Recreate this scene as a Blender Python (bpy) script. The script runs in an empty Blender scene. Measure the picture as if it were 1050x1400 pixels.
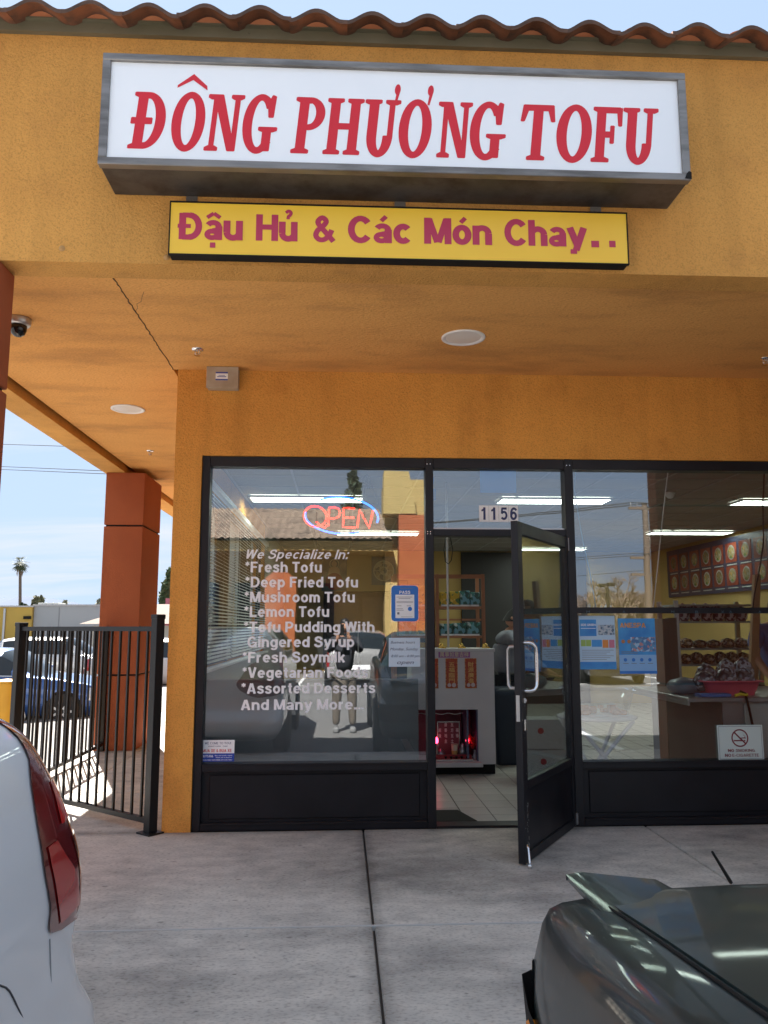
import bpy, math, random
from math import sin, cos, pi, radians, sqrt, atan2
from mathutils import Vector, Matrix
from mathutils.geometry import delaunay_2d_cdt
random.seed(7)
S = bpy.context.scene
COL = S.collection

# ------------------------------------------------------------------ camera
FPX, PITCH, YAW, ROLL = 1101.4, radians(8.13), radians(2.99), radians(-0.06)
CAM = Vector((0, -6.09, 1.445))
fwd = Vector((sin(YAW)*cos(PITCH), cos(YAW)*cos(PITCH), sin(PITCH)))
rgt = Vector((cos(YAW), -sin(YAW), 0)); upv = rgt.cross(fwd)
r2 = cos(ROLL)*rgt + sin(ROLL)*upv; u2 = -sin(ROLL)*rgt + cos(ROLL)*upv
cd = bpy.data.cameras.new('camera'); cam = bpy.data.objects.new('camera', cd); COL.objects.link(cam)
m = Matrix((r2, u2, -fwd)).transposed().to_4x4(); m.translation = CAM
cam.matrix_world = m
cd.sensor_fit = 'HORIZONTAL'; cd.sensor_width = 36; cd.lens = 36*FPX/1050
cd.clip_start = 0.02; cd.clip_end = 6000
S.camera = cam

def ray(a, b): return fwd + r2*((a-525)/FPX) + u2*((700-b)/FPX)
def aty(a, b, y):                      # point of a photo pixel on the plane Y=y
    d = ray(a, b); return CAM + d*((y-CAM.y)/d.y)
def atz(a, b, z):
    d = ray(a, b); return CAM + d*((z-CAM.z)/d.z)
def atx(a, b, x):
    d = ray(a, b); return CAM + d*((x-CAM.x)/d.x)

# ------------------------------------------------------------------ sky, sun, exposure
SUN = Vector((-0.345, 0.94, 1.24)).normalized()
SEL = math.asin(SUN.z); SROT = atan2(SUN.x, SUN.y)
W = bpy.data.worlds.new('World'); S.world = W; W.use_nodes = True
nt = W.node_tree; N = nt.nodes; Lk = nt.links
bg = N['Background']
sky = N.new('ShaderNodeTexSky'); sky.sky_type = 'NISHITA'; sky.sun_disc = False
sky.sun_elevation = SEL; sky.sun_rotation = SROT; sky.altitude = 20
sky.air_density = 1.0; sky.dust_density = .5; sky.ozone_density = 1.6
tc = N.new('ShaderNodeTexCoord')
sep = N.new('ShaderNodeSeparateXYZ'); Lk.new(tc.outputs['Generated'], sep.inputs[0])
# project the direction on a high flat layer so that the wisps lie down towards the horizon
mx = N.new('ShaderNodeMath'); mx.operation = 'MAXIMUM'; mx.inputs[1].default_value = 0.03; Lk.new(sep.outputs[2], mx.inputs[0])
ad = N.new('ShaderNodeMath'); ad.operation = 'ADD'; ad.inputs[1].default_value = 0.12; Lk.new(mx.outputs[0], ad.inputs[0])
dv = N.new('ShaderNodeVectorMath'); dv.operation = 'DIVIDE'
cb = N.new('ShaderNodeCombineXYZ')
for i in range(3): Lk.new(ad.outputs[0], cb.inputs[i])
Lk.new(tc.outputs['Generated'], dv.inputs[0]); Lk.new(cb.outputs[0], dv.inputs[1])
mp = N.new('ShaderNodeMapping'); mp.inputs['Scale'].default_value = (0.55, 1.7, 1); mp.inputs['Rotation'].default_value = (0, 0, 0.5)
mp.inputs['Location'].default_value = (2.3, 0.7, 0)
Lk.new(dv.outputs[0], mp.inputs[0])
nz = N.new('ShaderNodeTexNoise'); nz.inputs['Scale'].default_value = 0.9; nz.inputs['Detail'].default_value = 9; nz.inputs['Roughness'].default_value = 0.55; nz.inputs['Distortion'].default_value = 0.5
Lk.new(mp.outputs[0], nz.inputs['Vector'])
rp = N.new('ShaderNodeValToRGB'); rp.color_ramp.elements[0].position = 0.45; rp.color_ramp.elements[1].position = 0.68
rp.color_ramp.elements[1].color = (.9, .9, .9, 1)
Lk.new(nz.outputs['Fac'], rp.inputs[0])
# soft brightness cap flattens the sky: bright parts roll off softly
hz = N.new('ShaderNodeVectorMath'); hz.operation = 'DIVIDE'; hz.inputs[1].default_value = (.88/2.6, 1.14/2.6, 1.56/2.6)
h1 = N.new('ShaderNodeVectorMath'); h1.operation = 'ADD'; h1.inputs[1].default_value = (1, 1, 1)
h2 = N.new('ShaderNodeVectorMath'); h2.operation = 'DIVIDE'
Lk.new(sky.outputs[0], hz.inputs[0]); Lk.new(hz.outputs[0], h1.inputs[0]); Lk.new(sky.outputs[0], h2.inputs[0]); Lk.new(h1.outputs[0], h2.inputs[1])
h3 = N.new('ShaderNodeVectorMath'); h3.operation = 'SCALE'; h3.inputs['Scale'].default_value = 2.6; Lk.new(h2.outputs[0], h3.inputs[0]); mixc2 = N.new('ShaderNodeMixRGB'); Lk.new(rp.outputs[0], mixc2.inputs[0]); Lk.new(h3.outputs[0], mixc2.inputs[1]); mixc2.inputs[2].default_value = (1.15, 1.22, 1.33, 1); Lk.new(mixc2.outputs[0], bg.inputs[0]); bg.inputs[1].default_value = 0.15
sd = bpy.data.lights.new('sun', 'SUN'); so = bpy.data.objects.new('sun', sd); COL.objects.link(so)
sd.energy = 5.0; sd.angle = radians(0.53); sd.color = (1, .94, .86)
so.rotation_euler = (-SUN).to_track_quat('-Z', 'Y').to_euler(); so.location = (0, 0, 30)
S.view_settings.view_transform = 'Standard'; S.view_settings.look = 'None'
S.view_settings.exposure = 2.33; S.view_settings.gamma = 1; S.view_settings.use_curve_mapping = False

# ------------------------------------------------------------------ mesh helpers
class MB:
    def __init__(s): s.v = []; s.f = []; s.sm = []
    def add(s, vs, fs, smooth=False):
        n = len(s.v); s.v += [tuple(v) for v in vs]
        for f in fs: s.f.append([n+i for i in f]); s.sm.append(smooth)
        return s
    def box(s, x0, x1, y0, y1, z0, z1, b=0):
        if x1 < x0: x0, x1 = x1, x0
        if y1 < y0: y0, y1 = y1, y0
        if z1 < z0: z0, z1 = z1, z0
        b = min(b, (x1-x0)*.45, (y1-y0)*.45, (z1-z0)*.45)
        if b <= 0:
            vs = [(x, y, z) for z in (z0, z1) for y in (y0, y1) for x in (x0, x1)]
            return s.add(vs, [(0, 2, 3, 1), (4, 5, 7, 6), (0, 1, 5, 4), (2, 6, 7, 3), (0, 4, 6, 2), (1, 3, 7, 5)])
        vs = []; idx = {}
        for kx, (cx, dx) in enumerate(((x0, 1), (x1, -1))):
            for ky, (cy, dy) in enumerate(((y0, 1), (y1, -1))):
                for kz, (cz, dz) in enumerate(((z0, 1), (z1, -1))):
                    for ax in range(3):
                        p = [cx+dx*b, cy+dy*b, cz+dz*b]; p[ax] = (cx, cy, cz)[ax]
                        idx[kx, ky, kz, ax] = len(vs); vs.append(p)
        I = lambda *k: idx[k]; fs = []
        for ax in range(3):
            o = [i for i in range(3) if i != ax]
            for e in (0, 1):
                q = []
                for (a, c) in ((0, 0), (1, 0), (1, 1), (0, 1)):
                    k = [0, 0, 0]; k[ax] = e; k[o[0]] = a; k[o[1]] = c; q.append(I(*k, ax))
                if (e == 1) == (ax == 1): q.reverse()
                fs.append(q)
        for ax in range(3):
            o = [i for i in range(3) if i != ax]
            for a in (0, 1):
                for c in (0, 1):
                    k = [0, 0, 0]; k[o[0]] = a; k[o[1]] = c; k2 = list(k); k2[ax] = 1
                    q = [I(*k, o[0]), I(*k2, o[0]), I(*k2, o[1]), I(*k, o[1])]
                    fs.append(q)
        for kx in (0, 1):
            for ky in (0, 1):
                for kz in (0, 1): fs.append([I(kx, ky, kz, 0), I(kx, ky, kz, 1), I(kx, ky, kz, 2)])
        return s.add(vs, fs)
    def bar(s, p, q, w, h=None, up=(0, 0, 1)):
        h = h or w; p = Vector(p); q = Vector(q); d = (q-p).normalized(); up = Vector(up)
        if abs(d.dot(up)) > .99: up = Vector((0, 1, 0))
        a = d.cross(up).normalized()*(w/2); b = a.cross(d).normalized()*(h/2)
        vs = [e+i*a+j*b for e in (p, q) for (i, j) in ((-1, -1), (1, -1), (1, 1), (-1, 1))]
        return s.add(vs, [(3, 2, 1, 0), (4, 5, 6, 7), (0, 1, 5, 4), (1, 2, 6, 5), (2, 3, 7, 6), (3, 0, 4, 7)])
    def tube(s, pts, r, n=8, cap=True, closed=False):
        pts = [Vector(p) for p in pts]; rs = r if isinstance(r, (list, tuple)) else [r]*len(pts)
        rings = []; prev = None; k = len(pts)
        for i, p in enumerate(pts):
            if closed: d = pts[(i+1) % k]-pts[i-1]
            else: d = pts[min(i+1, k-1)]-pts[max(i-1, 0)]
            d.normalize()
            if prev is None:
                a = d.orthogonal().normalized()
            else:
                a = (prev-d*prev.dot(d)); a = a.normalized() if a.length > 1e-6 else d.orthogonal().normalized()
            prev = a; b = d.cross(a)
            rings.append([p+(a*cos(2*pi*j/n)+b*sin(2*pi*j/n))*rs[i] for j in range(n)])
        vs = [v for rg in rings for v in rg]; fs = []
        for i in range(k if closed else k-1):
            i2 = (i+1) % k
            for j in range(n):
                j2 = (j+1) % n; fs.append((i*n+j, i*n+j2, i2*n+j2, i2*n+j))
        s.add(vs, fs, True)
        if cap and not closed:
            s.add(rings[0], [tuple(range(n))[::-1]]); s.add(rings[-1], [tuple(range(n))])
        return s
    def lathe(s, c, prof, n=20, axis='z', smooth=True):
        vs = []; fs = []; c = Vector(c)
        for (r, h) in prof:
            for j in range(n):
                a = 2*pi*j/n
                if axis == 'z': p = (r*cos(a), r*sin(a), h)
                elif axis == 'y': p = (r*cos(a), h, r*sin(a))
                else: p = (h, r*cos(a), r*sin(a))
                vs.append(c+Vector(p))
        for i in range(len(prof)-1):
            for j in range(n):
                j2 = (j+1) % n; fs.append((i*n+j, i*n+j2, (i+1)*n+j2, (i+1)*n+j))
        s.add(vs, fs, smooth)
        for i, rev in ((0, True), (len(prof)-1, False)):
            if prof[i][0] > 1e-5:
                q = vs[i*n:(i+1)*n]; s.add(q, [tuple(range(n))[::-1 if rev else 1]])
        return s
    def prism(s, pts, axis, a, b):
        # pts: 2-D outline; extruded along axis from a to b
        def P(u, v, t): return {'x': (t, u, v), 'y': (u, t, v), 'z': (u, v, t)}[axis]
        n = len(pts); vs = [P(u, v, a) for u, v in pts]+[P(u, v, b) for u, v in pts]
        fs = [tuple(range(n))[::-1], tuple(range(n, 2*n))]+[(i, (i+1) % n, n+(i+1) % n, n+i) for i in range(n)]
        return s.add(vs, fs)
    def grid(s, rows, smooth=True, close=False):
        n = len(rows[0]); vs = [p for r in rows for p in r]; fs = []
        for i in range(len(rows)-1):
            for j in range(n if close else n-1):
                j2 = (j+1) % n; fs.append((i*n+j, i*n+j2, (i+1)*n+j2, (i+1)*n+j))
        return s.add(vs, fs, smooth)
    def quad(s, *p): return s.add(p, [tuple(range(len(p)))])
    def mesh(s, name, mat, off=None):
        me = bpy.data.meshes.new(name)
        vs = s.v if off is None else [(x-off[0], y-off[1], z-off[2]) for x, y, z in s.v]
        me.from_pydata(vs, [], s.f); me.polygons.foreach_set('use_smooth', s.sm)
        me.materials.append(mat); me.update(); return me

ORG = {}
def tag(o, label=None, cat=None, group=None, kind=None):
    if label: o['label'] = label
    if cat: o['category'] = cat
    if group: o['group'] = group
    if kind: o['kind'] = kind
    return o
def thing(name, loc, label, cat, group=None):
    o = bpy.data.objects.new(name, None); COL.objects.link(o); o.location = loc; o.empty_display_size = .1
    ORG[o.name] = Vector(loc); return tag(o, label, cat, group)
def part(name, mb, mat, parent, label=None, kind=None):
    off = ORG[parent.name]; o = bpy.data.objects.new(name, mb.mesh(name, mat, off)); COL.objects.link(o)
    o.parent = parent; ORG[o.name] = off
    return tag(o, label, None, None, kind)
def solo(name, mb, mat, label=None, cat=None, group=None, kind=None, loc=None):
    if loc is None:
        n = len(mb.v); loc = (sum(v[0] for v in mb.v)/n, sum(v[1] for v in mb.v)/n, min(v[2] for v in mb.v))
        if kind in ('structure', 'stuff'): loc = (0, 0, 0)
    o = bpy.data.objects.new(name, mb.mesh(name, mat, loc)); COL.objects.link(o); o.location = loc
    ORG[o.name] = Vector(loc); return tag(o, label, cat, group, kind)
def struct(name, mb, mat): return solo(name, mb, mat, kind='structure')
def fix(o):                            # consistent outward normals
    import bmesh
    b = bmesh.new(); b.from_mesh(o.data); bmesh.ops.recalc_face_normals(b, faces=b.faces); b.to_mesh(o.data); b.free(); return o
def copy_tree(o, parent=None):
    c = o.copy(); COL.objects.link(c)
    if parent: c.parent = parent
    for ch in list(o.children): copy_tree(ch, c)
    return c
def link_copy(o, name, parent, loc, rot=None):
    c = o.copy(); COL.objects.link(c); c.parent = parent; c.location = loc
    if rot: c.rotation_euler = rot
    return c

# ------------------------------------------------------------------ materials
MATS = {}
def mat(name, col, rough=.6, metal=0, col2=None, scale=5, det=6, lo=.35, hi=.7, bump=0, bscale=80, bdist=.004,
        spec=.5, coat=0, emit=None, est=0, alpha=None, vec=(1, 1, 1), dirt=None, dscale=1.5, dlo=.5, dhi=.75, voro=False, rvar=0, speck=0, sscale=120, spots=0, rand=0, streak=0, grime=False):
    if name in MATS: return MATS[name]
    M = bpy.data.materials.new(name); M.use_nodes = True; t = M.node_tree; n = t.nodes; l = t.links
    b = n['Principled BSDF']; MATS[name] = M
    b.inputs['Base Color'].default_value = (*col, 1); b.inputs['Roughness'].default_value = rough; b.inputs['Metallic'].default_value = metal
    b.inputs['Specular IOR Level'].default_value = spec
    if coat: b.inputs['Coat Weight'].default_value = coat; b.inputs['Coat Roughness'].default_value = .04
    if emit: b.inputs['Emission Color'].default_value = (*emit, 1); b.inputs['Emission Strength'].default_value = est
    if alpha is not None: b.inputs['Alpha'].default_value = alpha
    c = n.new('ShaderNodeTexCoord'); mpn = n.new('ShaderNodeMapping'); mpn.inputs['Scale'].default_value = vec; l.new(c.outputs['Object'], mpn.inputs[0])
    last = None
    if col2:
        if voro:
            z = n.new('ShaderNodeTexVoronoi'); z.inputs['Scale'].default_value = scale; l.new(mpn.outputs[0], z.inputs['Vector'])
            r0 = n.new('ShaderNodeSeparateColor'); l.new(z.outputs['Color'], r0.inputs[0]); src = r0.outputs[0]
        else:
            z = n.new('ShaderNodeTexNoise'); z.inputs['Scale'].default_value = scale; z.inputs['Detail'].default_value = det
            l.new(mpn.outputs[0], z.inputs['Vector']); src = z.outputs['Fac']
        r = n.new('ShaderNodeValToRGB'); r.color_ramp.elements[0].position = lo; r.color_ramp.elements[1].position = hi
        r.color_ramp.elements[0].color = (*col, 1)
        if isinstance(col2, list):
            r.color_ramp.elements[1].color = (*col2[-1], 1)
            k = len(col2)
            for i, cc in enumerate(col2[:-1]):
                e = r.color_ramp.elements.new(lo+(hi-lo)*(i+1)/k); e.color = (*cc, 1)
            if voro: r.color_ramp.interpolation = 'CONSTANT'
        else: r.color_ramp.elements[1].color = (*col2, 1)
        l.new(src, r.inputs[0]); last = r.outputs[0]
    if dirt:
        z2 = n.new('ShaderNodeTexNoise'); z2.inputs['Scale'].default_value = dscale; z2.inputs['Detail'].default_value = 8; z2.inputs['Roughness'].default_value = .65
        l.new(mpn.outputs[0], z2.inputs['Vector'])
        r2n = n.new('ShaderNodeValToRGB'); r2n.color_ramp.elements[0].position = dlo; r2n.color_ramp.elements[1].position = dhi
        l.new(z2.outputs['Fac'], r2n.inputs[0])
        mm = n.new('ShaderNodeMixRGB'); l.new(r2n.outputs[0], mm.inputs[0])
        if last: l.new(last, mm.inputs[1])
        else: mm.inputs[1].default_value = (*col, 1)
        mm.inputs[2].default_value = (*dirt, 1); last = mm.outputs[0]
    if speck:
        z5 = n.new('ShaderNodeTexNoise'); z5.inputs['Scale'].default_value = sscale; z5.inputs['Detail'].default_value = 3; l.new(mpn.outputs[0], z5.inputs['Vector'])
        r5 = n.new('ShaderNodeMapRange'); r5.inputs['From Min'].default_value = .32; r5.inputs['From Max'].default_value = .5; r5.inputs['To Min'].default_value = 1-speck; r5.inputs['To Max'].default_value = 1.0
        l.new(z5.outputs['Fac'], r5.inputs[0]); m5 = n.new('ShaderNodeVectorMath'); m5.operation = 'SCALE'; l.new(r5.outputs[0], m5.inputs['Scale'])
        if last: l.new(last, m5.inputs[0])
        else: m5.inputs[0].default_value = col
        last = m5.outputs[0]
    def scl(last, sock):
        m6 = n.new('ShaderNodeVectorMath'); m6.operation = 'SCALE'; l.new(sock, m6.inputs['Scale'])
        if last: l.new(last, m6.inputs[0])
        else: m6.inputs[0].default_value = col
        return m6.outputs[0]
    if spots:
        for sc_, th_ in ((4.5, .075), (11, .10)):
            vz = n.new('ShaderNodeTexVoronoi'); vz.inputs['Scale'].default_value = sc_; l.new(mpn.outputs[0], vz.inputs['Vector'])
            r7 = n.new('ShaderNodeMapRange'); r7.inputs['From Min'].default_value = th_*.55; r7.inputs['From Max'].default_value = th_; r7.inputs['To Min'].default_value = 1-spots; l.new(vz.outputs['Distance'], r7.inputs[0]); last = scl(last, r7.outputs[0])
    if streak:
        ms = n.new('ShaderNodeMapping'); ms.inputs['Scale'].default_value = (7, 7, .45); l.new(c.outputs['Object'], ms.inputs[0])
        zs = n.new('ShaderNodeTexNoise'); zs.inputs['Scale'].default_value = 1; zs.inputs['Detail'].default_value = 6; l.new(ms.outputs[0], zs.inputs['Vector'])
        rs = n.new('ShaderNodeMapRange'); rs.inputs['From Min'].default_value = .5; rs.inputs['From Max'].default_value = .75; rs.inputs['To Min'].default_value = 1; rs.inputs['To Max'].default_value = 1-streak; l.new(zs.outputs['Fac'], rs.inputs[0]); last = scl(last, rs.outputs[0])
        zp = n.new('ShaderNodeTexNoise'); zp.inputs['Scale'].default_value = .9; zp.inputs['Detail'].default_value = 3; l.new(c.outputs['Object'], zp.inputs['Vector'])
        rq = n.new('ShaderNodeMapRange'); rq.inputs['From Min'].default_value = .3; rq.inputs['From Max'].default_value = .7; rq.inputs['To Min'].default_value = .9; rq.inputs['To Max'].default_value = 1.1; l.new(zp.outputs['Fac'], rq.inputs[0]); last = scl(last, rq.outputs[0])
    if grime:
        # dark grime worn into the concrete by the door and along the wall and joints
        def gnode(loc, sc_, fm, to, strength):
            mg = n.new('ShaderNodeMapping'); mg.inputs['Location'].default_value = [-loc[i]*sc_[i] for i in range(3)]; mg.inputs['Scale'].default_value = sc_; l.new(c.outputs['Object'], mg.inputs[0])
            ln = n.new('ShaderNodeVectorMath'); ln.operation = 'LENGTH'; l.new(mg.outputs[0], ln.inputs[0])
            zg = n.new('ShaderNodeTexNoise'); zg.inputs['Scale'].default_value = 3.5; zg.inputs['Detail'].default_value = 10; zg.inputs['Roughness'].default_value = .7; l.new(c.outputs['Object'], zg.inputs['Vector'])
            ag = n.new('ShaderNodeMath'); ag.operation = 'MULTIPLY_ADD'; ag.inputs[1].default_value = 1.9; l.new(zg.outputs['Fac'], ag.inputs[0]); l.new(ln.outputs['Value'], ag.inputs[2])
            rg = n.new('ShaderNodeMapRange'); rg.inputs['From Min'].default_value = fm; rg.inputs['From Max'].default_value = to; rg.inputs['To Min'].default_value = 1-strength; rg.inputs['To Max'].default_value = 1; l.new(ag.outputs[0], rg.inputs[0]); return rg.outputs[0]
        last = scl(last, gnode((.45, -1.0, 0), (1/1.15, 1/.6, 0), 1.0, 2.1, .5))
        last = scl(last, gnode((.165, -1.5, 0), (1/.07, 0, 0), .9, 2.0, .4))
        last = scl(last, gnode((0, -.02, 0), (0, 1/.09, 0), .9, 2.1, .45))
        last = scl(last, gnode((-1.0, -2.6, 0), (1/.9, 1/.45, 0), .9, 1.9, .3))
    if rand:
        oi = n.new('ShaderNodeObjectInfo'); r8 = n.new('ShaderNodeMapRange'); r8.inputs['To Min'].default_value = 1-rand; r8.inputs['To Max'].default_value = 1+rand*.6; l.new(oi.outputs['Random'], r8.inputs[0]); last = scl(last, r8.outputs[0])
    if last: l.new(last, b.inputs['Base Color'])
    if rvar:
        z4 = n.new('ShaderNodeTexNoise'); z4.inputs['Scale'].default_value = scale*.7; l.new(mpn.outputs[0], z4.inputs['Vector'])
        mr = n.new('ShaderNodeMapRange'); mr.inputs['To Min'].default_value = rough-rvar; mr.inputs['To Max'].default_value = rough+rvar
        l.new(z4.outputs['Fac'], mr.inputs[0]); l.new(mr.outputs[0], b.inputs['Roughness'])
    if bump:
        z3 = n.new('ShaderNodeTexNoise'); z3.inputs['Scale'].default_value = bscale; z3.inputs['Detail'].default_value = 5; z3.inputs['Roughness'].default_value = .6
        l.new(mpn.outputs[0], z3.inputs['Vector'])
        bn = n.new('ShaderNodeBump'); bn.inputs['Strength'].default_value = bump; bn.inputs['Distance'].default_value = bdist
        l.new(z3.outputs['Fac'], bn.inputs['Height']); l.new(bn.outputs[0], b.inputs['Normal'])
    return M
def glass_mat(name, tint, base, k=1.6, rough=0.0):
    M = bpy.data.materials.new(name); M.use_nodes = True; t = M.node_tree; n = t.nodes; l = t.links
    n.remove(n['Principled BSDF']); out = n['Material Output']
    tr = n.new('ShaderNodeBsdfTransparent'); tr.inputs[0].default_value = (*tint, 1)
    gl = n.new('ShaderNodeBsdfGlossy'); gl.inputs['Roughness'].default_value = rough; gl.inputs[0].default_value = (.93, .96, 1, 1)
    lw = n.new('ShaderNodeLayerWeight'); lw.inputs[0].default_value = .5
    pw = n.new('ShaderNodeMath'); pw.operation = 'POWER'; pw.inputs[1].default_value = 5; l.new(lw.outputs['Facing'], pw.inputs[0])
    fr = n.new('ShaderNodeMath'); fr.operation = 'MULTIPLY_ADD'; fr.inputs[1].default_value = .96; fr.inputs[2].default_value = .04; l.new(pw.outputs[0], fr.inputs[0])
    mu = n.new('ShaderNodeMath'); mu.operation = 'MULTIPLY_ADD'; mu.inputs[1].default_value = k; mu.inputs[2].default_value = base; mu.use_clamp = True
    l.new(fr.outputs[0], mu.inputs[0])
    # slightly wavy float glass
    c = n.new('ShaderNodeTexCoord'); z = n.new('ShaderNodeTexNoise'); z.inputs['Scale'].default_value = 2.2; z.inputs['Detail'].default_value = 1
    l.new(c.outputs['Object'], z.inputs['Vector']); bn = n.new('ShaderNodeBump'); bn.inputs['Strength'].default_value = .25; bn.inputs['Distance'].default_value = .0012
    l.new(z.outputs['Fac'], bn.inputs['Height']); l.new(bn.outputs[0], gl.inputs['Normal'])
    mi = n.new('ShaderNodeMixShader'); l.new(mu.outputs[0], mi.inputs[0]); l.new(tr.outputs[0], mi.inputs[1]); l.new(gl.outputs[0], mi.inputs[2])
    l.new(mi.outputs[0], out.inputs[0]); return M
OCHRE = mat('ochre_stucco', (.68, .35, .095), .92, col2=(.63, .31, .08), scale=1.3, bump=1.0, bscale=60, bdist=.011, dirt=(.52, .26, .08), dscale=2.6, dlo=.55, dhi=.86, spec=.2, speck=.22, sscale=110, streak=.13)
OCHRE2 = mat('bounce_warmed_ochre_stucco', (.80, .385, .085), .92, col2=(.73, .34, .075), scale=1.1, bump=1.0, bscale=60, bdist=.011, dirt=(.56, .24, .055), dscale=2.2, dlo=.54, dhi=.86, spec=.2, speck=.22, sscale=110, streak=.13)  # ochre made more orange: warm light bounced between the walls is in the colour
SOFF = mat('soffit_stucco', (.80, .41, .13), .93, col2=(.72, .36, .11), scale=1.6, bump=1.0, bscale=60, bdist=.010, dirt=(.48, .24, .085), dscale=1.6, dlo=.5, dhi=.8, vec=(.6, 1.6, 1), spec=.15, speck=.25, sscale=100)
RUST = mat('rust_stucco', (.37, .105, .042), .85, col2=(.32, .085, .035), scale=2, bump=.6, bscale=70, bdist=.004, spec=.25)
CONC = mat('sidewalk_concrete', (.66, .625, .56), .88, col2=(.52, .495, .45), scale=8, det=15, lo=.3, hi=.7, bump=.7, bscale=120, bdist=.003, dirt=(.22, .21, .20), dscale=1.3, dlo=.48, dhi=.76, spec=.25, speck=.28, sscale=60, spots=.4, rand=.05, grime=True, vec=(.78, 1.28, 1))
JOINT = mat('joint_sand', (.10, .09, .08), .95, bump=.5, bscale=90)
CONC2 = mat('pale_joint', (.52, .51, .49), .9, bump=.5, bscale=120)
ASPH = mat('lot_asphalt', (.17, .165, .16), .9, col2=(.13, .127, .122), scale=.6, bump=.6, bscale=120, bdist=.004)
KERB = mat('kerb_concrete', (.45, .44, .42), .9, bump=.4, bscale=120)
FRAME = mat('dark_bronze_aluminium', (.008, .008, .011), .42, .0, col2=(.012, .012, .016), scale=6, spec=.35, dirt=(.035, .035, .04), dscale=14, dlo=.66, dhi=.8, rvar=.1)
PANEL = mat('black_panel', (.006, .006, .009), .42, 0, spec=.35, col2=(.010, .010, .014), scale=5, dirt=(.03, .03, .034), dscale=9, dlo=.68, dhi=.85, rvar=.12)
FENCE = mat('black_fence_paint', (.006, .006, .007), .45, .0, spec=.35, bump=.2, bscale=60)
SIGNFR = mat('brushed_sign_frame', (.30, .285, .27), .45, .75, col2=(.20, .19, .18), scale=7, vec=(.4, 1, 3), dirt=(.12, .11, .10), dscale=3.5, dlo=.5, dhi=.75)
SIGNW = mat('sign_acrylic_white', (.86, .91, .96), .35, col2=(.82, .88, .94), scale=1.2)
SIGNR = mat('sign_red_vinyl', (.62, .012, .028), .4)
YELL = mat('sign_yellow_acrylic', (.92, .60, .05), .35, col2=(.88, .54, .04), scale=1.6)
MAROON = mat('sign_maroon_vinyl', (.46, .03, .09), .4)
BLK = mat('black_trim', (.010, .010, .010), .7, spec=.2)
DRIP = mat('olive_drip_metal', (.15, .135, .085), .5, .2, col2=(.19, .17, .115), scale=3)
TILE = mat('terracotta_tile', (.30, .115, .055), .9, col2=(.17, .075, .045), scale=4, bump=.7, bscale=60, dirt=(.07, .05, .04), dscale=6, dlo=.45, dhi=.7, rand=.35)
TRIM_ = mat('weathered_tile_rim', (.07, .045, .035), .9, col2=(.13, .075, .055), scale=9, bump=.6, bscale=80)
MORT = mat('mortar_fill', (.58, .22, .10), .95, col2=(.50, .17, .075), scale=6, bump=.8, bscale=60, bdist=.006)
WHITE = mat('white_paint', (.78, .78, .77), .5)
WHITEV = mat('white_vinyl', (.92, .92, .94), .55)
GREYM = mat('grey_metal', (.45, .45, .45), .35, .8)
CHROME = mat('satin_chrome', (.72, .72, .72), .22, 1)
GLASS = glass_mat('window_glass', (.92, .94, .94), .09, 1.2)
DGLASS = glass_mat('door_glass', (.80, .84, .82), .10, 1.3)
CARGL = mat('car_glass', (.015, .02, .024), .05, 0, spec=.5)
BEIGE = mat('interior_yellow_wall', (.52, .36, .13), .8, col2=(.48, .33, .12), scale=2)
SIDEW = mat('interior_green_grey_wall', (.30, .33, .30), .8)
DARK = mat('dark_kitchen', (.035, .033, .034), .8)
CEIL = mat('ceiling_paint', (.26, .24, .22), .9, col2=(.22, .20, .185), scale=2)
WOOD = mat('reddish_wood', (.42, .18, .085), .5, col2=(.30, .12, .055), scale=4, vec=(1, 1, .12), det=8)
CABW = mat('cabinet_white', (.62, .61, .62), .5, col2=(.56, .55, .57), scale=3)
FTILE = mat('floor_tile', (.56, .52, .49), .3, col2=(.46, .43, .41), scale=5, rvar=.08, rand=.06)
GROUT = mat('grout', (.05, .045, .04), .9)
STEEL = mat('stainless', (.50, .50, .49), .35, .9, col2=(.42, .42, .42), scale=6)
PAPER = mat('paper', (.90, .91, .92), .6)
SKIN = mat('skin', (.50, .27, .18), .55, spec=.3)
HAIR = mat('black_hair', (.012, .010, .010), .5, bump=.6, bscale=120)
PLAST = glass_mat('clear_plastic', (.93, .95, .96), .07, 1.2, .06)

# ------------------------------------------------------------------ text
_tc = {}
def text2d(body, bold=.0, res=3, spacing=1.0):
    k = (body, bold, res, spacing)
    if k in _tc: return _tc[k]
    c = bpy.data.curves.new('t', 'FONT'); c.body = body; c.offset = bold; c.resolution_u = res; c.space_character = spacing
    o = bpy.data.objects.new('t', c); COL.objects.link(o); dg = bpy.context.evaluated_depsgraph_get(); dg.update()
    me = bpy.data.meshes.new_from_object(o.evaluated_get(dg))
    vs = [Vector((v.co.x, v.co.y)) for v in me.vertices]; fs = [tuple(p.vertices) for p in me.polygons]
    bpy.data.objects.remove(o); bpy.data.curves.remove(c); bpy.data.meshes.remove(me)
    par = list(range(len(vs)))
    def fnd(i):
        while par[i] != i: par[i] = par[par[i]]; i = par[i]
        return i
    for f in fs:
        for i in f[1:]: par[fnd(i)] = fnd(f[0])
    ids = {}; isl = [ids.setdefault(fnd(i), len(ids)) for i in range(len(vs))]
    _tc[k] = (vs, fs, isl); return _tc[k]
def union2d(vs, fs):
    r = delaunay_2d_cdt(vs, [], fs, 3, 1e-5, True)
    ov, of, orig = r[0], r[2], r[5]
    return ov, [tuple(f) for f, g in zip(of, orig) if g]
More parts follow.
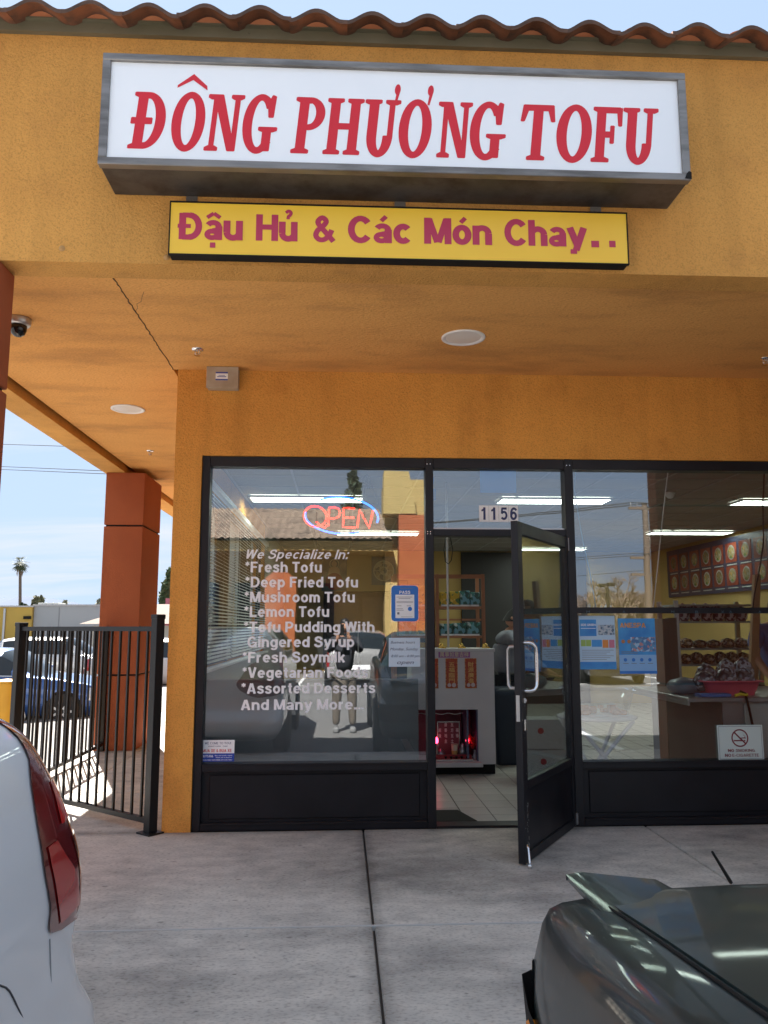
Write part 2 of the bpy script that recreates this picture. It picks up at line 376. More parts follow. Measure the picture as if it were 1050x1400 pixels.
def add_text(mb, body, x0, x1, zb, cap, y, bold=.02, shear=0, th=.0015, uni=False, spacing=1.0, xf=None, caph=.73):
    """text on a plane Y=y facing -Y, from x0 to x1 (x1=None keeps proportions), baseline zb; bold = stroke growth"""
    vs, fs, isl = text2d(body, 0, spacing=spacing)
    if not vs: return mb
    d = max(0, bold)*.8; k = cap/(caph+2*d)
    offs = [(0, 0)]+([(d*cos(i*pi/4), d*sin(i*pi/4)) for i in range(8)] if d else [])
    a = min(v.x+shear*v.y for v in vs)-d; b = max(v.x+shear*v.y for v in vs)+d
    kx = k if x1 is None else (x1-x0)/(b-a)
    for n, (ox, oy) in enumerate(offs):
        mb.add([(x0+(v.x+ox+shear*(v.y+oy)-a)*kx, y-n*.00003-isl[q]*.000003, zb+(v.y+oy+d)*k) for q, v in enumerate(vs)], [f for f in fs if len(f) > 2])
    return mb

# a bold grotesque alphabet drawn with strokes: cap height 1, x-height .74
def _L(*p, t=.2): return ([(p[i], p[i+1]) for i in range(0, len(p), 2)], t)
def _A(cx, cy, rx, ry, a0=0, a1=360, t=.19, n=None):
    n = n or max(6, int(abs(a1-a0)/15)); return ([(cx+rx*cos(radians(a0+(a1-a0)*i/n)), cy+ry*sin(radians(a0+(a1-a0)*i/n))) for i in range(n+1)], t)
def _S(pts, t=.18):
    out = []; P = [pts[0]]+list(pts)+[pts[-1]]
    for i in range(1, len(P)-2):
        for k in range(4):
            u = k/4; out.append(tuple(.5*((2*P[i][j])+(-P[i-1][j]+P[i+1][j])*u+(2*P[i-1][j]-5*P[i][j]+4*P[i+1][j]-P[i+2][j])*u*u+(-P[i-1][j]+3*P[i][j]-3*P[i+1][j]+P[i+2][j])*u**3) for j in (0, 1)))
    return (out+[pts[-1]], t)
_o = _A(.31, .37, .21, .28); _st = _L(.1, 0, .1, .74); _ac = lambda x: _L(x-.03, .84, x+.13, 1.02, t=.13)
_aa = [_L(.48, 0, .48, .52), _A(.29, .49, .19, .165, 0, 155, t=.17), _A(.26, .205, .165, .125, t=.16), _L(.27, .36, .48, .40, t=.13)]
_uu = [_A(.31, .3, .21, .21, 180, 360), _L(.1, .3, .1, .74), _L(.52, 0, .52, .74)]
HV = {'o': (.62, [_o]), 'a': (.59, _aa), 'b': (.63, [_L(.1, 0, .1, 1), _o]), 'c': (.57, [_A(.31, .37, .21, .28, 42, 318)]), 'd': (.63, [_o, _L(.53, 0, .53, 1)]),
 'e': (.62, [_A(.31, .37, .21, .28, 0, 318), _L(.12, .37, .61, .37, t=.14)]), 'f': (.40, [_L(.2, 0, .2, .80), _A(.37, .77, .17, .145, 88, 180, t=.18), _L(.03, .67, .39, .67, t=.14)]),
 'g': (.63, [_o, _L(.53, -.03, .53, .74), _A(.31, -.02, .22, .17, 0, -155, t=.16)]), 'h': (.62, [_L(.1, 0, .1, 1), _A(.31, .44, .21, .21, 0, 180), _L(.52, 0, .52, .44)]),
 'i': (.20, [_st, _L(.1, .84, .1, 1)]), 'k': (.60, [_L(.1, 0, .1, 1), _L(.14, .26, .50, .72), _L(.27, .40, .50, 0)]), 'l': (.20, [_L(.1, 0, .1, 1)]),
 'm': (.90, [_st, _A(.275, .46, .175, .19, 0, 180, t=.18), _L(.45, 0, .45, .46), _A(.625, .46, .175, .19, 0, 180, t=.18), _L(.80, 0, .80, .46)]), 'n': (.62, [_st, _A(.31, .44, .21, .21, 0, 180), _L(.52, 0, .52, .44)]),
 'p': (.63, [_L(.1, -.27, .1, .74), _o]), 'r': (.42, [_st, _A(.34, .40, .24, .25, 88, 180)]), 's': (.56, [_S([(.48, .53), (.42, .63), (.28, .665), (.13, .61), (.12, .49), (.24, .42), (.38, .355), (.46, .27), (.44, .14), (.30, .08), (.14, .11), (.07, .22)])]),
 't': (.38, [_L(.2, .18, .2, .95), _A(.34, .2, .14, .115, 180, 275, t=.17), _L(.03, .67, .37, .67, t=.14)]), 'u': (.62, _uu), 'y': (.62, [_L(.08, .74, .33, .02), _L(.56, .74, .27, -.14), _L(.30, -.19, .08, -.19, t=.15)]),
 'z': (.54, [_L(.05, .665, .50, .665, t=.15), _L(.42, .62, .11, .12), _L(.04, .075, .52, .075, t=.15)]), 'w': (.86, [_L(.08, .74, .25, .02), _L(.25, .02, .43, .72), _L(.43, .72, .61, .02), _L(.61, .02, .78, .74)]),
 'A': (.76, [_L(.10, 0, .36, .96), _L(.66, 0, .40, .96), _L(.2, .27, .56, .27, t=.15)]), 'B': (.70, [_L(.1, 0, .1, 1), _L(.1, .915, .36, .915, t=.17), _L(.1, .085, .38, .085, t=.17), _L(.1, .52, .36, .52, t=.15), _A(.36, .72, .2, .2, -90, 90), _A(.38, .30, .22, .215, -90, 90)]),
 'C': (.76, [_A(.40, .5, .30, .42, 38, 322)]), 'D': (.75, [_L(.1, 0, .1, 1), _L(.1, .915, .34, .915, t=.17), _L(.1, .085, .34, .085, t=.17), _A(.33, .5, .32, .415, -90, 90)]),
 'E': (.62, [_L(.1, 0, .1, 1), _L(.1, .915, .61, .915, t=.17), _L(.1, .51, .57, .51, t=.16), _L(.1, .085, .62, .085, t=.17)]), 'F': (.60, [_L(.1, 0, .1, 1), _L(.1, .915, .60, .915, t=.17), _L(.1, .50, .54, .50, t=.16)]),
 'G': (.80, [_A(.40, .5, .30, .42, 40, 330), _L(.70, .0, .70, .50, t=.15), _L(.42, .45, .77, .45, t=.15)]), 'H': (.74, [_L(.1, 0, .1, 1), _L(.64, 0, .64, 1), _L(.1, .52, .64, .52, t=.17)]), 'I': (.20, [_L(.1, 0, .1, 1)]),
 'K': (.74, [_L(.1, 0, .1, 1), _L(.16, .38, .60, .98), _L(.32, .58, .64, 0)]), 'L': (.58, [_L(.1, 0, .1, 1), _L(.1, .085, .58, .085, t=.17)]), 'M': (.88, [_L(.1, 0, .1, 1), _L(.78, 0, .78, 1), _L(.15, .96, .42, .06, t=.18), _L(.73, .96, .46, .06, t=.18)]),
 'N': (.76, [_L(.1, 0, .1, 1), _L(.66, 0, .66, 1), _L(.13, .94, .63, .06, t=.2)]), 'O': (.80, [_A(.40, .5, .30, .42)]), 'P': (.68, [_L(.1, 0, .1, 1), _L(.1, .915, .36, .915, t=.17), _L(.1, .43, .36, .43, t=.17), _A(.35, .672, .23, .243, -90, 90)]),
 'R': (.72, [_L(.1, 0, .1, 1), _L(.1, .915, .38, .915, t=.17), _L(.1, .45, .38, .45, t=.17), _A(.37, .682, .22, .233, -90, 90), _L(.40, .42, .62, 0)]), 'S': (.70, [_S([(.60, .70), (.53, .86), (.35, .915), (.17, .85), (.13, .70), (.25, .58), (.46, .51), (.59, .40), (.60, .24), (.48, .11), (.28, .085), (.12, .16), (.08, .30)], .2)]),
 'T': (.64, [_L(.32, 0, .32, 1), _L(0, .91, .64, .91, t=.18)]), 'U': (.74, [_L(.1, .32, .1, 1), _L(.64, .32, .64, 1), _A(.37, .33, .27, .24, 180, 360)]), 'V': (.70, [_L(.09, 1, .33, .03), _L(.61, 1, .37, .03)]),
 'W': (.98, [_L(.08, 1, .26, .03), _L(.26, .03, .49, .97), _L(.49, .97, .72, .03), _L(.72, .03, .90, 1)]), 'X': (.72, [_L(.1, 0, .62, 1), _L(.62, 0, .1, 1)]), 'Y': (.70, [_L(.35, 0, .35, .45), _L(.1, 1, .35, .42), _L(.60, 1, .35, .42)]),
 '&': (.76, [_S([(.72, .02), (.50, .30), (.22, .64), (.19, .80), (.33, .92), (.46, .80), (.40, .65), (.18, .44), (.11, .24), (.22, .09), (.40, .09), (.56, .24), (.66, .46)], .16)]),
 '*': (.38, [_L(.19, .60, .19, 1.0, t=.10), _L(.03, .70, .35, .90, t=.10), _L(.03, .90, .35, .70, t=.10)]), '.': (.20, [_L(.1, 0, .1, .2)]), ':': (.20, [_L(.1, 0, .1, .2), _L(.1, .54, .1, .74)]), '-': (.36, [_L(.02, .38, .34, .38, t=.17)]), '!': (.2, [_L(.1, 0, .1, .19), _L(.1, .28, .1, 1)]),
 '1': (.44, [_L(.30, 0, .30, 1), _L(.33, .88, .04, .72, t=.15)]), '5': (.62, [_L(.12, .915, .58, .915, t=.17), _L(.17, .92, .14, .50, t=.16), _S([(.12, .52), (.26, .63), (.44, .61), (.54, .46), (.54, .28), (.44, .12), (.28, .08), (.10, .18)], .18)]),
 '6': (.62, [_A(.31, .33, .21, .25), _S([(.10, .36), (.11, .62), (.20, .84), (.34, .92), (.50, .86), (.56, .76)], .18)]), '4': (.62, [_L(.43, 0, .43, 1), _L(.40, .92, .08, .34, t=.15), _L(.03, .30, .60, .30, t=.15)]), '0': (.62, [_A(.31, .5, .21, .42)]), '8': (.62, [_A(.31, .73, .18, .19), _A(.31, .29, .21, .22)]), '7': (.6, [_L(.04, .915, .58, .915, t=.17), _L(.50, .86, .22, 0)])}
HV['á'] = (.59, _aa+[_ac(.28)]); HV['ó'] = (.62, [_o, _ac(.30)]); HV['ậ'] = (.59, _aa+[_L(.08, .84, .30, 1.0, t=.12), _L(.30, 1.0, .52, .84, t=.12), _L(.2, -.2, .38, -.2, t=.17)])
HV['ủ'] = (.62, _uu+[_S([(.22, 1.08), (.32, 1.15), (.40, 1.08), (.36, .98), (.31, .94), (.30, .84)], .10)]); HV['Đ'] = (.78, HV['D'][1]+[_L(-.06, .5, .38, .5, t=.13)])
def _stroke(pts, t):
    n = len(pts); closed = n > 3 and abs(pts[0][0]-pts[-1][0])+abs(pts[0][1]-pts[-1][1]) < 1e-6; lf = []; rt = []
    for i in range(n):
        a = pts[i-1] if i else (pts[-2] if closed else pts[0]); b = pts[i+1] if i < n-1 else (pts[1] if closed else pts[-1])
        dx, dy = b[0]-a[0], b[1]-a[1]; l = sqrt(dx*dx+dy*dy) or 1; lf.append((pts[i][0]-dy/l*t/2, pts[i][1]+dx/l*t/2)); rt.append((pts[i][0]+dy/l*t/2, pts[i][1]-dx/l*t/2))
    return [(lf[i], rt[i], rt[i+1], lf[i+1]) for i in range(n-1)]
def hv_words(body, x0, x1, zb, cap, y, shear=0, wt=1.0, gap=.085, space=.30):
    """one MB per word"""
    x = 0; words = [[]]
    for ch in body:
        if ch == ' ': words.append([]); x += space; continue
        w, st = HV[ch]; words[-1] += [([(px+x, py) for px, py in p], t*wt) for p, t in st]; x += w+gap
    W_ = x-gap; X = [px+shear*py for wd in words for p, t in wd for px, py in p]; kx = (x1-x0)/W_ if x1 is not None else cap
    out = []
    for wd in words:
        if not wd: continue
        mb = MB()
        for k, (p, t) in enumerate(wd):
            for i, q in enumerate(_stroke(p, t)): mb.add([(x0+(px+shear*py)*kx, y-k*.00016-i*.000003, zb+py*cap) for px, py in q], [(0, 1, 2, 3)])
        out.append(mb)
    return out
def hv_text(mb, *a, **k):
    for w in hv_words(*a, **k): mb.add(w.v, w.f)
    return mb

# ------------------------------------------------------------------ ground
LOT = -.14
g = MB()
def lot_z(x, y):
    # the lot falls gently away to the left of the building
    if x < -3.3: return LOT-min(.30, (-x-3.3)*.055)
    return LOT
xs = [-1500, -300, -80, -30, -14, -10, -8, -6, -5, -4, -3.3, -2.97, 6, 12, 30, 80, 300, 1500]
ys = [-1500, -300, -80, -40, -20, -10, -3.42, 0, 12, 30, 60, 120, 300, 1500]
g.grid([[(x, y, lot_z(x, y)) for x in xs] for y in ys], smooth=False)
# the part under the building and walkways is covered by them
lot = struct('parking_lot', g, ASPH)
# walkway base with slab children
sw = MB(); sw.box(-2.93, 12, -3.40, 0.0, -.3, -.022); sw.box(-2.93, -1.2, 0.0, 14, -.3, -.022)
sidewalk = struct('sidewalk', sw, JOINT)
XJ = [-2.93, -1.93, .165, 2.23, 4.3, 6.4, 8.5, 12]; YJ = [-3.40, -1.91, -.02]
gp = .006
for i in range(len(XJ)-1):
    for j in range(len(YJ)-1):
        mb = MB(); mb.box(XJ[i]+gp, XJ[i+1]-gp, YJ[j]+gp, YJ[j+1]-gp, -.16, 0.0+.0015*((i+j) % 2), .006); part('slab', mb, CONC, sidewalk)
YS = [-.02, 1.42, 2.9, 4.4, 5.9, 7.4, 9, 11, 14]
for j in range(len(YS)-1):
    for a, b in ((-2.93, -2.37), (-2.37, -1.27)):
        mb = MB(); mb.box(a+gp*.5, b-gp*.5, YS[j]+gp*.6, YS[j+1]-gp*.6, -.16, .0015*(j % 2), .004); part('slab', mb, CONC, sidewalk)
mb = MB(); mb.box(-2.93, 12, -1.916, -1.904, -.05, .0035, .001); part('joint_strip', mb, CONC2, sidewalk)
kb = MB(); kb.box(-3.08, 12, -3.55, -3.40, -.4, 0.0, .015); kb.box(-3.08, -2.93, -3.40, 14, -.6, 0.002, .015); struct('kerb', kb, KERB)
# painted bay lines on the lot (seen in the reflections and from the side)
pl = MB()
for i in range(9):
    x = -7.35+i*2.75; pl.box(x-.05, x+.05, -8.6, -3.9, lot_z(x, 0)-.01, lot_z(x, 0)+.004)
for i in range(11):
    x = -12.2+i*2.75; pl.box(x-.05, x+.05, -22, -16.5, lot_z(x, 0)-.01, lot_z(x, 0)+.004)
pl.box(-15, 25, -16.55, -16.45, LOT-.01, LOT+.005)
struct('bay_markings', pl, WHITE)

# ------------------------------------------------------------------ the shop building
B = thing('shop_building', (0, 0, 0), 'ochre stucco shop building with tiled eave, black window frames and open black door', 'building')
ZS = 3.41
mb = MB()
mb.box(-1.27, -1.067, -.03, .17, 0, ZS); mb.box(-1.067, 7, -.03, .17, 2.738, ZS); mb.box(4.62, 7, -.03, .17, 0, 2.738)
part('front_wall', mb, OCHRE2, B)
# left side wall with two side windows (blinds hang in them)
SWY = ((.30, 2.0), (2.07, 3.9), (3.97, 5.6))
mb = MB(); mb.box(-1.27, -1.12, .17, .30, 0, ZS); mb.box(-1.27, -1.12, 5.6, 9.6, 0, ZS); mb.box(-1.27, -1.12, .30, 5.6, 0, 1.10); mb.box(-1.27, -1.12, .30, 5.6, 2.65, ZS)
part('side_wall', mb, OCHRE2, B)
mb = MB(); mb.box(-1.118, -1.10, .17, 5.6, 0.0, 1.09); mb.box(-1.118, -1.10, 5.6, 9.4, 0, 2.9); part('interior_wall', mb, SIDEW, B)
mb = MB(); mb.box(-1.10, .60, .30, .335, .006, 1.03); mb.box(-1.10, .60, .285, .35, 1.03, 1.045, .003); part('low_partition', mb, mat('grey_partition', (.17, .19, .20), .5, col2=(.14, .155, .165), scale=3), B)
mb = MB(); mb.box(-1.12, -1.04, .28, 5.62, 1.09, 1.115, .004); part('window_sill', mb, WHITE, B)
for i, (a, b) in enumerate(SWY):
    fr = MB(); z0, z1 = 1.116, 2.648
    for (ya, yb, za, zb) in ((a, a+.04, z0, z1), (b-.04, b, z0, z1), (a+.04, b-.04, z0, z0+.04), (a+.04, b-.04, z1-.04, z1)): fr.box(-1.24, -1.17, ya, yb, za, zb)
    w = part('side_window', fr, FRAME, B)
    gm = MB(); gm.box(-1.208, -1.202, a+.04, b-.04, z0+.04, z1-.04); part('glass', gm, DGLASS, w)
    if i < 2: mb = MB(); mb.box(-1.25, -1.13, b+.001, b+.069, z0, z1); part('mullion', mb, FRAME, B)
mb = MB(); mb.box(-1.12, 6.3, 9.42, 9.6, 2.13, 3.3); mb.box(-1.12, -.35, 9.42, 9.6, 0, 2.13); mb.box(1.62, 2.29, 9.42, 9.6, 0, 2.13); mb.box(4.75, 6.3, 9.42, 9.6, 0, 2.13)
part('back_wall', mb, BEIGE, B)
mb = MB(); mb.box(2.30, 4.74, 9.36, 9.41, 0, 2.88); part('dark_doorway_sheet', mb, DARK, B)  # dark sheet stands in for the darkness of the full-height kitchen doorway
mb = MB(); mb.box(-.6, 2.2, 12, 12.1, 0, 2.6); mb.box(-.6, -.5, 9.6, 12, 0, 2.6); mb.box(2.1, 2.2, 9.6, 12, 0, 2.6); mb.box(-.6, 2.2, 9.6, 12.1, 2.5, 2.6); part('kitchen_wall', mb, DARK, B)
mb = MB(); mb.box(6.1, 6.3, .17, 9.42, 0, 3.3); part('right_wall', mb, BEIGE, B)
mb = MB(); mb.box(-1.12, 6.1, .17, 9.42, 2.9, 2.95); part('ceiling', mb, CEIL, B)
# thin grid rails of the suspended ceiling
mb = MB()
for i in range(12): mb.box(-1.1+i*.61, -1.08+i*.61, .17, 9.4, 2.893, 2.899)
for i in range(15): mb.box(-1.1, 6.1, .4+i*.61, .42+i*.61, 2.894, 2.8985)
part('ceiling_grid', mb, mat('grid_grey', (.30, .29, .28), .6), B, kind='stuff')
mb = MB(); mb.box(-1.12, 6.1, .12, .17, 2.738, 2.95); part('header', mb, CEIL, B)

# fascia, beams and soffit
mb = MB(); mb.box(-2.95, 7.2, -2.03, -1.84, 3.335, 4.74); part('fascia', mb, OCHRE, B)
mb = MB(); mb.box(-2.85, -2.69, -1.84, 13, 3.345, 3.62); mb.box(-2.95, -2.85, -1.84, 13, 3.345, 4.7); part('side_beam', mb, OCHRE, B)
mb = MB(); mb.box(-1.303, 7, -1.838, -.03, ZS, ZS+.1); mb.box(-1.27, 7, -.03, .17, ZS, ZS+.1); part('soffit', mb, SOFF, B)
mb = MB(); mb.box(-2.64, -1.309, -1.838, 13, ZS+.001, ZS+.1); mb.box(-1.31, -1.2, .17, 13, ZS+.001, ZS+.1); part('soffit', mb, SOFF, B)
mb = MB(); mb.box(-2.69, -1.2, -1.84, 13, ZS+.045, ZS+.12); part('soffit_gap', mb, BLK, B)
mb = MB(); mb.box(-1.2, -1.19, 9.6, 13, 0, ZS); mb.box(-1.2, 7, 13, 13.1, 0, 4.7); mb.box(7, 7.1, -1.8, 13, 0, 4.7); part('rear_wall', mb, OCHRE2, B)
random.seed(31)
mb = MB(); x = -1.306; pts = []
for i in range(60): pts.append((x+random.uniform(-.006, .006), -1.83+i*.0305, ZS-.0005)); 
mb.tube(pts, .0035, 4); mb.tube([(-1.30+.02*i+random.uniform(-.01, .01), -1.2-.05*i+random.uniform(-.02, .02), ZS-.0003) for i in range(7)], .0016, 4); part('hairline_crack', mb, mat('crack_dark', (.10, .05, .02), .9), B, kind='stuff')
def pillar(x0, x1, y0, y1, top, ztop=None, name='pillar'):
    mb = MB(); z = 0; cuts = [.0, .876, 2.68, top]
    for a, b in zip(cuts, cuts[1:]): mb.box(x0, x1, y0, y1, a+(.013 if a else 0), b-(.0 if b == top else .007), .006)
    p = part(name, mb, RUST, B)
    gmb = MB(); gmb.box(x0+.02, x1-.02, y0+.02, y1-.02, .01, top-.01); part('groove', gmb, BLK, p); return p
pillar(-2.92, -2.445, 3.88, 4.80, 3.345)
pillar(-2.80, -1.783, -2.06, -1.842, 3.334)
pillar(3.22, 4.75, -2.06, -1.842, 3.334)
# eave: drip metal, mortar and clay tiles
mb = MB(); mb.box(-2.98, 7.2, -2.062, -2.032, 4.632, 4.70); mb.box(-2.98, 7.2, -2.085, -2.062, 4.692, 4.70)
for i in range(13): mb.box(-2.9+i*.79, -2.892+i*.79, -2.066, -2.0622, 4.66, 4.668)
part('drip_edge', mb, DRIP, B)
# mortar between drip metal and tiles follows the wave
TP = .297; X0 = -.745
def wave(x): 
    t = ((x-X0)/TP) % 1.0; t = min(t, 1-t)*2      # 0 at crest, 1 at trough
    return (.5+.5*cos(pi*min(1, t*1.12)))**.75
rows = [[], [], []]
for i in range(0, 330):
    x = -2.97+i*.031; top = 4.70+.066*wave(x)+.012
    rows[0].append((x, -2.075, 4.70)); rows[1].append((x, -2.085-.02*wave(x), 4.70+(top-4.70)*.6)); rows[2].append((x, -2.09, top-.004))
mb = MB(); mb.grid(rows); part('mortar', mb, MORT, B)
rf = MB(); sl = radians(17)
rf.add([(-2.95, -2.09, 4.735), (7.2, -2.09, 4.735), (7.2, 1.5, 4.735+3.59*math.tan(sl)), (-2.95, 1.5, 4.735+3.59*math.tan(sl))], [(0, 1, 2, 3)])
rf.add([(-2.95, 1.5, 5.83), (7.2, 1.5, 5.83), (7.2, 5, 4.7), (-2.95, 5, 4.7)], [(0, 1, 2, 3)]); rf.box(-2.94, 7.1, 5, 13, 4.5, 4.7); rf.box(-2.94, 7.1, -1.84, 5, 4.6, 4.69)
roof = part('roof', rf, MORT, B)
def tile_mesh():
    mb = MB(); L = .46; n = 16; th = .024; up = []; lo = []
    for i in range(n+1):
        x = -TP*.5+TP*1.05*i/n; z = .062*(wave(X0+x))
        up.append((x, z+th)); lo.append((x, z))
    def P(x, z, t): return (x, t*cos(sl), z+t*sin(sl))
    rows = [[P(x, z, 0) for x, z in up], [P(x, z, L) for x, z in up]]; mb.grid(rows)
    mb.grid([[P(x, z, L) for x, z in lo], [P(x, z, 0) for x, z in lo]])
    mb.grid([[P(x, z, 0) for x, z in lo], [P(x, z-.003, -.004) for x, z in up], [P(x, z+.001, .012) for x, z in up]], smooth=False)
    mb.add([P(*lo[0], 0), P(*up[0], 0), P(*up[0], L), P(*lo[0], L)], [(0, 1, 2, 3)]); mb.add([P(*lo[-1], 0), P(*up[-1], 0), P(*up[-1], L), P(*lo[-1], L)], [(0, 1, 2, 3)])
    return mb
first = None
random.seed(3)
for c in range(4):
    for k in range(-7, 27):
        x = X0+k*TP+random.uniform(-.004, .004); t = c*.38
        loc = (x, -2.20+t*cos(sl)+random.uniform(-.008, .008), 4.630+t*sin(sl)+c*.012+random.uniform(-.004, .004))
        if first is None: 
            first = part('roof_tile', tile_mesh(), TILE, roof); first.location = loc; first.data.materials.append(TRIM_)
            for pi_, pg in enumerate(first.data.polygons):
                if 32 <= pi_ < 64: pg.material_index = 1
        else: link_copy(first, 'roof_tile', roof, loc, (0, random.uniform(-.015, .015), random.uniform(-.01, .01)))
# stuff the gap under the tiles
# ------------------------------------------------------------------ storefront
ZH, ZHG, ZT0, ZT1, ZSL = 2.738, 2.66, 2.134, 2.186, .465
Y0, Y1 = -.012, .10
def frame_member(mb, *a): mb.box(*a, .003)
# left window
mb = MB(); F = frame_member
F(mb, -1.064, -1.004, Y0, Y1, 0, ZH); F(mb, -1.004, .636, Y0+.002, Y1, ZHG, ZH-.001); F(mb, -1.004, .636, Y0+.002, Y1, .405, ZSL); F(mb, -1.004, .636, Y0+.002, Y1, 0, .055)
F(mb, .636, .697, Y0-.004, Y1+.002, 0, ZH)
w1 = part('window', mb, FRAME, B, 'wide left shop window with black frame and kick panel')
gm = MB(); gm.box(-1.004, .636, .045, .051, ZSL, ZHG); part('glass', gm, GLASS, w1)
km = MB(); km.box(-1.004, .636, .03, .05, .055, .405); km.box(-.95, .58, .02, .031, .075, .385, .006); part('kick_panel', km, PANEL, w1)
st = MB(); st.box(-1.0, .632, Y0-.006, Y0+.02, .452, .463, .002); st.box(-1.0, .632, Y0-.004, Y0+.02, .408, .416, .002); st.box(-1.0, .632, Y0-.008, Y0+.02, .04, .052, .002); part('glazing_bead', st, FRAME, w1)
# transom over the door
mb = MB(); F(mb, .697, 1.722, Y0+.002, Y1, ZHG, ZH-.001); F(mb, .697, 1.722, Y0+.002, Y1, ZT0, ZT1)
w2 = part('transom_window', mb, FRAME, B)
gm = MB(); gm.box(.697, 1.722, .045, .051, ZT1, ZHG); part('glass', gm, GLASS, w2)
tb = MB(); tb.box(.70, 1.72, .02, .044, ZT1, ZT1+.014); part('weathered_bead', tb, GREYM, w2)
th = MB(); th.box(.697, 1.722, -.03, .12, -.01, .018, .006); part('threshold', th, FRAME, B)
# right window, two panes high
mb = MB(); F(mb, 1.722, 1.788, Y0-.004, Y1+.002, 0, ZH); F(mb, 1.788, 4.62, Y0+.002, Y1, ZHG, ZH-.001); F(mb, 1.788, 4.62, Y0+.002, Y1, .405, ZSL-.01); F(mb, 1.788, 4.62, Y0+.002, Y1, 0, .055); F(mb, 1.788, 4.62, Y0+.004, Y1, 1.548, 1.592)
F(mb, 4.56, 4.62, Y0-.004, Y1+.002, 0, ZH)
w3 = part('window', mb, FRAME, B, 'right shop window with a crossbar at chest height')
for a, b in ((ZSL-.01, 1.548), (1.592, ZHG)): gm = MB(); gm.box(1.788, 4.56, .045, .051, a, b); part('glass', gm, GLASS, w3)
km = MB(); km.box(1.788, 4.56, .03, .05, .055, .405); km.box(1.84, 4.50, .02, .031, .085, .385, .006); part('kick_panel', km, PANEL, w3)
st = MB(); st.box(1.79, 4.55, Y0-.006, Y0+.02, .445, .455, .002); st.box(1.79, 4.55, Y0-.008, Y0+.02, .04, .052, .002); part('glazing_bead', st, FRAME, w3)
# screws and dirt on frame corners
sc = MB()
for (x, z) in ((.65, 2.165), (.672, 2.165), (.65, 2.148), (.672, 2.148), (.65, 2.69), (.675, 2.69), (1.74, 2.69), (1.765, 2.69)): sc.lathe((x, Y0-.006, z), [(.0045, 0), (.003, -.002)], 8, 'y')
part('screw', sc, CHROME, B, kind='stuff')
# open door, hinged on the right jamb
H = Vector((1.725, -.03, 0)); ang = radians(58); DW = 1.13
dU = Vector((-cos(ang), -sin(ang), 0)); dN = Vector((sin(ang), -cos(ang), 0))
def D(u, v, z): return H+dU*u+dN*v+Vector((0, 0, z))
def dbox(mb, u0, u1, v0, v1, z0, z1, b=.003):
    t = MB(); t.box(u0, u1, v0, v1, z0, z1, b); mb.add([D(*p) for p in t.v], t.f)
mb = MB(); ZB, ZTd = .012, 2.125
dbox(mb, 0, .062, -.045, 0, ZB, ZTd); dbox(mb, DW-.085, DW, -.045, 0, ZB, ZTd); dbox(mb, .062, DW-.085, -.044, -.001, ZTd-.085, ZTd-.001); dbox(mb, .062, DW-.085, -.044, -.001, .44, .495)
dbox(mb, .062, DW-.085, -.044, -.001, ZB, .07)
door = part('door', mb, FRAME, B, 'open black aluminium glass door')
t = MB(); dbox(t, .062, DW-.085, -.03, -.014, .07, .44, 0); part('kick_panel', t, PANEL, door)
t = MB(); dbox(t, .062, DW-.085, -.025, -.019, .495, ZTd-.085, 0); part('glass', t, DGLASS, door)
t = MB(); u = DW-.055
pts = [D(u, 0, 1.345), D(u, .03, 1.345)]+[D(u-.035+.035*cos(a), .03+.035*sin(a), 1.345) for a in (0.5, 1.0, 1.5)][:0]
za, zb = 1.045, 1.345
P = [D(u, .0, zb), D(u, .045, zb), D(u-.012, .062, zb-.008), D(u-.03, .072, zb-.03), D(u-.034, .074, zb-.07), D(u-.034, .074, za+.07), D(u-.03, .072, za+.03), D(u-.012, .062, za+.008), D(u, .045, za), D(u, 0, za)]
t.tube(P, .013, 10); part('handle', t, CHROME, door)
t = MB(); dbox(t, DW+.0005, DW+.003, -.035, -.012, .86, 1.02, 0); part('lock_plate', t, GREYM, door)
t = MB(); t.lathe(D(DW-.05, .001, .985), [(.016, 0), (.016, .006)], 12, 'y'); dbox(t, DW-.062, DW-.04, .0005, .006, .80, .87); part('lock', t, CHROME, door)
t = MB(); u = DW-.045; t.tube([D(u, -.044, 1.32), D(u, -.085, 1.32), D(u-.008, -.10, 1.30), D(u-.01, -.102, 1.26), D(u-.01, -.102, 1.12), D(u-.008, -.10, 1.08), D(u, -.085, 1.06), D(u, -.044, 1.06)], .012, 8); part('inner_handle', t, GREYM, door)
t = MB(); a = D(DW-.03, .02, .10); t.tube([D(DW-.02, .004, .125), D(DW-.0, .022, .11), D(DW+.02, .035, .03)], .007, 8); t.lathe(D(DW+.02, .035, 0), [(.013, .002), (.015, .01), (.009, .026)], 12); part('door_stop', t, CHROME, door)
t = MB()
random.seed(5)
for i in range(26):
    u = DW-.084+random.uniform(.004, .03); z = random.uniform(.03, .36); dbox(t, u, u+random.uniform(.002, .006), .0002, .0012, z, z+random.uniform(.004, .022), 0)
for i in range(14):
    u = random.uniform(DW-.08, DW-.01); z = random.uniform(.1, 1.0); dbox(t, u, u+random.uniform(.002, .006), .0002, .001, z, z+random.uniform(.002, .006), 0)
part('worn_paint', t, GREYM, door, kind='stuff')
# pale scratched letters running up the stile
t = MB()
for i, ch in enumerate('PULL OPEN'):
    pass
t = MB(); dbox(t, .0, .012, .003, .012, 2.02, 2.12); dbox(t, .0, .02, -.01, .012, .02, .10); part('hinge', t, GREYM, door)

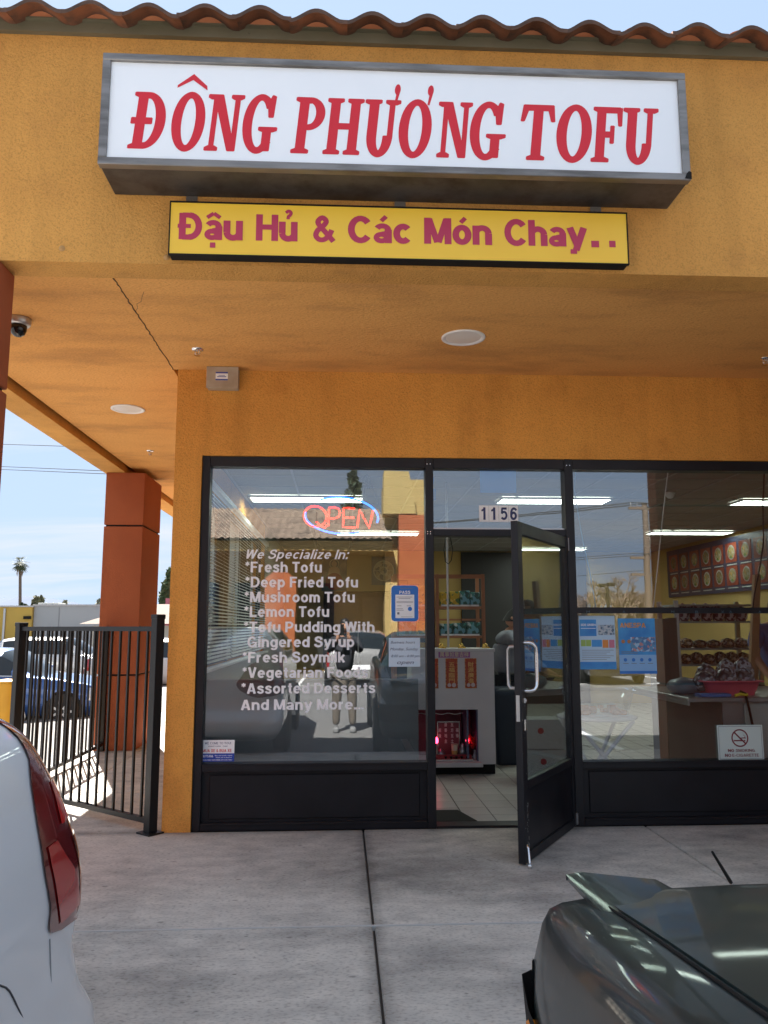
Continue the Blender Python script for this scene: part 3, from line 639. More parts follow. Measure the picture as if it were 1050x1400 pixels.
# shop floor with ceramic tiles
fb = MB(); fb.box(-1.12, 6.1, .12, 9.42, -.1, -.004); fb.box(-.6, 2.2, 9.42, 12.1, -.1, -.004); floor = struct('shop_floor', fb, GROUT)
first = None
TX, TY = .228, .25
for i in range(7):
    for j in range(14):
        x = .72+i*TX; y = .125+j*TY
        if first is None:
            mb = MB(); mb.box(.003, TX-.004, .003, TY-.004, -.004, .004, .002); first = part('floor_tile', mb, FTILE, floor); first.location = (x, y, 0)
        else: link_copy(first, 'floor_tile', floor, (x, y, random.uniform(-.0006, .0006)))
mb = MB()
for i in range(-8, 24):
    for j in range(0, 37):
        if 0 <= i < 7 and j < 14: continue
        x = .72+i*TX; y = .125+j*TY
        if x+TX < 6.09: mb.quad((x+.003, y+.003, .004), (x+TX-.004, y+.003, .004), (x+TX-.004, y+TY-.004, .004), (x+.003, y+TY-.004, .004))
part('far_floor_tile', mb, FTILE, floor, kind='stuff')
mb = MB(); mb.add([(.70, .14, .006), (1.03, .14, .006), (.93, .52, .006), (.70, .52, .006), (.70, .14, .014), (1.02, .145, .014), (.925, .515, .014), (.70, .515, .014)], [(0, 1, 5, 4), (1, 2, 6, 5), (2, 3, 7, 6), (4, 5, 6, 7)])
solo('door_mat', mb, BLK, 'black rubber mat lying just inside the doorway', 'mat')

# ------------------------------------------------------------------ main sign box
SX0, SX1, SZ0, SZ1, SF = -1.215, 1.772, 3.715, 4.31, -2.325
sg = thing('light_box_sign', (.28, -2.2, SZ0), 'long white light box sign with red serif lettering on the fascia', 'sign')
mb = MB(); mb.box(SX0, SX1, SF+.03, -2.032, SZ0, SZ1, .004)
part('sign_cabinet', mb, mat('sign_cabinet_dark', (.13, .12, .115), .5, .5, col2=(.08, .075, .07), scale=3, dirt=(.05, .04, .035), dscale=5, dlo=.45, dhi=.7), sg)
mb = MB(); e = .036
mb.box(SX0-.004, SX1+.004, SF-.006, SF+.04, SZ0-.004, SZ0+.034, .003); mb.box(SX0-.004, SX1+.004, SF-.006, SF+.04, SZ1-.034, SZ1+.004, .003)
mb.box(SX0-.004, SX0+.036, SF-.0045, SF+.038, SZ0+.034, SZ1-.034, .003); mb.box(SX1-.036, SX1+.004, SF-.0045, SF+.038, SZ0+.034, SZ1-.034, .003)
part('sign_frame', mb, SIGNFR, sg)
mb = MB(); mb.box(SX0+.03, SX1-.03, SF+.012, SF+.02, SZ0+.03, SZ1-.03); part('sign_face', mb, SIGNW, sg)
mb = MB()
for x in (-.81, .30, 1.37):
    mb = MB(); mb.box(x-.03, x+.03, -2.04, -2.032, SZ0-.05, SZ0+.0, .002); mb.lathe((x, -2.041, SZ0-.028), [(.008, 0), (.006, -.006)], 8, 'y'); part('bracket', mb, SIGNFR, sg)
mb = MB(); mb.add([(SX1+.006, SF-.008, SZ0+.0), (SX1-.03, SF-.008, SZ0+.004), (SX1-.02, SF-.008, SZ0+.03), (SX1-.008, SF-.008, SZ0+.045), (SX1+.006, SF-.008, SZ0+.04)], [(0, 1, 2, 3, 4)]); part('broken_corner', mb, BLK, sg)
# serif letters drawn piece by piece in a unit-high box, slanted a little
def ring(cx, cy, RX, RY, rx, ry, a0=0, a1=360, n=40):
    P = []
    for i in range(n+1):
        a = radians(a0+(a1-a0)*i/n); P.append(((cx+RX*cos(a), cy+RY*sin(a)), (cx+rx*cos(a), cy+ry*sin(a))))
    return [[P[i][0], P[i+1][0], P[i+1][1], P[i][1]] for i in range(n)]
def R(x0, x1, y0, y1): return [[(x0, y0), (x1, y0), (x1, y1), (x0, y1)]]
def serif(xc, w, y, up, h=.075):
    d = 1 if up else -1                                    # slab with small brackets towards the stem
    return [[(xc-w, y), (xc+w, y), (xc+w, y+d*h*.75), (xc+w*.55, y+d*h*1.1), (xc-w*.55, y+d*h*1.1), (xc-w, y+d*h*.75)][::d]]
def G_D(bar=True):
    s = R(.09, .27, 0, 1)+serif(.16, .16, 0, True)+serif(.16, .16, 1, False)+R(.25, .32, 0, .10)+R(.25, .32, .90, 1)+ring(.30, .5, .40, .5, .215, .40, -90, 90)
    if bar: s += R(-.01, .42, .44, .545)
    return s, .72
def G_O(): return ring(.34, .5, .34, .53, .165, .425), .68
def G_N(): return R(.12, .21, 0, 1)+serif(.165, .14, 0, True)+R(.62, .71, 0.0, 1)+serif(.665, .14, 1, False)+serif(.14, .15, 1, False)+[[(.11, 1), (.31, 1), (.71, 0), (.55, 0)]], .80
def G_G():
    s = ring(.36, .5, .36, .53, .18, .425, 40, 322)+R(.46, .63, .02, .42)+serif(.56, .20, .44, False)
    s += [[(.56, .62), (.65, .62), (.67, 1.0), (.60, 1.02), (.52, .86)]]; return s, .74
def G_P(): return R(.10, .28, 0, 1)+serif(.19, .18, 0, True)+serif(.17, .16, 1, False)+R(.26, .34, .90, 1)+R(.26, .34, .42, .51)+ring(.33, .71, .32, .29, .15, .195, -90, 90), .67
def G_H(): return R(.10, .28, 0, 1)+serif(.19, .17, 0, True)+serif(.19, .17, 1, False)+R(.55, .73, 0, 1)+serif(.64, .17, 0, True)+serif(.64, .17, 1, False)+R(.26, .57, .45, .55), .83
def G_U():
    s = R(.10, .28, .34, 1)+serif(.17, .17, 1, False)+R(.54, .63, .34, 1)+serif(.60, .15, 1, False)+ring(.365, .35, .265, .38, .085, .265, 180, 360)
    return s, .75
def G_T(): return R(.27, .45, 0, 1)+serif(.36, .18, 0, True)+R(.04, .68, .90, 1)+[[(.0, .70), (.06, .70), (.14, .92), (.04, 1)]]+[[(.66, .70), (.72, .70), (.68, 1), (.58, .92)]], .72
def G_F(): return R(.10, .28, 0, 1)+serif(.20, .19, 0, True)+serif(.18, .17, 1, False)+R(.26, .62, .90, 1)+[[(.60, .66), (.66, .66), (.66, 1), (.56, .92)]]+R(.26, .46, .45, .55)+[[(.42, .34), (.49, .34), (.49, .66), (.42, .66)]], .66
def horn(cx): return ring(cx, 1.20, .065, .10, .0, .0, 0, 360, 16)+[[(cx-.045, .94), (cx+.0, .93), (cx+.06, 1.17), (cx-.02, 1.12)]]
def hat(cx): return [[(cx-.34, 1.10), (cx-.02, 1.25), (cx-.02, 1.36), (cx-.34, 1.15)], [(cx-.02, 1.25), (cx+.32, 1.07), (cx+.30, 1.15), (cx-.02, 1.36)]]
LET = [('D', 173.6, 228, 0), ('O', 233, 281.7, 'hat'), ('N', 278, 335.7, 0), ('G', 330.6, 380, 0), ('P', 396.5, 445, 0), ('H', 440.5, 499, 0), ('U', 499.5, 549, 'horn'), ('O', 545, 590, 'horn'),
       ('N', 596, 647, 0), ('G', 642.7, 690.6, 0), ('T', 713, 758.5, 0), ('O', 761.5, 808, 0), ('F', 807, 852, 0), ('U', 855.5, 900.5, 0)]
GL = dict(D=G_D, O=G_O, N=G_N, G=G_G, P=G_P, H=G_H, U=G_U, T=G_T, F=G_F)
LY = SF+.0105; ZBASE = 3.808; CAPH = .305; SH = .13
for (ch, a, b, ex) in LET:
    polys, w = GL[ch]()
    yb = 198+(a-174)*.0288
    xa = aty(a, yb, LY).x; xb = aty(b, yb-70, LY).x
    polys = [[(p[0]+dx, p[1]+dy) for p in q] for q in polys for dx, dy in ((-.017, 0), (.017, 0), (0, .008), (0, -.008))]
    # extent of the slanted glyph
    mnx = min(p[0]+SH*p[1] for q in polys for p in q); mxx = max(p[0]+SH*p[1] for q in polys for p in q)
    kx = (xb-xa)/(mxx-mnx)
    if ex == 'hat': polys = polys+hat(.34)
    if ex == 'horn': polys = polys+horn(.66 if ch == 'U' else .60)
    vs = []; fs = []
    for q in polys:
        area = sum(q[i][0]*q[(i+1) % len(q)][1]-q[(i+1) % len(q)][0]*q[i][1] for i in range(len(q)))
        # drop repeated points
        q2 = []
        for p in (q if area > 0 else q[::-1]):
            if not q2 or (abs(p[0]-q2[-1][0])+abs(p[1]-q2[-1][1]) > 1e-5): q2.append(p)
        if abs(q2[0][0]-q2[-1][0])+abs(q2[0][1]-q2[-1][1]) < 1e-5: q2.pop()
        if len(q2) < 3 or abs(area) < 1e-7: continue
        fs.append([len(vs)+i for i in range(len(q2))]); vs += [Vector(p) for p in q2]
    ov, of = union2d(vs, fs)
    mb = MB(); mb.add([(xa+((v.x+SH*v.y)-mnx)*kx, LY, ZBASE+v.y*CAPH) for v in ov], of)
    part('letter', mb, SIGNR, sg)

# ------------------------------------------------------------------ yellow sign
YF = -2.105
ys = thing('yellow_sign', (.3, -2.07, 3.355), 'thin yellow sign with maroon lettering below the white light box', 'sign')
mb = MB(); mb.box(-.904, 1.513, YF+.012, -2.031, 3.355, 3.645, .002); mb.box(-.908, 1.517, YF-.004, YF+.014, 3.640, 3.648); mb.box(-.908, 1.517, YF-.004, YF+.014, 3.352, 3.358); mb.box(-.908, -.902, YF-.0035, YF+.013, 3.358, 3.640); mb.box(1.511, 1.517, YF-.0035, YF+.013, 3.358, 3.640); part('sign_cabinet', mb, BLK, ys)
mb = MB(); mb.box(-.902, 1.511, YF, YF+.011, 3.358, 3.640); part('sign_face', mb, YELL, ys)
for (wd, a, b) in (('Đậu', 245, 331), ('Hủ', 350.5, 406), ('&', 427.5, 457.5), ('Các', 476, 562), ('Món', 580.5, 672), ('Chay', 690, 801)):
    z = aty(a, 327+(a-243)*.0185, YF).z
    for mb in hv_words(wd, aty(a, 320, YF).x, aty(b, 330, YF).x, z, .146, YF-.0012, wt=1.16, gap=.06): part('word', mb, MAROON, ys)
for a, b in ((808.5, 819), (833, 841.5)):
    mb = MB(); x0 = aty(a, 335, YF).x; x1 = aty(b, 335, YF).x; z = aty(a, 338, YF).z; mb.box(x0, x1, YF-.002, YF-.0005, z, z+.036); part('dot', mb, MAROON, ys)
mb = MB()
for x, zz in ((-1.473, 3.407), (-.931, 3.371)):
    mb = MB(); mb.lathe((x, -2.032, zz), [(.017, 0), (.015, -.004), (.007, -.005), (.006, -.010)], 12, 'y'); solo('wall_bolt', mb, mat('ochre_metal', (.5, .28, .1), .6), 'round bolt cap on the fascia '+('at the left end of the yellow sign' if x > -1.2 else 'well left of the yellow sign'), 'bolt', loc=(x, -2.032, zz))

# ------------------------------------------------------------------ fittings under the canopy
LENS = mat('frosted_lamp_lens', (.72, .70, .66), .35)
for (x, y, lb) in ((.82, -.83, 'white recessed downlight in the soffit above the shop door'), (-1.95, 1.13, 'white recessed downlight over the side walkway')):
    t = thing('recessed_light', (x, y, ZS-.02), lb, 'ceiling light', 'recessed lights in the soffit')
    mb = MB(); mb.lathe((x, y, ZS), [(.150, 0), (.150, -.008), (.140, -.012), (.122, -.006), (.118, 0)], 32); part('trim_ring', mb, WHITE, t)
    mb = MB(); mb.lathe((x, y, ZS), [(.121, -.004), (.10, -.006), (.05, -.010), (.001, -.012)], 32); part('lens', mb, LENS, t)
for (x, y, lb) in ((-1.04, -.50, 'small sprinkler head in the soffit above the grey alarm box'), (3.12, -.50, 'small sprinkler head in the soffit at the right edge of the photo'), (-2.16, 2.9, 'small sprinkler head over the side walkway behind the downlight')):
    t = thing('sprinkler', (x, y, ZS-.05), lb, 'sprinkler', 'sprinkler heads in the soffit')
    mb = MB(); mb.lathe((x, y, ZS), [(.042, 0), (.040, -.006), (.022, -.010), (.012, -.012)], 16); part('escutcheon', mb, CHROME, t)
    mb = MB(); mb.tube([(x-.014, y, ZS-.01), (x-.018, y, ZS-.03), (x, y, ZS-.045), (x+.018, y, ZS-.03), (x+.014, y, ZS-.01)], .004, 6); mb.lathe((x, y, ZS-.048), [(.022, 0), (.022, .003)], 12); mb.tube([(x, y, ZS-.01), (x, y, ZS-.045)], .004, 6); part('deflector', mb, CHROME, t)
x, y = -2.085, -1.02
t = thing('security_camera', (x, y, ZS-.12), 'black dome security camera half hidden behind the left rust pillar', 'camera')
mb = MB(); mb.lathe((x, y, ZS), [(.075, 0), (.075, -.03), (.066, -.045), (.05, -.046)], 20); part('base', mb, GREYM, t)
mb = MB(); mb.lathe((x, y, ZS-.045), [(.052, 0), (.052, -.03), (.04, -.058), (.02, -.072), (.001, -.075)], 20); part('dome', mb, mat('dark_dome', (.01, .01, .012), .08), t)
t = thing('alarm_box', (-.915, -.06, 3.24), 'grey metal alarm box high on the wall corner under the soffit', 'box')
mb = MB(); mb.box(-1.033, -.80, -.115, -.031, 3.245, 3.405, .004); part('housing', mb, mat('dusty_beige_metal', (.42, .36, .28), .6, col2=(.34, .27, .19), scale=6), t)
mb = MB(); mb.box(-1.037, -.796, -.123, -.113, 3.241, 3.409, .003); part('cover', mb, mat('dusty_beige_metal2', (.44, .38, .30), .6, col2=(.36, .28, .19), scale=9), t)
mb = MB(); mb.box(-.967, -.875, -.1245, -.1235, 3.30, 3.365); lb = part('label_sticker', mb, PAPER, t)
mb = MB(); mb.box(-.967, -.875, -.1252, -.1246, 3.354, 3.365); mb.box(-.967, -.875, -.1252, -.1246, 3.30, 3.311); mb.box(-.955, -.887, -.1252, -.1246, 3.325, 3.331); mb.box(-.945, -.897, -.1252, -.1246, 3.337, 3.341); part('print', mb, mat('blue_ink', (.03, .06, .35), .5), lb)
# hook with wires on the side beam
WIRE = mat('wire_black', (.02, .02, .02), .6)
mb = MB()
for (a, b, sag, yy) in (((-40, 606), (150, 612), .0, 9), ((-40, 636), (148, 644), 0, 9), ((-40, 640), (148, 648), 0, 9)):
    p = aty(*a, 26); q = aty(*b, yy) if False else aty(*b, 14); mb.tube([p, q], .012, 4)
solo('overhead_wires', mb, WIRE, 'thin overhead wires crossing the sky left of the rust pillar', 'wires')
mb = MB(); p = atx(150, 650, -2.86); p = Vector((-2.87, 3.95, 3.40)); mb.tube([p, p+Vector((-.05, 0, .03)), p+Vector((-.09, 0, .01)), p+Vector((-.10, 0, .05))], .008, 6); mb.box(-2.875, -2.85, 3.93, 3.97, 3.36, 3.44); solo('wire_hook', mb, GREYM, 'small metal wire hook on the beam end above the far rust pillar', 'hook')

# ------------------------------------------------------------------ iron fence panels
def fence(p, q, label, n, ztop=1.452, posts=(1, 1), group='black iron fence panels of the side walkway'):
    p = Vector(p); q = Vector(q); d = (q-p).normalized()
    t = thing('iron_fence', p, label, 'fence', group)
    mb = MB(); mb.bar(p+Vector((0, 0, ztop-.018)), q+Vector((0, 0, ztop-.018)), .04, .036); part('rail', mb, FENCE, t)
    mb = MB(); mb.bar(p+Vector((0, 0, .085)), q+Vector((0, 0, .085)), .04, .036); part('rail', mb, FENCE, t)
    first = None; L = (q-p).length
    for i in range(n):
        s = L*(i+1)/(n+1); c = p+d*s
        if first is None:
            mb = MB(); mb.bar(p+Vector((0, 0, .10)), p+Vector((0, 0, ztop-.03)), 0.0165, .0165, up=tuple(d)); first = part('bar', mb, FENCE, t); first.location = c-p
        else: link_copy(first, 'bar', t, c-p)
    for k, (e, zt) in enumerate(posts):
        c = p if k == 0 else q
        if not e: continue
        mb = MB(); a = atan2(d.y, d.x); h = e/2
        mm = MB(); mm.box(-h, h, -h, h, 0, zt, .003); mm.box(-h-.004, h+.004, -h-.004, h+.004, zt-.03, zt+.004, .004)
        if k == 0: mm.box(-h-.04, h+.04, -h-.03, h+.03, 0, .012, .002)
        mb.add([(c.x+x*cos(a)-y*sin(a), c.y+x*sin(a)+y*cos(a), z) for x, y, z in mm.v], mm.f); part('post', mb, FENCE, t)
    return t
fence((-1.345, -.045, 0), (-2.81, 1.22, 0), 'black iron fence panel running from the shop corner towards the lot', 16, posts=((.070, 1.535), (.075, 1.485)))
fence((-2.815, 1.27, 0), (-2.815, 3.86, 0), 'black iron fence panel along the walkway edge ending at the far rust pillar', 20, posts=((0, 0), (.05, 1.45)))

# ------------------------------------------------------------------ lettering on the left pane
t = thing('window_lettering', (-.3, .04, .84), 'white vinyl menu lettering on the left shop window beginning We Specialize In', 'lettering')
LINES = [('We Specialize In:', 334, 475, 764, .27, .022), ('*Fresh Tofu', 335, 440, 782.5, 0, .04), ('*Deep Fried Tofu', 335, 489.5, 803, 0, .04), ('*Mushroom Tofu', 334, 485, 823.5, 0, .04),
         ('*Lemon Tofu', 333.5, 450, 843.5, 0, .04), ('*Tofu Pudding With', 333, 512, 864.5, 0, .04), ('Gingered Syrup', 338, 484.5, 885, 0, .04), ('*Fresh Soymilk', 331, 472, 906, 0, .04),
         ('*Vegetarian Foods', 331, 503, 927, 0, .04), ('*Assorted Desserts', 329.5, 513, 948.5, 0, .04), ('And Many More...', 329, 497.5, 971, 0, .04)]
GY = .0425
for (s, a, b, yb, sh, bo) in LINES:
    pa = aty(a, yb, GY); pb = aty(b, yb, GY); cap = (aty(400, yb-14.6, GY)-aty(400, yb, GY)).z
    for mb in hv_words(s, pa.x, pb.x, pa.z, cap*(.88 if sh else 1.0), GY, shear=sh, wt=.82 if sh else 1.0, gap=.09): part('word', mb, WHITEV, t)
# house number on the transom
t = thing('house_number', (1.2, .04, 2.24), 'white house number stickers reading 1156 on the glass above the door', 'house number')
x0 = aty(655, 700, GY).x; x1 = aty(708.5, 700, GY).x; z0 = aty(680, 713.5, GY).z; z1 = aty(680, 691, GY).z
for i, ch in enumerate('1156'):
    w = (x1-x0)/4; mb = MB(); mb.box(x0+i*w+.001, x0+(i+1)*w-.001, GY, GY+.002, z0, z1); st = part('sticker', mb, PAPER, t)
    mb = MB()
    hv_text(mb, ch, x0+i*w+w*(.20 if ch == '1' else .16), x0+(i+1)*w-w*(.30 if ch == '1' else .14), z0+.016, z1-z0-.032, GY-.0008)
    part('numeral', mb, mat('navy_ink', (.02, .035, .13), .5), st)

# neon sign
NR = mat('neon_red', (.8, .05, .03), .4, emit=(1, .02, .01), est=1.3); NB = mat('neon_blue', (.03, .15, .8), .4, emit=(.01, .12, 1), est=1.2)
t = thing('neon_sign', (0, .12, 2.1), 'lit red and blue neon OPEN sign hanging in the left shop window', 'neon sign')
NY = .13
def npt(a, b): return aty(a, b, NY)
def ntube(pts, m, r=.0075, nm='neon_tube'): mb = MB(); mb.tube([npt(*p) for p in pts], r, 8); part(nm, mb, m, t)
ntube([(431+15.5*cos(a), 706-14*sin(a)+.06*(15.5*cos(a))) for a in [radians(d) for d in range(-60, 292, 14)]], NR)
ntube([(432, 713), (437, 718), (444, 721.5), (447, 718)], NR)
ntube([(449, 719), (449.5, 705), (450, 694), (457, 693.5), (463, 695.5), (465, 701), (463, 706.5), (457, 709), (450, 708.5)], NR)
ntube([(485, 695.5), (476, 694.5), (470, 694.5), (469.5, 707), (469, 720.5), (477, 721), (486, 721.5)], NR)
ntube([(469.5, 707.5), (484, 708)], NR)
ntube([(488.5, 721.5), (490, 709), (491.5, 696.5), (498, 709), (505, 722), (507.5, 710), (510, 698)], NR)
C0 = (467, 706); E = lambda d, dx=0: (C0[0]+50*cos(radians(d)), C0[1]-26*sin(radians(d))*(1 if sin(radians(d)) > 0 else .92)+.05*50*cos(radians(d)))
ntube([E(d) for d in range(125, -16, -7)], NB, .007); ntube([E(d) for d in range(172, 304, 7)], NB, .007)
mb = MB()
top = npt(505, 646)
for pts in ([(478, 681), (487, 664), (502, 648)], [(518, 690), (511, 670), (502, 648)], [(497, 682), (499, 665), (502, 648)], [(430, 725), (433, 742), (446, 757)], [(484, 724), (482, 742), (474, 757)]):
    mb.tube([npt(*p) for p in pts], .0022, 6)
for k in range(5):
    a = k*1.256; mb.tube([npt(503, 663), npt(503+9*cos(a), 663+6*sin(a)), npt(503+4*cos(a+.6), 663+5*sin(a+.6)), npt(503, 663)], .0022, 5)
part('cord', mb, WIRE, t)
mb = MB(); mb.box(npt(452, 0).x, npt(490, 0).x, NY+.02, NY+.05, npt(0, 712).z, npt(0, 703).z, .003)
for a in (433, 458, 478, 498): mb.bar(npt(a, 700), npt(a, 716), .008, .03)
part('transformer', mb, BLK, t)
mb = MB(); mb.tube([npt(518, 700), npt(530, 706), npt(545, 709), npt(560, 709), npt(575, 704)], .002, 5); solo('power_cord', mb, WIRE, 'thin black cord strung right of the neon sign inside the window', 'cord')
# loose cables at the left jamb
mb = MB(); mb.tube([aty(*p, .1) for p in ((289, 660), (291, 690), (296, 725), (303, 755), (306, 775), (301, 798), (300, 801))], .0028, 6); solo('hanging_cable', mb, WIRE, 'black cable dangling inside the left edge of the left window', 'cable')
mb = MB(); mb.tube([aty(*p, .06) for p in ((284, 735), (282, 780), (279, 850), (277, 900))], .003, 6); solo('straight_cable', mb, WIRE, 'thin black cable hanging straight beside the left window jamb', 'cable')

# paper things on glass
BLUEI = mat('poster_blue', (.03, .22, .62), .45, col2=(.08, .42, .80), scale=5)
def sheet(name, a, b, c, d, y, m, label, cat, th=.0015, parts=()):
    p = aty(a, b, y); q = aty(c, d, y); mb = MB(); mb.box(p.x, q.x, y, y+th, q.z, p.z)
    o = thing(name, ((p.x+q.x)/2, y, q.z), label, cat); part('sheet', mb, m, o)
    return o, p.x, q.x, q.z, p.z
PB = mat('pass_card_blue', (.02, .18, .62), .4)
o, x0, x1, z0, z1 = sheet('inspection_card', 534, 799, 573, 851, GY, glass_mat('clear_sleeve', (.75, .8, .95), .10), 'blue inspection card reading PASS taped inside the left window', 'card')
k = (x1-x0)/39.
def sub(x0, z1, k, rects, y, m, o, nm='print'):
    mb = MB()
    for (a, b, c, d) in rects: mb.box(x0+a*k, x0+c*k, y-.0006, y, z1-d*k, z1-b*k)
    return part(nm, mb, m, o)
mb = MB(); rr = 5*k; pts = []
for (cx, cz, a0) in ((x1-1*k-rr, z1-1.5*k-rr, 0), (x0+1*k+rr, z1-1.5*k-rr, 90), (x0+1*k+rr, z0+1.5*k+rr, 180), (x1-1*k-rr, z0+1.5*k+rr, 270)):
    pts += [(cx+rr*cos(radians(a0+i*15)), cz+rr*sin(radians(a0+i*15))) for i in range(7)]
mb.prism(pts, 'y', GY-.002, GY-.0008); part('card', mb, PB, o)
sub(x0, z1, k, [(6.5, 14, 32.5, 46)], GY-.002, PAPER, o)
mb = MB(); hv_text(mb, 'PASS', x0+12*k, x0+27*k, z1-13*k, 4.3*k, GY-.003); part('print', mb, WHITEV, o)
GREYINK = mat('grey_ink', (.20, .21, .25), .6)
sub(x0, z1, k, [(8, 17, 30, 17.6), (11, 19, 27, 19.6), (8, 23, 31, 23.5), (8, 24.5, 31, 25), (9, 29, 15, 29.6), (22, 29, 28, 29.6), (8, 33, 17, 33.5), (8, 35, 18, 35.5), (9, 38, 12, 41), (14, 44, 30, 44.4), (13, 5, 30, 5.6)], GY-.0028, GREYINK, o)
mb = MB(); mb.lathe((x0+26.5*k, GY-.0026, z1-33.5*k), [(2.9*k, 0), (2.8*k, -.0005)], 18, 'y'); part('print', mb, PB, o)
mb = MB(); mb.tube([aty(*p, .05) for p in ((545, 800), (545, 794), (557, 794), (557, 800))], .0016, 5); part('hanger', mb, WIRE, o)
o, x0, x1, z0, z1 = sheet('hours_notice', 531.5, 872, 574.5, 911.5, GY, mat('notice_paper', (.60, .72, .84), .6), 'pale blue handwritten business hours sheet below the blue pass card', 'notice')
mb = MB()
hh = z1-z0
for i, (s, a, b, hgt) in enumerate((('Business hours', .06, .84, .095), ('Monday_Sunday', .04, .94, .10), ('8:00 am - 6:00 pm', .08, .98, .09), ('open', .26, .80, .13))):
    mb = MB(); add_text(mb, s, x0+(x1-x0)*a, x0+(x1-x0)*b, z1-hh*(.20+.235*i), hh*hgt, GY-.001, bold=0, shear=.3); part('handwriting', mb, mat('pen_ink', (.05, .06, .13), .6), o)
o, x0, x1, z0, z1 = sheet('business_sticker', 274.5, 1012, 320, 1041, GY, PAPER, 'white and blue business sticker in the lower left corner of the left window', 'sticker')
h = z1-z0; w = x1-x0
mb = MB(); mb.box(x0, x1, GY-.0008, GY, z0, z0+h*.38); part('print', mb, mat('deep_blue_ink', (.012, .06, .42), .5), o)
mb = MB(); hv_text(mb, 'WE COME TO YOU!', x0+w*.12, x1-w*.10, z1-h*.20, h*.11, GY-.0005, wt=.6); add_text(mb, 'WANT CASH   CAR?', x0+w*.22, x1-w*.2, z1-h*.31, h*.05, GY-.0005); part('print', mb, mat('navy_ink', (.02, .035, .13)), o)
mb = MB(); hv_text(mb, 'MUA XE & BUA XE', x0+w*.06, x1-w*.08, z1-h*.56, h*.14, GY-.0005, wt=.9); part('print', mb, mat('red_ink', (.65, .04, .04)), o)
mb = MB(); add_text(mb, '408.775.0066', x0+w*.03, x0+w*.38, z0+h*.20, h*.12, GY-.0014, bold=.03); add_text(mb, 'Buy and trade, repair', x0+w*.43, x1-w*.05, z0+h*.26, h*.05, GY-.0014); add_text(mb, 'Please ask us about us', x0+w*.46, x1-w*.07, z0+h*.17, h*.05, GY-.0014); add_text(mb, 'SEDAN AND VAN DIESEL DU CAC HIEU', x0+w*.03, x1-w*.06, z0+h*.05, h*.06, GY-.0014, bold=.02); part('print', mb, WHITEV, o)
# two posters in the right window
o, x0, x1, z0, z1 = sheet('info_poster', 791, 842, 843, 915, .0428, mat('poster_pale', (.50, .68, .85), .5), 'left blue and white water poster in the right window beside the door', 'poster')
PY = .0428
W_, H_ = x1-x0, z1-z0
def rects(o, lst, m, y=PY, nm='print'):
    mb = MB()
    for (a, b, c, d) in lst: mb.box(x0+a*W_, x0+c*W_, y-.0012, y, z1-d*H_, z1-b*H_)
    return part(nm, mb, m, o)
rects(o, [(.02, .07, .48, .38), (0, .86, 1, 1), (.34, .45, .62, .58)], BLUEI)
rects(o, [(.52, .17, .98, .36)], mat('photo_print', (.10, .16, .25), .5, col2=[(.5, .55, .6), (.3, .4, .5), (.6, .35, .1)], scale=60, lo=0, hi=1, voro=True))
rects(o, [(.04, .45, .17, .57), (.18, .45, .32, .57)], mat('poster_green', (.35, .5, .12), .5)); rects(o, [(.64, .45, .80, .60)], mat('poster_orange', (.75, .28, .06), .5)); rects(o, [(.82, .45, .97, .60)], mat('poster_pink', (.6, .2, .3), .5))
rects(o, [(.06, .64+.035*i, .94-.1*(i % 3), .648+.035*i) for i in range(6)], mat('grey_ink', (.2, .21, .25)))
mb = MB(); add_text(mb, 'SIDE GREEN', x0+.05*W_, x0+.46*W_, z1-.19*H_, .045*H_, PY-.002, bold=.03); mb.box(x0+.05*W_, x0+.46*W_, PY-.002, PY-.0013, z1-.24*H_, z1-.23*H_); part('print', mb, WHITEV, o)
o, x0, x1, z0, z1 = sheet('spa_poster', 844.5, 845.5, 898.5, 921, .0428, BLUEI, 'blue poster with orange ANESPA heading, right of the two in the window', 'poster')
W_, H_ = x1-x0, z1-z0
rects(o, [(0, .66, 1, 1)], mat('poster_paleblue', (.25, .48, .80), .5)); rects(o, [(.0, .95, 1, 1)], PB, PY-.0013)
rects(o, [(.32, .34, .98, .60)], mat('photo_print2', (.08, .2, .42), .5, col2=[(.35, .55, .75), (.5, .25, .25), (.12, .3, .5), (.6, .7, .8)], scale=55, lo=0, hi=1, voro=True))
mb = MB(); hv_text(mb, 'ANESPA', x0+.05*W_, x0+.74*W_, z1-.17*H_, .09*H_, PY-.002, wt=.85)
part('print', mb, mat('orange_ink', (.80, .35, .04), .5), o)
mb = MB()
for i in range(4): mb.lathe((x0+(.16+.22*i)*W_, PY-.0013, z1-.75*H_), [(.047*W_, 0), (.045*W_, -.0008)], 14, 'y')
part('print', mb, PB, o)
mb = MB()
for i in range(2): mb.lathe((x0+(.12+.16*i)*W_, PY-.0013, z1-.42*H_), [(.05*W_, 0), (.045*W_, -.0008)], 14, 'y')
part('print', mb, mat('orange_brown_ink', (.45, .2, .08), .5), o)
rects(o, [(.06, .60, .40, .61), (.06, .625, .5, .635), (.1, .81, .24, .82), (.32, .81, .46, .82), (.54, .81, .68, .82), (.76, .81, .9, .82)], mat('grey_ink', (.2, .21, .25)), PY-.001)
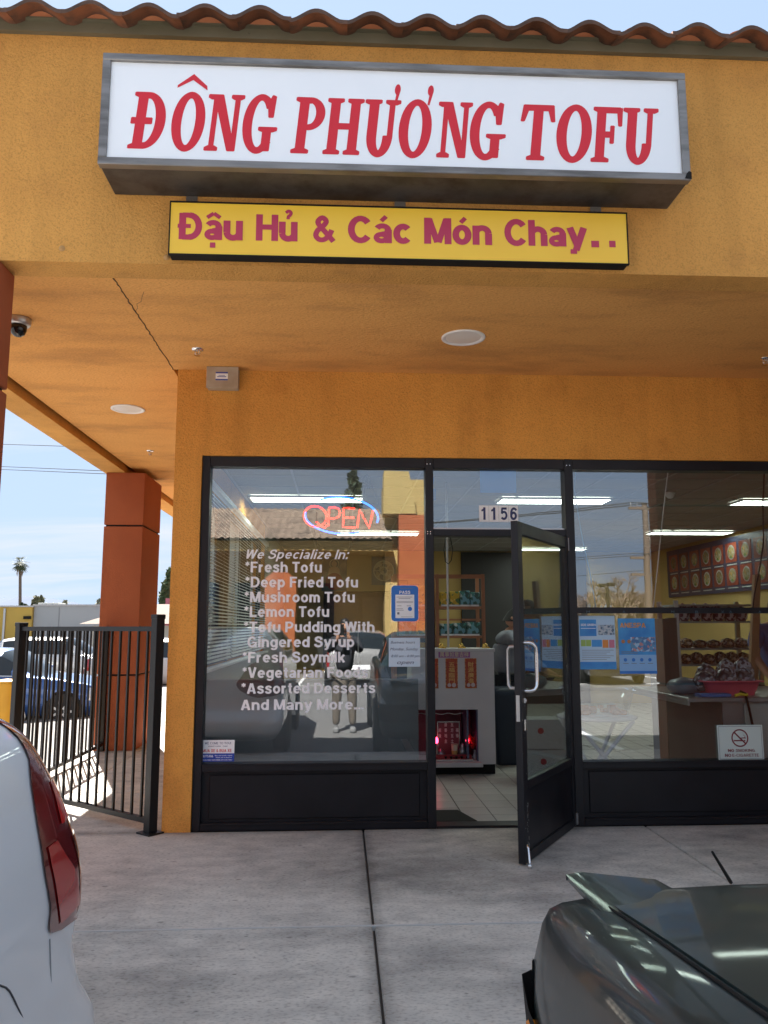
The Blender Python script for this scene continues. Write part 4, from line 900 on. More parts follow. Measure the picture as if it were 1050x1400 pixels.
# no smoking sign
o, x0, x1, z0, z1 = sheet('no_smoking_sign', 980, 991.5, 1045, 1039, .03, mat('sign_enamel', (.62, .70, .66), .35), 'white NO SMOKING NO E-CIGARETTE sign at the bottom of the right window', 'sign', .004)
h = z1-z0; w = x1-x0; RB = mat('maroon_ink', (.20, .02, .03), .5); cx = x0+w*.49; cz = z1-h*.37; rr = h*.255
mb = MB(); mb.tube([(x0+w*u_, .029, z0+h*v_) for u_, v_ in ((.03, .04), (.97, .04), (.97, .96), (.03, .96))], .002, 4, closed=True); part('border', mb, mat('grey_ink', (.2, .21, .25)), o)
mb = MB()
for q in ring(0, 0, rr, rr, rr*.85, rr*.85): mb.add([(cx+p[0], .0288, cz+p[1]) for p in q], [(0, 1, 2, 3)])
mb.add([(cx-rr*.72, .0284, cz+rr*.60), (cx-rr*.60, .0284, cz+rr*.72), (cx+rr*.72, .0284, cz-rr*.60), (cx+rr*.60, .0284, cz-rr*.72)], [(0, 1, 2, 3)])
mb.box(cx-rr*.75, cx+rr*.4, .0280, .0295, cz-rr*.36, cz-rr*.22); mb.box(cx+rr*.45, cx+rr*.62, .0280, .0295, cz-rr*.36, cz-rr*.22); mb.box(cx+rr*.1, cx+rr*.7, .0280, .0295, cz-rr*.05, cz+rr*.05); mb.tube([(cx+rr*.5, .0285, cz+rr*.02), (cx+rr*.62, .0285, cz+rr*.2), (cx+rr*.4, .0285, cz+rr*.35)], .0015, 4)
hv_text(mb, 'NO', x0+w*.21, x0+w*.345, z0+h*.235, h*.085, .0285); hv_text(mb, 'SMOKING', x0+w*.38, x0+w*.80, z0+h*.235, h*.085, .0285, wt=.72)
hv_text(mb, 'NO', x0+w*.14, x0+w*.275, z0+h*.10, h*.085, .0285); hv_text(mb, 'E-CIGARETTE', x0+w*.30, x0+w*.88, z0+h*.10, h*.085, .0285, wt=.72)
part('print', mb, RB, o)
# faint pale marks along the crossbar of the right window
mb = MB()
for (ch, a) in (('M', 804), ('~', 822), ('A', 853), ('MI', 920), ('R', 953), ('X', 988), ('A', 999), ('A', 1039)):
    p = aty(a, 838.5, Y0-.002); add_text(mb, ch, p.x-.012, p.x+.014, p.z, .022, Y0-.0005, bold=0)
part('faded_marks', mb, mat('faded_blue_marks', (.07, .12, .16), .6), B)

# ------------------------------------------------------------------ blinds on the side windows
SLAT = mat('blind_slat', (.75, .76, .72), .5)
for wi, (a, b) in enumerate(SWY):
    t = thing('window_blind', (-1.085, (a+b)/2, 1.13), 'pale slatted blind over the '+('nearest', 'middle', 'farthest')[wi]+' of the side windows inside the left pane', 'blind', 'slatted blinds on the side windows')
    mb = MB(); mb.box(-1.11, -1.06, a, b, 2.60, 2.645); part('head_rail', mb, WHITE, t); first = None
    for i in range(46):
        z = 1.16+i*.0315
        if first is None:
            mb = MB(); s_ = radians(34); dx = .0125*cos(s_); dz = .0125*sin(s_)
            mb.add([(-1.085-dx, a+.01, 1.16+dz), (-1.085+dx, a+.01, 1.16-dz), (-1.085+dx, b-.01, 1.16-dz), (-1.085-dx, b-.01, 1.16+dz), (-1.085-dx, a+.01, 1.1612+dz), (-1.085+dx, a+.01, 1.1612-dz), (-1.085+dx, b-.01, 1.1612-dz), (-1.085-dx, b-.01, 1.1612+dz)], [(0, 1, 2, 3), (4, 7, 6, 5), (0, 4, 5, 1), (1, 5, 6, 2), (2, 6, 7, 3), (3, 7, 4, 0)])
            first = part('slat', mb, SLAT, t)
        else: link_copy(first, 'slat', t, (0, 0, i*.0315))
    mb = MB()
    for f in (.2, .8): yy = a+(b-a)*f; mb.tube([(-1.072, yy, 1.15), (-1.072, yy, 2.6)], .0012, 4)
    part('ladder_cord', mb, WHITE, t)

# ------------------------------------------------------------------ fluorescent troffers
TUBE = mat('troffer_diffuser', (.8, .85, .8), .4, emit=(.86, 1, .88), est=2.6)
names = {}
for (cx, cy, lb) in ((-.40, 2.95, 'left lit ceiling troffer of the row nearest the window'), (2.42, 2.95, 'middle lit ceiling troffer of the row nearest the window'), (5.20, 2.95, 'right lit ceiling troffer of the row nearest the window'),
                 (.55, 6.3, 'left lit ceiling troffer of the middle row'), (2.9, 6.3, 'centre lit ceiling troffer of the middle row'), (5.35, 6.0, 'right lit ceiling troffer of the middle row above the menu board'), (3.9, 8.7, 'lit ceiling troffer of the rear row')):
    t = thing('ceiling_troffer', (cx, cy, 2.87), lb, 'ceiling light', 'lit fluorescent troffers in the shop')
    mb = MB(); L, Wd = .64, .19
    for (a, b, c, d) in ((-L, L, -Wd, -Wd+.02), (-L, L, Wd-.02, Wd), (-L, -L+.02, -Wd+.02, Wd-.02), (L-.02, L, -Wd+.02, Wd-.02)): mb.box(cx+a, cx+b, cy+c, cy+d, 2.868, 2.892)
    part('frame', mb, WHITE, t); mb = MB(); mb.box(cx-L+.02, cx+L-.02, cy-Wd+.02, cy+Wd-.02, 2.872, 2.890); part('diffuser', mb, TUBE, t)
x, y = aty(917, 692, 2.4).x, 2.4
mb = MB(); mb.lathe((x, y, 2.895), [(.055, 0), (.055, -.02), (.045, -.03), (.04, -.05), (.02, -.065), (.001, -.068)], 16); solo('indoor_camera', mb, WHITE, 'small white dome camera on the shop ceiling behind the right pane', 'camera')

# odds and ends in the right window and transom
mb = MB(); mb.tube([aty(*p, .16) for p in ((913, 646), (906, 705), (899, 775), (893, 832))], .004, 6); solo('blind_string', mb, WHITE, 'white string hanging slightly slanted behind the right pane', 'string')
mb = MB()
mb.tube([aty(*p, .14) for p in ((787, 646), (785, 668), (790, 700), (797, 740), (806, 780), (815, 832))], .004, 6); solo('pale_ribbon', mb, mat('pale_blue_ribbon', (.35, .58, .75), .6), 'pale blue ribbon hanging down at the left edge of the right pane', 'ribbon')
mb = MB(); mb.tube([aty(*p, .14) for p in ((1045, 646), (1043, 690), (1044, 740), (1039, 775), (1031, 815), (1029, 835))], .006, 6); solo('black_cable', mb, WIRE, 'thick black cable hanging at the right edge of the photo behind the glass', 'cable')
mb = MB(); p = aty(656, 643, .062); q = aty(706, 674, .062); mb.box(p.x, q.x, .060, .062, q.z, p.z); solo('blue_decal', mb, mat('blue_decal', (.05, .22, .55), .5), 'faint blue square decal stuck above the house number', 'decal')
mb = MB(); mb.tube([aty(*p, .13) for p in ((590, 646), (593, 655), (591, 668), (594, 682))], .004, 6); mb.box(aty(590, 672, .13).x, aty(596, 672, .13).x, .12, .14, aty(593, 684, .13).z, aty(593, 668, .13).z, .003); solo('string_tag', mb, mat('blue_tag', (.05, .2, .5), .5), 'small blue tag on a string at the left edge of the transom', 'tag')

# ------------------------------------------------------------------ inside: altar cabinet
t = thing('altar_cabinet', (1.1, 2.3, 0), 'pale grey cabinet with a recessed red altar facing the door', 'cabinet')
CY = 2.09
def cx_(px, y=CY): return aty(px, 950, y).x
def cz_(py, y=CY): return aty(640, py, y).z
X0c, X1c = .70, 1.535; nx0 = aty(545, 1000, CY).x; nx1 = aty(654, 1000, CY).x; nz1 = cz_(970); nz0 = cz_(1041)
mb = MB(); mb.box(X0c, nx0 if nx0 > X0c else X0c+.04, CY, 2.62, .10, cz_(887)-.03); mb.box(nx1, X1c, CY, 2.62, .10, cz_(887)-.03); mb.box(max(nx0, X0c+.04), nx1, CY, 2.62, nz1, cz_(887)-.03); mb.box(max(nx0, X0c+.04), nx1, CY, 2.62, .10, nz0)
part('body', mb, CABW, t)
mb = MB(); mb.box(X0c-.01, X1c+.012, CY-.012, 2.63, cz_(887)-.03, cz_(887), .003); part('top', mb, CABW, t)
mb = MB(); mb.box(X0c+.02, X1c-.005, CY+.02, 2.6, 0.004, .10); part('plinth', mb, BLK, t)
mb = MB(); mb.box(X0c+.04, nx1+.03, CY-.075, CY-.001, nz0-.045, nz0-.002, .004); part('ledge', mb, CABW, t)
nx0 = X0c+.04
MAR = mat('altar_maroon', (.20, .035, .06), .5, col2=(.26, .05, .09), scale=3)
mb = MB(); mb.box(nx0, nx1, 2.50, 2.61, nz0, nz1); mb.box(nx0, nx0+.01, CY+.01, 2.5, nz0, nz1); part('recess_back', mb, MAR, t)
mb = MB(); mb.box(nx1-.11, nx1-.095, CY+.02, 2.5, nz0, nz1); mb.box(nx1-.012, nx1-.001, CY+.01, 2.5, nz0, nz1); part('side_column', mb, mat('altar_blue_grey', (.09, .12, .20), .4), t)
mb = MB(); mb.tube([(nx0+.02+i*.02, CY+.05, nz1-.045+.006*sin(i*.9)) for i in range(int((nx1-nx0-.14)/.02))], .004, 5); part('carved_edge', mb, GREYM, t)
# banners on the cabinet
GOLD = mat('gold_print', (.75, .50, .16), .45); RED = mat('banner_red', (.38, .03, .02), .5, col2=(.5, .12, .03), scale=40)
def banner(px0, px1, chars, label, rows=None, clip=None):
    xa, xb = cx_(px0), cx_(px1); za, zb = cz_(941), cz_(900)
    o = thing('red_banner', ((xa+xb)/2, CY-.004, za), label, 'banner', 'red paper banners on the altar cabinet')
    mb = MB(); mb.box(xa, xb, CY-.005, CY-.001, za, zb); part('sheet', mb, RED, o)
    mb = MB(); w = xb-xa
    for (a, b, c, d) in ((0, .06, 0, 1), (.94, 1, 0, 1), (.06, .94, 0, .02), (.06, .94, .98, 1)): mb.box(xa+w*a, xa+w*b, CY-.006, CY-.0052, za+(zb-za)*c, za+(zb-za)*d)
    part('border', mb, mat('orange_gold_border', (.62, .26, .05), .5, col2=[(.3, .03, .02), (.7, .45, .15)], scale=90, lo=.2, hi=.8, voro=True), o)
    mb = MB(); n = len(chars)
    for i, ch in enumerate(chars): add_text(mb, ch, xa+w*.26, xb-w*.24, zb-(zb-za)*(.27+.18*i), (zb-za)*.15, CY-.0066, bold=.012, caph=.85)
    part('lettering', mb, GOLD, o)
    mb = MB(); mb.lathe((xa+w*.3, CY-.0058, za+(zb-za)*.11), [(w*.16, 0), (w*.12, -.001)], 10, 'y'); mb.lathe((xa+w*.68, CY-.0058, za+(zb-za)*.11), [(w*.18, 0), (w*.13, -.001)], 10, 'y'); part('flower_print', mb, mat('flower_pale', (.6, .5, .5), .6), o)
banner(582, 599.5, '招財進寶', 'red and gold banner partly behind the door jamb, leftmost on the cabinet')
banner(609.5, 626, '五福臨門', 'middle red and gold banner on the altar cabinet front')
banner(636, 652, '財源廣進', 'right red and gold banner on the altar cabinet front')
xa, xb, za, zb = cx_(600), cx_(643.5), cz_(899), cz_(890)
o = thing('purple_banner', ((xa+xb)/2, CY-.004, za), 'small purple strip banner with pale characters above the red banners', 'banner')
mb = MB(); mb.box(xa, xb, CY-.0045, CY-.001, za, zb); part('sheet', mb, mat('purple_paper', (.35, .13, .36), .5), o)
mb = MB(); add_text(mb, '萬事如意吉祥', xa+.015, xb-.015, za+.012, zb-za-.02, CY-.005, bold=.01, caph=.85); part('lettering', mb, mat('pale_gold', (.72, .68, .42), .5), o)
# altar furniture
ay = 2.36
mb = MB(); xa, xb = cx_(597, ay), cx_(628, ay); z0, z1 = nz0+.01, aty(620, 986, ay).z
o = thing('spirit_tablet', ((xa+xb)/2, ay, nz0), 'framed maroon tablet with silver characters at the back of the altar', 'tablet')
mb.box(xa, xb, ay, ay+.02, z0, z1); part('board', mb, mat('tablet_maroon', (.16, .04, .06), .4), o)
mb = MB(); e = .012
mb.box(xa, xa+e, ay-.01, ay-.001, z0, z1); mb.box(xb-e, xb, ay-.01, ay-.001, z0, z1); mb.box(xa+e, xb-e, ay-.01, ay-.001, z1-e, z1); part('frame', mb, CHROME, o)
mb = MB(); w = xb-xa
for i, (s, u) in enumerate((('五方五土', .66), ('唐番地主', .38), ('前後', .12), ('福祿', .88))):
    for j, ch in enumerate(s): add_text(mb, ch, xa+w*(u-.06), xa+w*(u+.06), z1-.05-(j+(i > 1))*.055, .036, ay-.0015, caph=.85)
part('lettering', mb, mat('silver_print', (.7, .7, .72), .4), o)
ay = 2.2
def candle(px, label):
    x = cx_(px, ay); o = thing('altar_candle', (x, ay, nz0), label, 'candle', 'red electric candles on the altar')
    mb = MB(); mb.lathe((x, ay, nz0), [(.018, 0), (.012, .02), (.008, .04), (.008, .15), (.014, .16)], 10); part('stick', mb, CHROME, o)
    mb = MB(); mb.lathe((x, ay, nz0+.16), [(.008, 0), (.017, .02), (.015, .04), (.004, .06), (.0005, .065)], 10); part('bulb', mb, mat('candle_red', (.8, .03, .05), .3, emit=(1, .03, .08), est=3), o)
candle(596.5, 'red lit electric candle at the left of the altar by the door jamb'); candle(638, 'red lit electric candle at the right of the altar')
x = cx_(620.5, 2.2); o = thing('drink_cup', (x, 2.2, nz0), 'clear cup of milky brown drink standing among the altar offerings', 'cup')
mb = MB(); mb.lathe((x, 2.2, nz0+.03), [(.024, 0), (.034, .12), (.036, .122)], 16); part('cup', mb, mat('milky_cup', (.7, .62, .5), .4), o)
mb = MB(); mb.lathe((x, 2.2, nz0+.03), [(.0255, .005), (.0315, .06)], 16); part('drink', mb, mat('soy_drink', (.5, .33, .12), .4), o)
mb = MB(); mb.lathe((x, 2.2, nz0+.001), [(.05, 0), (.07, .012), (.07, .02), (.03, .028)], 20); part('dish', mb, BLK, o)
x = cx_(631, 2.24); mb = MB(); mb.lathe((x, 2.24, nz0), [(.03, 0), (.034, .04), (.05, .07), (.035, .10), (.022, .12), (.02, .14), (.012, .15), (.001, .16)], 14); mb.lathe((x-.022, 2.225, nz0+.05), [(.001, -.015), (.02, 0), (.001, .015)], 8); mb.lathe((x+.026, 2.225, nz0+.055), [(.001, -.015), (.02, 0), (.001, .015)], 8)
solo('seated_figurine', mb, mat('pewter', (.35, .36, .40), .3, .8), 'small silver seated figurine right of the drink cup on the altar', 'figurine')
x = cx_(602, 2.24); mb = MB(); mb.lathe((x, 2.24, nz0), [(.03, 0), (.034, .03), (.05, .05), (.03, .08), (.02, .09), (.001, .11)], 14); mb.lathe((x-.022, 2.225, nz0+.04), [(.001, -.015), (.02, 0), (.001, .015)], 8)
solo('seated_figurine', mb, mat('pewter', (.35, .36, .40), .3, .8), 'small dark seated figurine left of the drink cup on the altar', 'figurine')
x0_, x1_ = cx_(596, 2.13), cx_(644, 2.13)
o = thing('offering_stand', ((x0_+x1_)/2, 2.13, nz0), 'low red and silver offering stand with small black cups at the altar front', 'stand')
mb = MB(); mb.box(x0_, x1_, 2.10, 2.18, nz0, nz0+.022, .002); mb.box(x0_, x1_, 2.165, 2.18, nz0+.022, nz0+.055); part('tray', mb, mat('stand_red', (.35, .03, .04), .4), o)
mb = MB(); mb.box(x0_-.004, x1_+.004, 2.094, 2.0995, nz0+.002, nz0+.018); part('silver_edge', mb, CHROME, o)
for i in range(5):
    xx = x0_+(x1_-x0_)*(.26+.15*i); mb = MB(); mb.lathe((xx, 2.13, nz0+.022), [(.008, 0), (.014, .02), (.015, .022)], 10); part('cup', mb, BLK, o)
x = cx_(648, 2.22); o = thing('flower_vase', (x, 2.22, nz0), 'small white vase of red artificial flowers at the right of the altar', 'vase')
mb = MB(); mb.lathe((x, 2.22, nz0), [(.016, 0), (.024, .03), (.012, .07), (.014, .09)], 12); part('vase', mb, CABW, o)
random.seed(11); mb = MB()
for i in range(70):
    c = Vector((x-.01+random.gauss(0, .03), 2.22+random.gauss(0, .02), nz0+.17+random.gauss(0, .035))); a = Vector((random.uniform(-1, 1), random.uniform(-1, 1), random.uniform(-1, 1))).normalized()*.012; b2 = a.orthogonal()
    mb.quad(c-a-b2, c+a-b2, c+a+b2, c-a+b2)
part('flowers', mb, mat('flower_red', (.45, .03, .02), .6), o, kind='stuff')
# gold knick-knacks on the cabinet top
for i, px in enumerate((604, 631, 664)):
    x = cx_(px, 2.3); zc = cz_(887); mb = MB(); mb.lathe((x, 2.3, zc), [(.03, 0), (.034, .01), (.018, .02), (.03, .032), (.022, .045), (.001, .052)], 12); mb.lathe((x+.03, 2.29, zc), [(.018, 0), (.02, .008), (.001, .02)], 10)
    solo('gold_ingot', mb, mat('gold_metal', (.75, .5, .12), .25, .9), ('gold ornament at the left end of the cabinet top', 'gold ornament in the middle of the cabinet top', 'gold ornament at the right end of the cabinet top')[i], 'ornament', 'gold ornaments on the altar cabinet')
# pole and cord above the doorway
mb = MB(); x = aty(612, 800, 1.9).x; mb.tube([(x, 1.9, 2.89), (x, 1.9, 1.25)], .011, 8); o = solo('ceiling_pole', mb, GREYM, 'thin grey metal pole rising from the cabinet to the shop ceiling', 'pole')
mb = MB(); mb.tube([aty(*p, 1.87) for p in ((609, 735), (607, 752), (609, 768), (613, 771), (617, 766), (619, 752), (616, 735))], .005, 6); solo('cord_loop', mb, WIRE, 'loop of black cord hanging by the grey pole inside the door', 'cord')

# wooden display rack behind the cabinet
PK = mat('green_package', (.02, .10, .07), .35, col2=[(.05, .25, .20), (.55, .65, .62), (.02, .08, .06), (.15, .38, .45), (.03, .14, .08)], scale=26, lo=0, hi=1, voro=True)
PKY = mat('yellow_package', (.65, .42, .02), .4, col2=[(.70, .50, .05), (.1, .2, .05), (.8, .6, .1), (.5, .25, .05)], scale=22, lo=0, hi=1, voro=True)
def zz(py, y): return aty(630, py, y).z
RY = 2.75
xs_ = [aty(p, 850, RY).x for p in (540, 598, 661)]
t = thing('display_rack', (xs_[1], RY, 0), 'reddish wooden display rack of packaged goods behind the altar cabinet', 'rack')
for x in xs_:
    mb = MB(); mb.box(x-.018, x+.018, RY-.02, RY+.02, 0.004, zz(785, RY), .002); mb.box(x-.018, x+.018, RY+.36, RY+.40, 0.004, zz(785, RY), .002); part('post', mb, WOOD, t)
shz = [zz(829, RY), zz(869, RY), zz(905, RY), zz(960, RY)]
for i in range(2):
    a, b = xs_[i]+.019, xs_[i+1]-.019
    mb = MB(); mb.box(a, b, RY-.015, RY+.015, zz(791, RY), zz(785.5, RY)); part('top_rail', mb, WOOD, t)
    for z in shz:
        mb = MB(); mb.box(a, b, RY-.012, RY+.39, z-.028, z, .002); part('shelf', mb, WOOD, t)
        mb = MB(); mb.box(a+.02, b-.03, RY-.02, RY-.0125, z+.0, z+.018); part('price_rail', mb, WHITE, t)
    for z in (zz(846, RY),): mb = MB(); mb.box(a, b, RY-.012, RY+.012, z-.02, z); part('cross_rail', mb, WOOD, t)
k = 0
for i, zsf, hgt, ms in ((1, 0, .155, (PKY, PKY, PK, PK)), (1, 1, .13, (PK, PK, PK)), (0, 0, .22, (PKY, PKY)), (0, 1, .15, (PK, PKY)), (0, 2, .2, (CABW, PKY)), (1, 2, .07, (PK,))):
    a, b = xs_[i]+.03, xs_[i+1]-.03; n = len(ms); w = (b-a)/n
    for j, mm_ in enumerate(ms):
        mb = MB(); mb.box(a+j*w+.004, a+(j+1)*w-.004, RY+.01+.006*(j % 2), RY+.2, shz[zsf]+.001, shz[zsf]+hgt+.008*((j*7) % 3), .004)
        nm = {PK.name: 'dark green', PKY.name: 'yellow', CABW.name: 'white'}[mm_.name]
        solo('food_package', mb, mm_, nm+' package, '+('first', 'second', 'third', 'fourth')[j]+' on the '+('top', 'middle', 'low')[zsf]+' shelf of the '+('left', 'right')[i]+' rack bay', 'package', 'packages on the wooden rack')
t2 = None
mb = MB()
for i in range(5): mb.tube([(xs_[1]+.06+i*.09, RY+.05, zz(864, RY)+.03+.01*(i % 2)), (xs_[1]+.10+i*.09, RY+.1, zz(864, RY)+.05)], .012, 6)
solo('green_bundle', mb, mat('dark_green_bundle', (.02, .06, .035), .5), 'dark green bundle lying on the middle cross rail of the wooden rack', 'bundle')

# pictures on the back wall
def picture(px0, py0, px1, py1, y, label, kindp):
    p = aty(px0, py0, y); q = aty(px1, py1, y); o = thing('wall_picture', ((p.x+q.x)/2, y, q.z), label, 'picture')
    mb = MB(); mb.box(p.x, q.x, y-.02, y, q.z, p.z); part('panel', mb, mat('picture_'+kindp, (.08, .10, .09), .4, col2=(.16, .17, .13), scale=5) if kindp != 'red' else mat('picture_red', (.22, .04, .02), .4, col2=(.35, .1, .03), scale=8), o)
    return o, p.x, q.x, q.z, p.z
o, a, b, z0, z1 = picture(440, 762, 474, 808, 9.41, 'dark picture of a seated robed figure on the back wall', 'seated')
cx = (a+b)/2; y = 9.385; w = b-a; h = z1-z0
mb = MB(); mb.lathe((cx, y, z0+h*.28), [(w*.34, -.01), (w*.3, -.012)], 20, 'y'); mb.prism([(cx-w*.38, z0+h*.14), (cx+w*.38, z0+h*.14), (cx+w*.30, z0+h*.30), (cx-w*.30, z0+h*.30)], 'y', y-.004, y); part('red_robe', mb, mat('robe_red', (.30, .04, .03), .5), o)
mb = MB(); mb.prism([(cx-w*.30, z0+h*.30), (cx+w*.30, z0+h*.30), (cx+w*.20, z0+h*.66), (cx+w*.07, z0+h*.72), (cx-w*.07, z0+h*.72), (cx-w*.20, z0+h*.66)], 'y', y-.008, y-.004); mb.lathe((cx, y-.004, z0+h*.80), [(w*.11, 0), (w*.11, -.004)], 16, 'y'); mb.lathe((cx, y-.004, z0+h*.88), [(w*.05, 0), (w*.05, -.004)], 12, 'y'); part('figure', mb, mat('figure_tan', (.45, .30, .18), .5), o)
mb = MB()
for q in ring(cx, z0+h*.80, w*.19, w*.19, w*.165, w*.165): mb.add([(p[0], y-.006, p[1]) for p in q], [(0, 1, 2, 3)])
part('halo', mb, mat('halo_pale', (.55, .5, .3), .5), o)
o, a, b, z0, z1 = picture(508, 761, 541, 800, 9.41, 'square dark picture with a round golden mandala on the back wall', 'mandala')
cx = (a+b)/2; cz = (z0+z1)/2; r_ = (b-a)*.42; mb = MB(); mb.lathe((cx, y, cz), [(r_, 0), (r_*.98, -.004)], 32, 'y'); part('disc', mb, mat('mandala_gold', (.38, .30, .14), .5, col2=[(.12, .12, .09), (.5, .42, .25), (.3, .2, .1)], scale=16, lo=0, hi=1, voro=True), o)
mb = MB()
for q in ring(cx, cz, r_*1.02, r_*1.02, r_*.92, r_*.92)+ring(cx, cz, r_*.4, r_*.4, r_*.33, r_*.33): mb.add([(p[0], y-.006, p[1]) for p in q], [(0, 1, 2, 3)])
for k in range(8):
    c_, s_ = cos(k*pi/4), sin(k*pi/4); mb.prism([(cx+r_*.33*c_-r_*.03*s_, cz+r_*.33*s_+r_*.03*c_), (cx+r_*.9*c_-r_*.03*s_, cz+r_*.9*s_+r_*.03*c_), (cx+r_*.9*c_+r_*.03*s_, cz+r_*.9*s_-r_*.03*c_), (cx+r_*.33*c_+r_*.03*s_, cz+r_*.33*s_-r_*.03*c_)], 'y', y-.0065, y-.005)
part('rim', mb, mat('halo_pale', (.55, .5, .3), .5), o)
picture(898, 766, 911, 789, 9.41, 'small red picture hanging above another on the back wall left of the menu board', 'red')
picture(899, 794, 911, 818, 9.41, 'small grey picture hanging low on the back wall left of the menu board', 'grey')

# menu board on the right wall
t = thing('menu_board', (6.08, 6.6, 2.0), 'long dark blue menu board with red dish photographs on the right wall', 'menu board')
mb = MB(); mb.box(6.05, 6.095, 4.0, 8.62, 1.98, 2.83); part('board', mb, mat('menu_navy', (.035, .045, .085), .4), t)
DISH = mat('dish_photo_red', (.20, .03, .02), .4, col2=(.28, .06, .03), scale=8, rand=.4); fp = fr_ = fl = None
for r in range(2):
    for c in range(10):
        yy = 8.5-c*.44; z = 2.44-r*.36
        if fp is None:
            mb = MB(); mb.box(6.045, 6.0495, yy-.36, yy, z, z+.30); fp = part('dish_photo', mb, DISH, t)
            mb = MB(); mb.lathe((6.044, yy-.19, z+.15), [(.118, 0), (.112, -.004), (.10, -.002)], 20, 'x'); fr_ = part('bowl', mb, mat('bowl_dull', (.30, .28, .25), .4, rand=.6), fp)
            mb = MB(); mb.lathe((6.0425, yy-.19, z+.15), [(.104, 0), (.05, -.003), (.001, -.004)], 16, 'x'); fl = part('food', mb, mat('noodle', (.30, .22, .08), .6, col2=[(.12, .2, .05), (.5, .25, .08), (.3, .25, .12), (.35, .3, .22), (.25, .06, .03)], scale=22, lo=0, hi=1, voro=True, rand=.5), fp)
            mb = MB(); mb.box(6.044, 6.0495, yy-.34, yy-.03, z-.045, z-.03); cp = part('caption', mb, mat('caption_pale', (.45, .45, .42), .5), t)
        else:
            q = link_copy(fp, 'dish_photo', t, (0, -c*.44, -r*.36))
            for ch in (fr_, fl): link_copy(ch, ch.name, q, (0, 0, 0))
            link_copy(cp, 'caption', t, (0, -c*.44, -r*.36))
# goods rack, counter, basin
t = thing('goods_rack', (3.6, 2.6, 0), 'tall grey metal rack of bagged snacks behind the steel counter', 'rack')
RX0, RX1 = aty(925, 850, 2.3).x, aty(1036, 850, 2.3).x
for x in (RX0, RX1):
    for yy in (2.3, 2.75): mb = MB(); mb.box(x-.02, x+.02, yy-.02, yy+.02, 0.004, 1.72); part('post', mb, GREYM, t)
rz = [aty(980, p, 2.3).z for p in (908, 886, 849)]+[1.68]
for z in rz: mb = MB(); mb.box(RX0+.021, RX1-.021, 2.29, 2.76, z-.02, z); part('shelf', mb, mat('grey_shelf', (.30, .31, .31), .5), t)
BAG = mat('snack_bag', (.10, .07, .06), .3, col2=[(.35, .22, .12), (.5, .42, .35), (.08, .05, .06), (.22, .12, .10)], scale=55, lo=0, hi=1, voro=True)
BAGP = mat('maroon_bag', (.10, .03, .05), .3, col2=[(.14, .05, .07), (.5, .4, .4), (.08, .02, .04)], scale=40, lo=0, hi=1, voro=True)
def bag(x, y, z, w, d, h, m, lb, grp):
    rows = []
    for j in range(7):
        f = j/6; r = sin(pi*(.12+.88*f))**.4 if f < 1 else .12; rr_ = []
        for i in range(14):
            a = 2*pi*i/14; k_ = 1+random.uniform(-.07, .07); c_, s_ = cos(a), sin(a)
            rr_.append((x+w/2*abs(c_)**.7*(1 if c_ > 0 else -1)*r*k_, y+d/2*abs(s_)**.7*(1 if s_ > 0 else -1)*r*k_, z+h*f))
        rows.append(rr_)
    mb = MB(); mb.grid(rows, close=True); mb.add(rows[0], [tuple(range(14))]); mb.add(rows[-1], [tuple(range(14))]); return solo('snack_bag', mb, m, lb, 'bag', grp)
random.seed(21)
for si, (n, h, m) in enumerate(((6, .12, BAG), (5, .10, BAG), (6, .18, BAGP))):
    w = (RX1-RX0-.12)/n
    for i in range(n): bag(RX0+.06+w*(i+.5), 2.42, rz[si], w*.95, .16, h*random.uniform(.85, 1.1), m, 'bagged snack, '+('first', 'second', 'third', 'fourth', 'fifth', 'sixth')[i]+' from the left on the '+('lower', 'middle', 'upper')[si]+' shelf of the grey rack', 'bags on the grey goods rack')
mb = MB(); mb.box(RX0+.1, RX0+.55, 2.35, 2.68, rz[2]+.20, rz[2]+.22); 
t = thing('cardboard_stack', (RX0-.14, 2.5, 0), 'narrow brown wooden upright panel left of the grey goods rack', 'panel')
mb = MB(); mb.box(aty(907, 880, 2.2).x, aty(915, 880, 2.2).x, 2.2, 2.6, .004, aty(910, 846, 2.2).z); part('board', mb, mat('weathered_board', (.16, .13, .11), .7, col2=(.12, .10, .085), scale=6, vec=(1, 1, .2)), t)
mb = MB(); mb.box(aty(915.5, 880, 2.2).x, aty(927, 880, 2.2).x, 2.205, 2.28, .004, aty(910, 846, 2.2).z+.01); part('board', mb, mat('weathered_board', (.16, .13, .11)), t)
t.name = 'upright_panel'
mb = MB(); p, q = aty(1042, 790, 1.6), aty(1030, 900, 1.6); mb.add([(p.x-.07, 1.6, 1.95), (p.x-.01, 1.6, 1.95), (q.x+.03, 1.6, .9), (q.x-.05, 1.6, .9), (p.x-.07, 1.65, 1.95), (p.x-.01, 1.65, 1.95), (q.x+.03, 1.65, .9), (q.x-.05, 1.65, .9)], [(0, 1, 2, 3), (4, 7, 6, 5), (0, 4, 5, 1), (1, 5, 6, 2), (2, 6, 7, 3), (3, 7, 4, 0)])
solo('wood_plank', mb, mat('pale_board', (.38, .24, .14), .6), 'pale wooden plank leaning at the right end of the goods rack', 'plank')
t = thing('steel_counter', (3.6, .7, 0), 'stained stainless steel counter behind the no smoking sign', 'counter')
mb = MB(); mb.box(2.955, 4.5, .16, 1.25, .004, .868); part('body', mb, STEEL, t)
mb = MB(); mb.box(2.948, 2.9545, .17, 1.24, .06, .86); part('side_panel', mb, mat('dark_side_panel', (.10, .09, .085), .5, col2=(.13, .12, .11), scale=2), t)
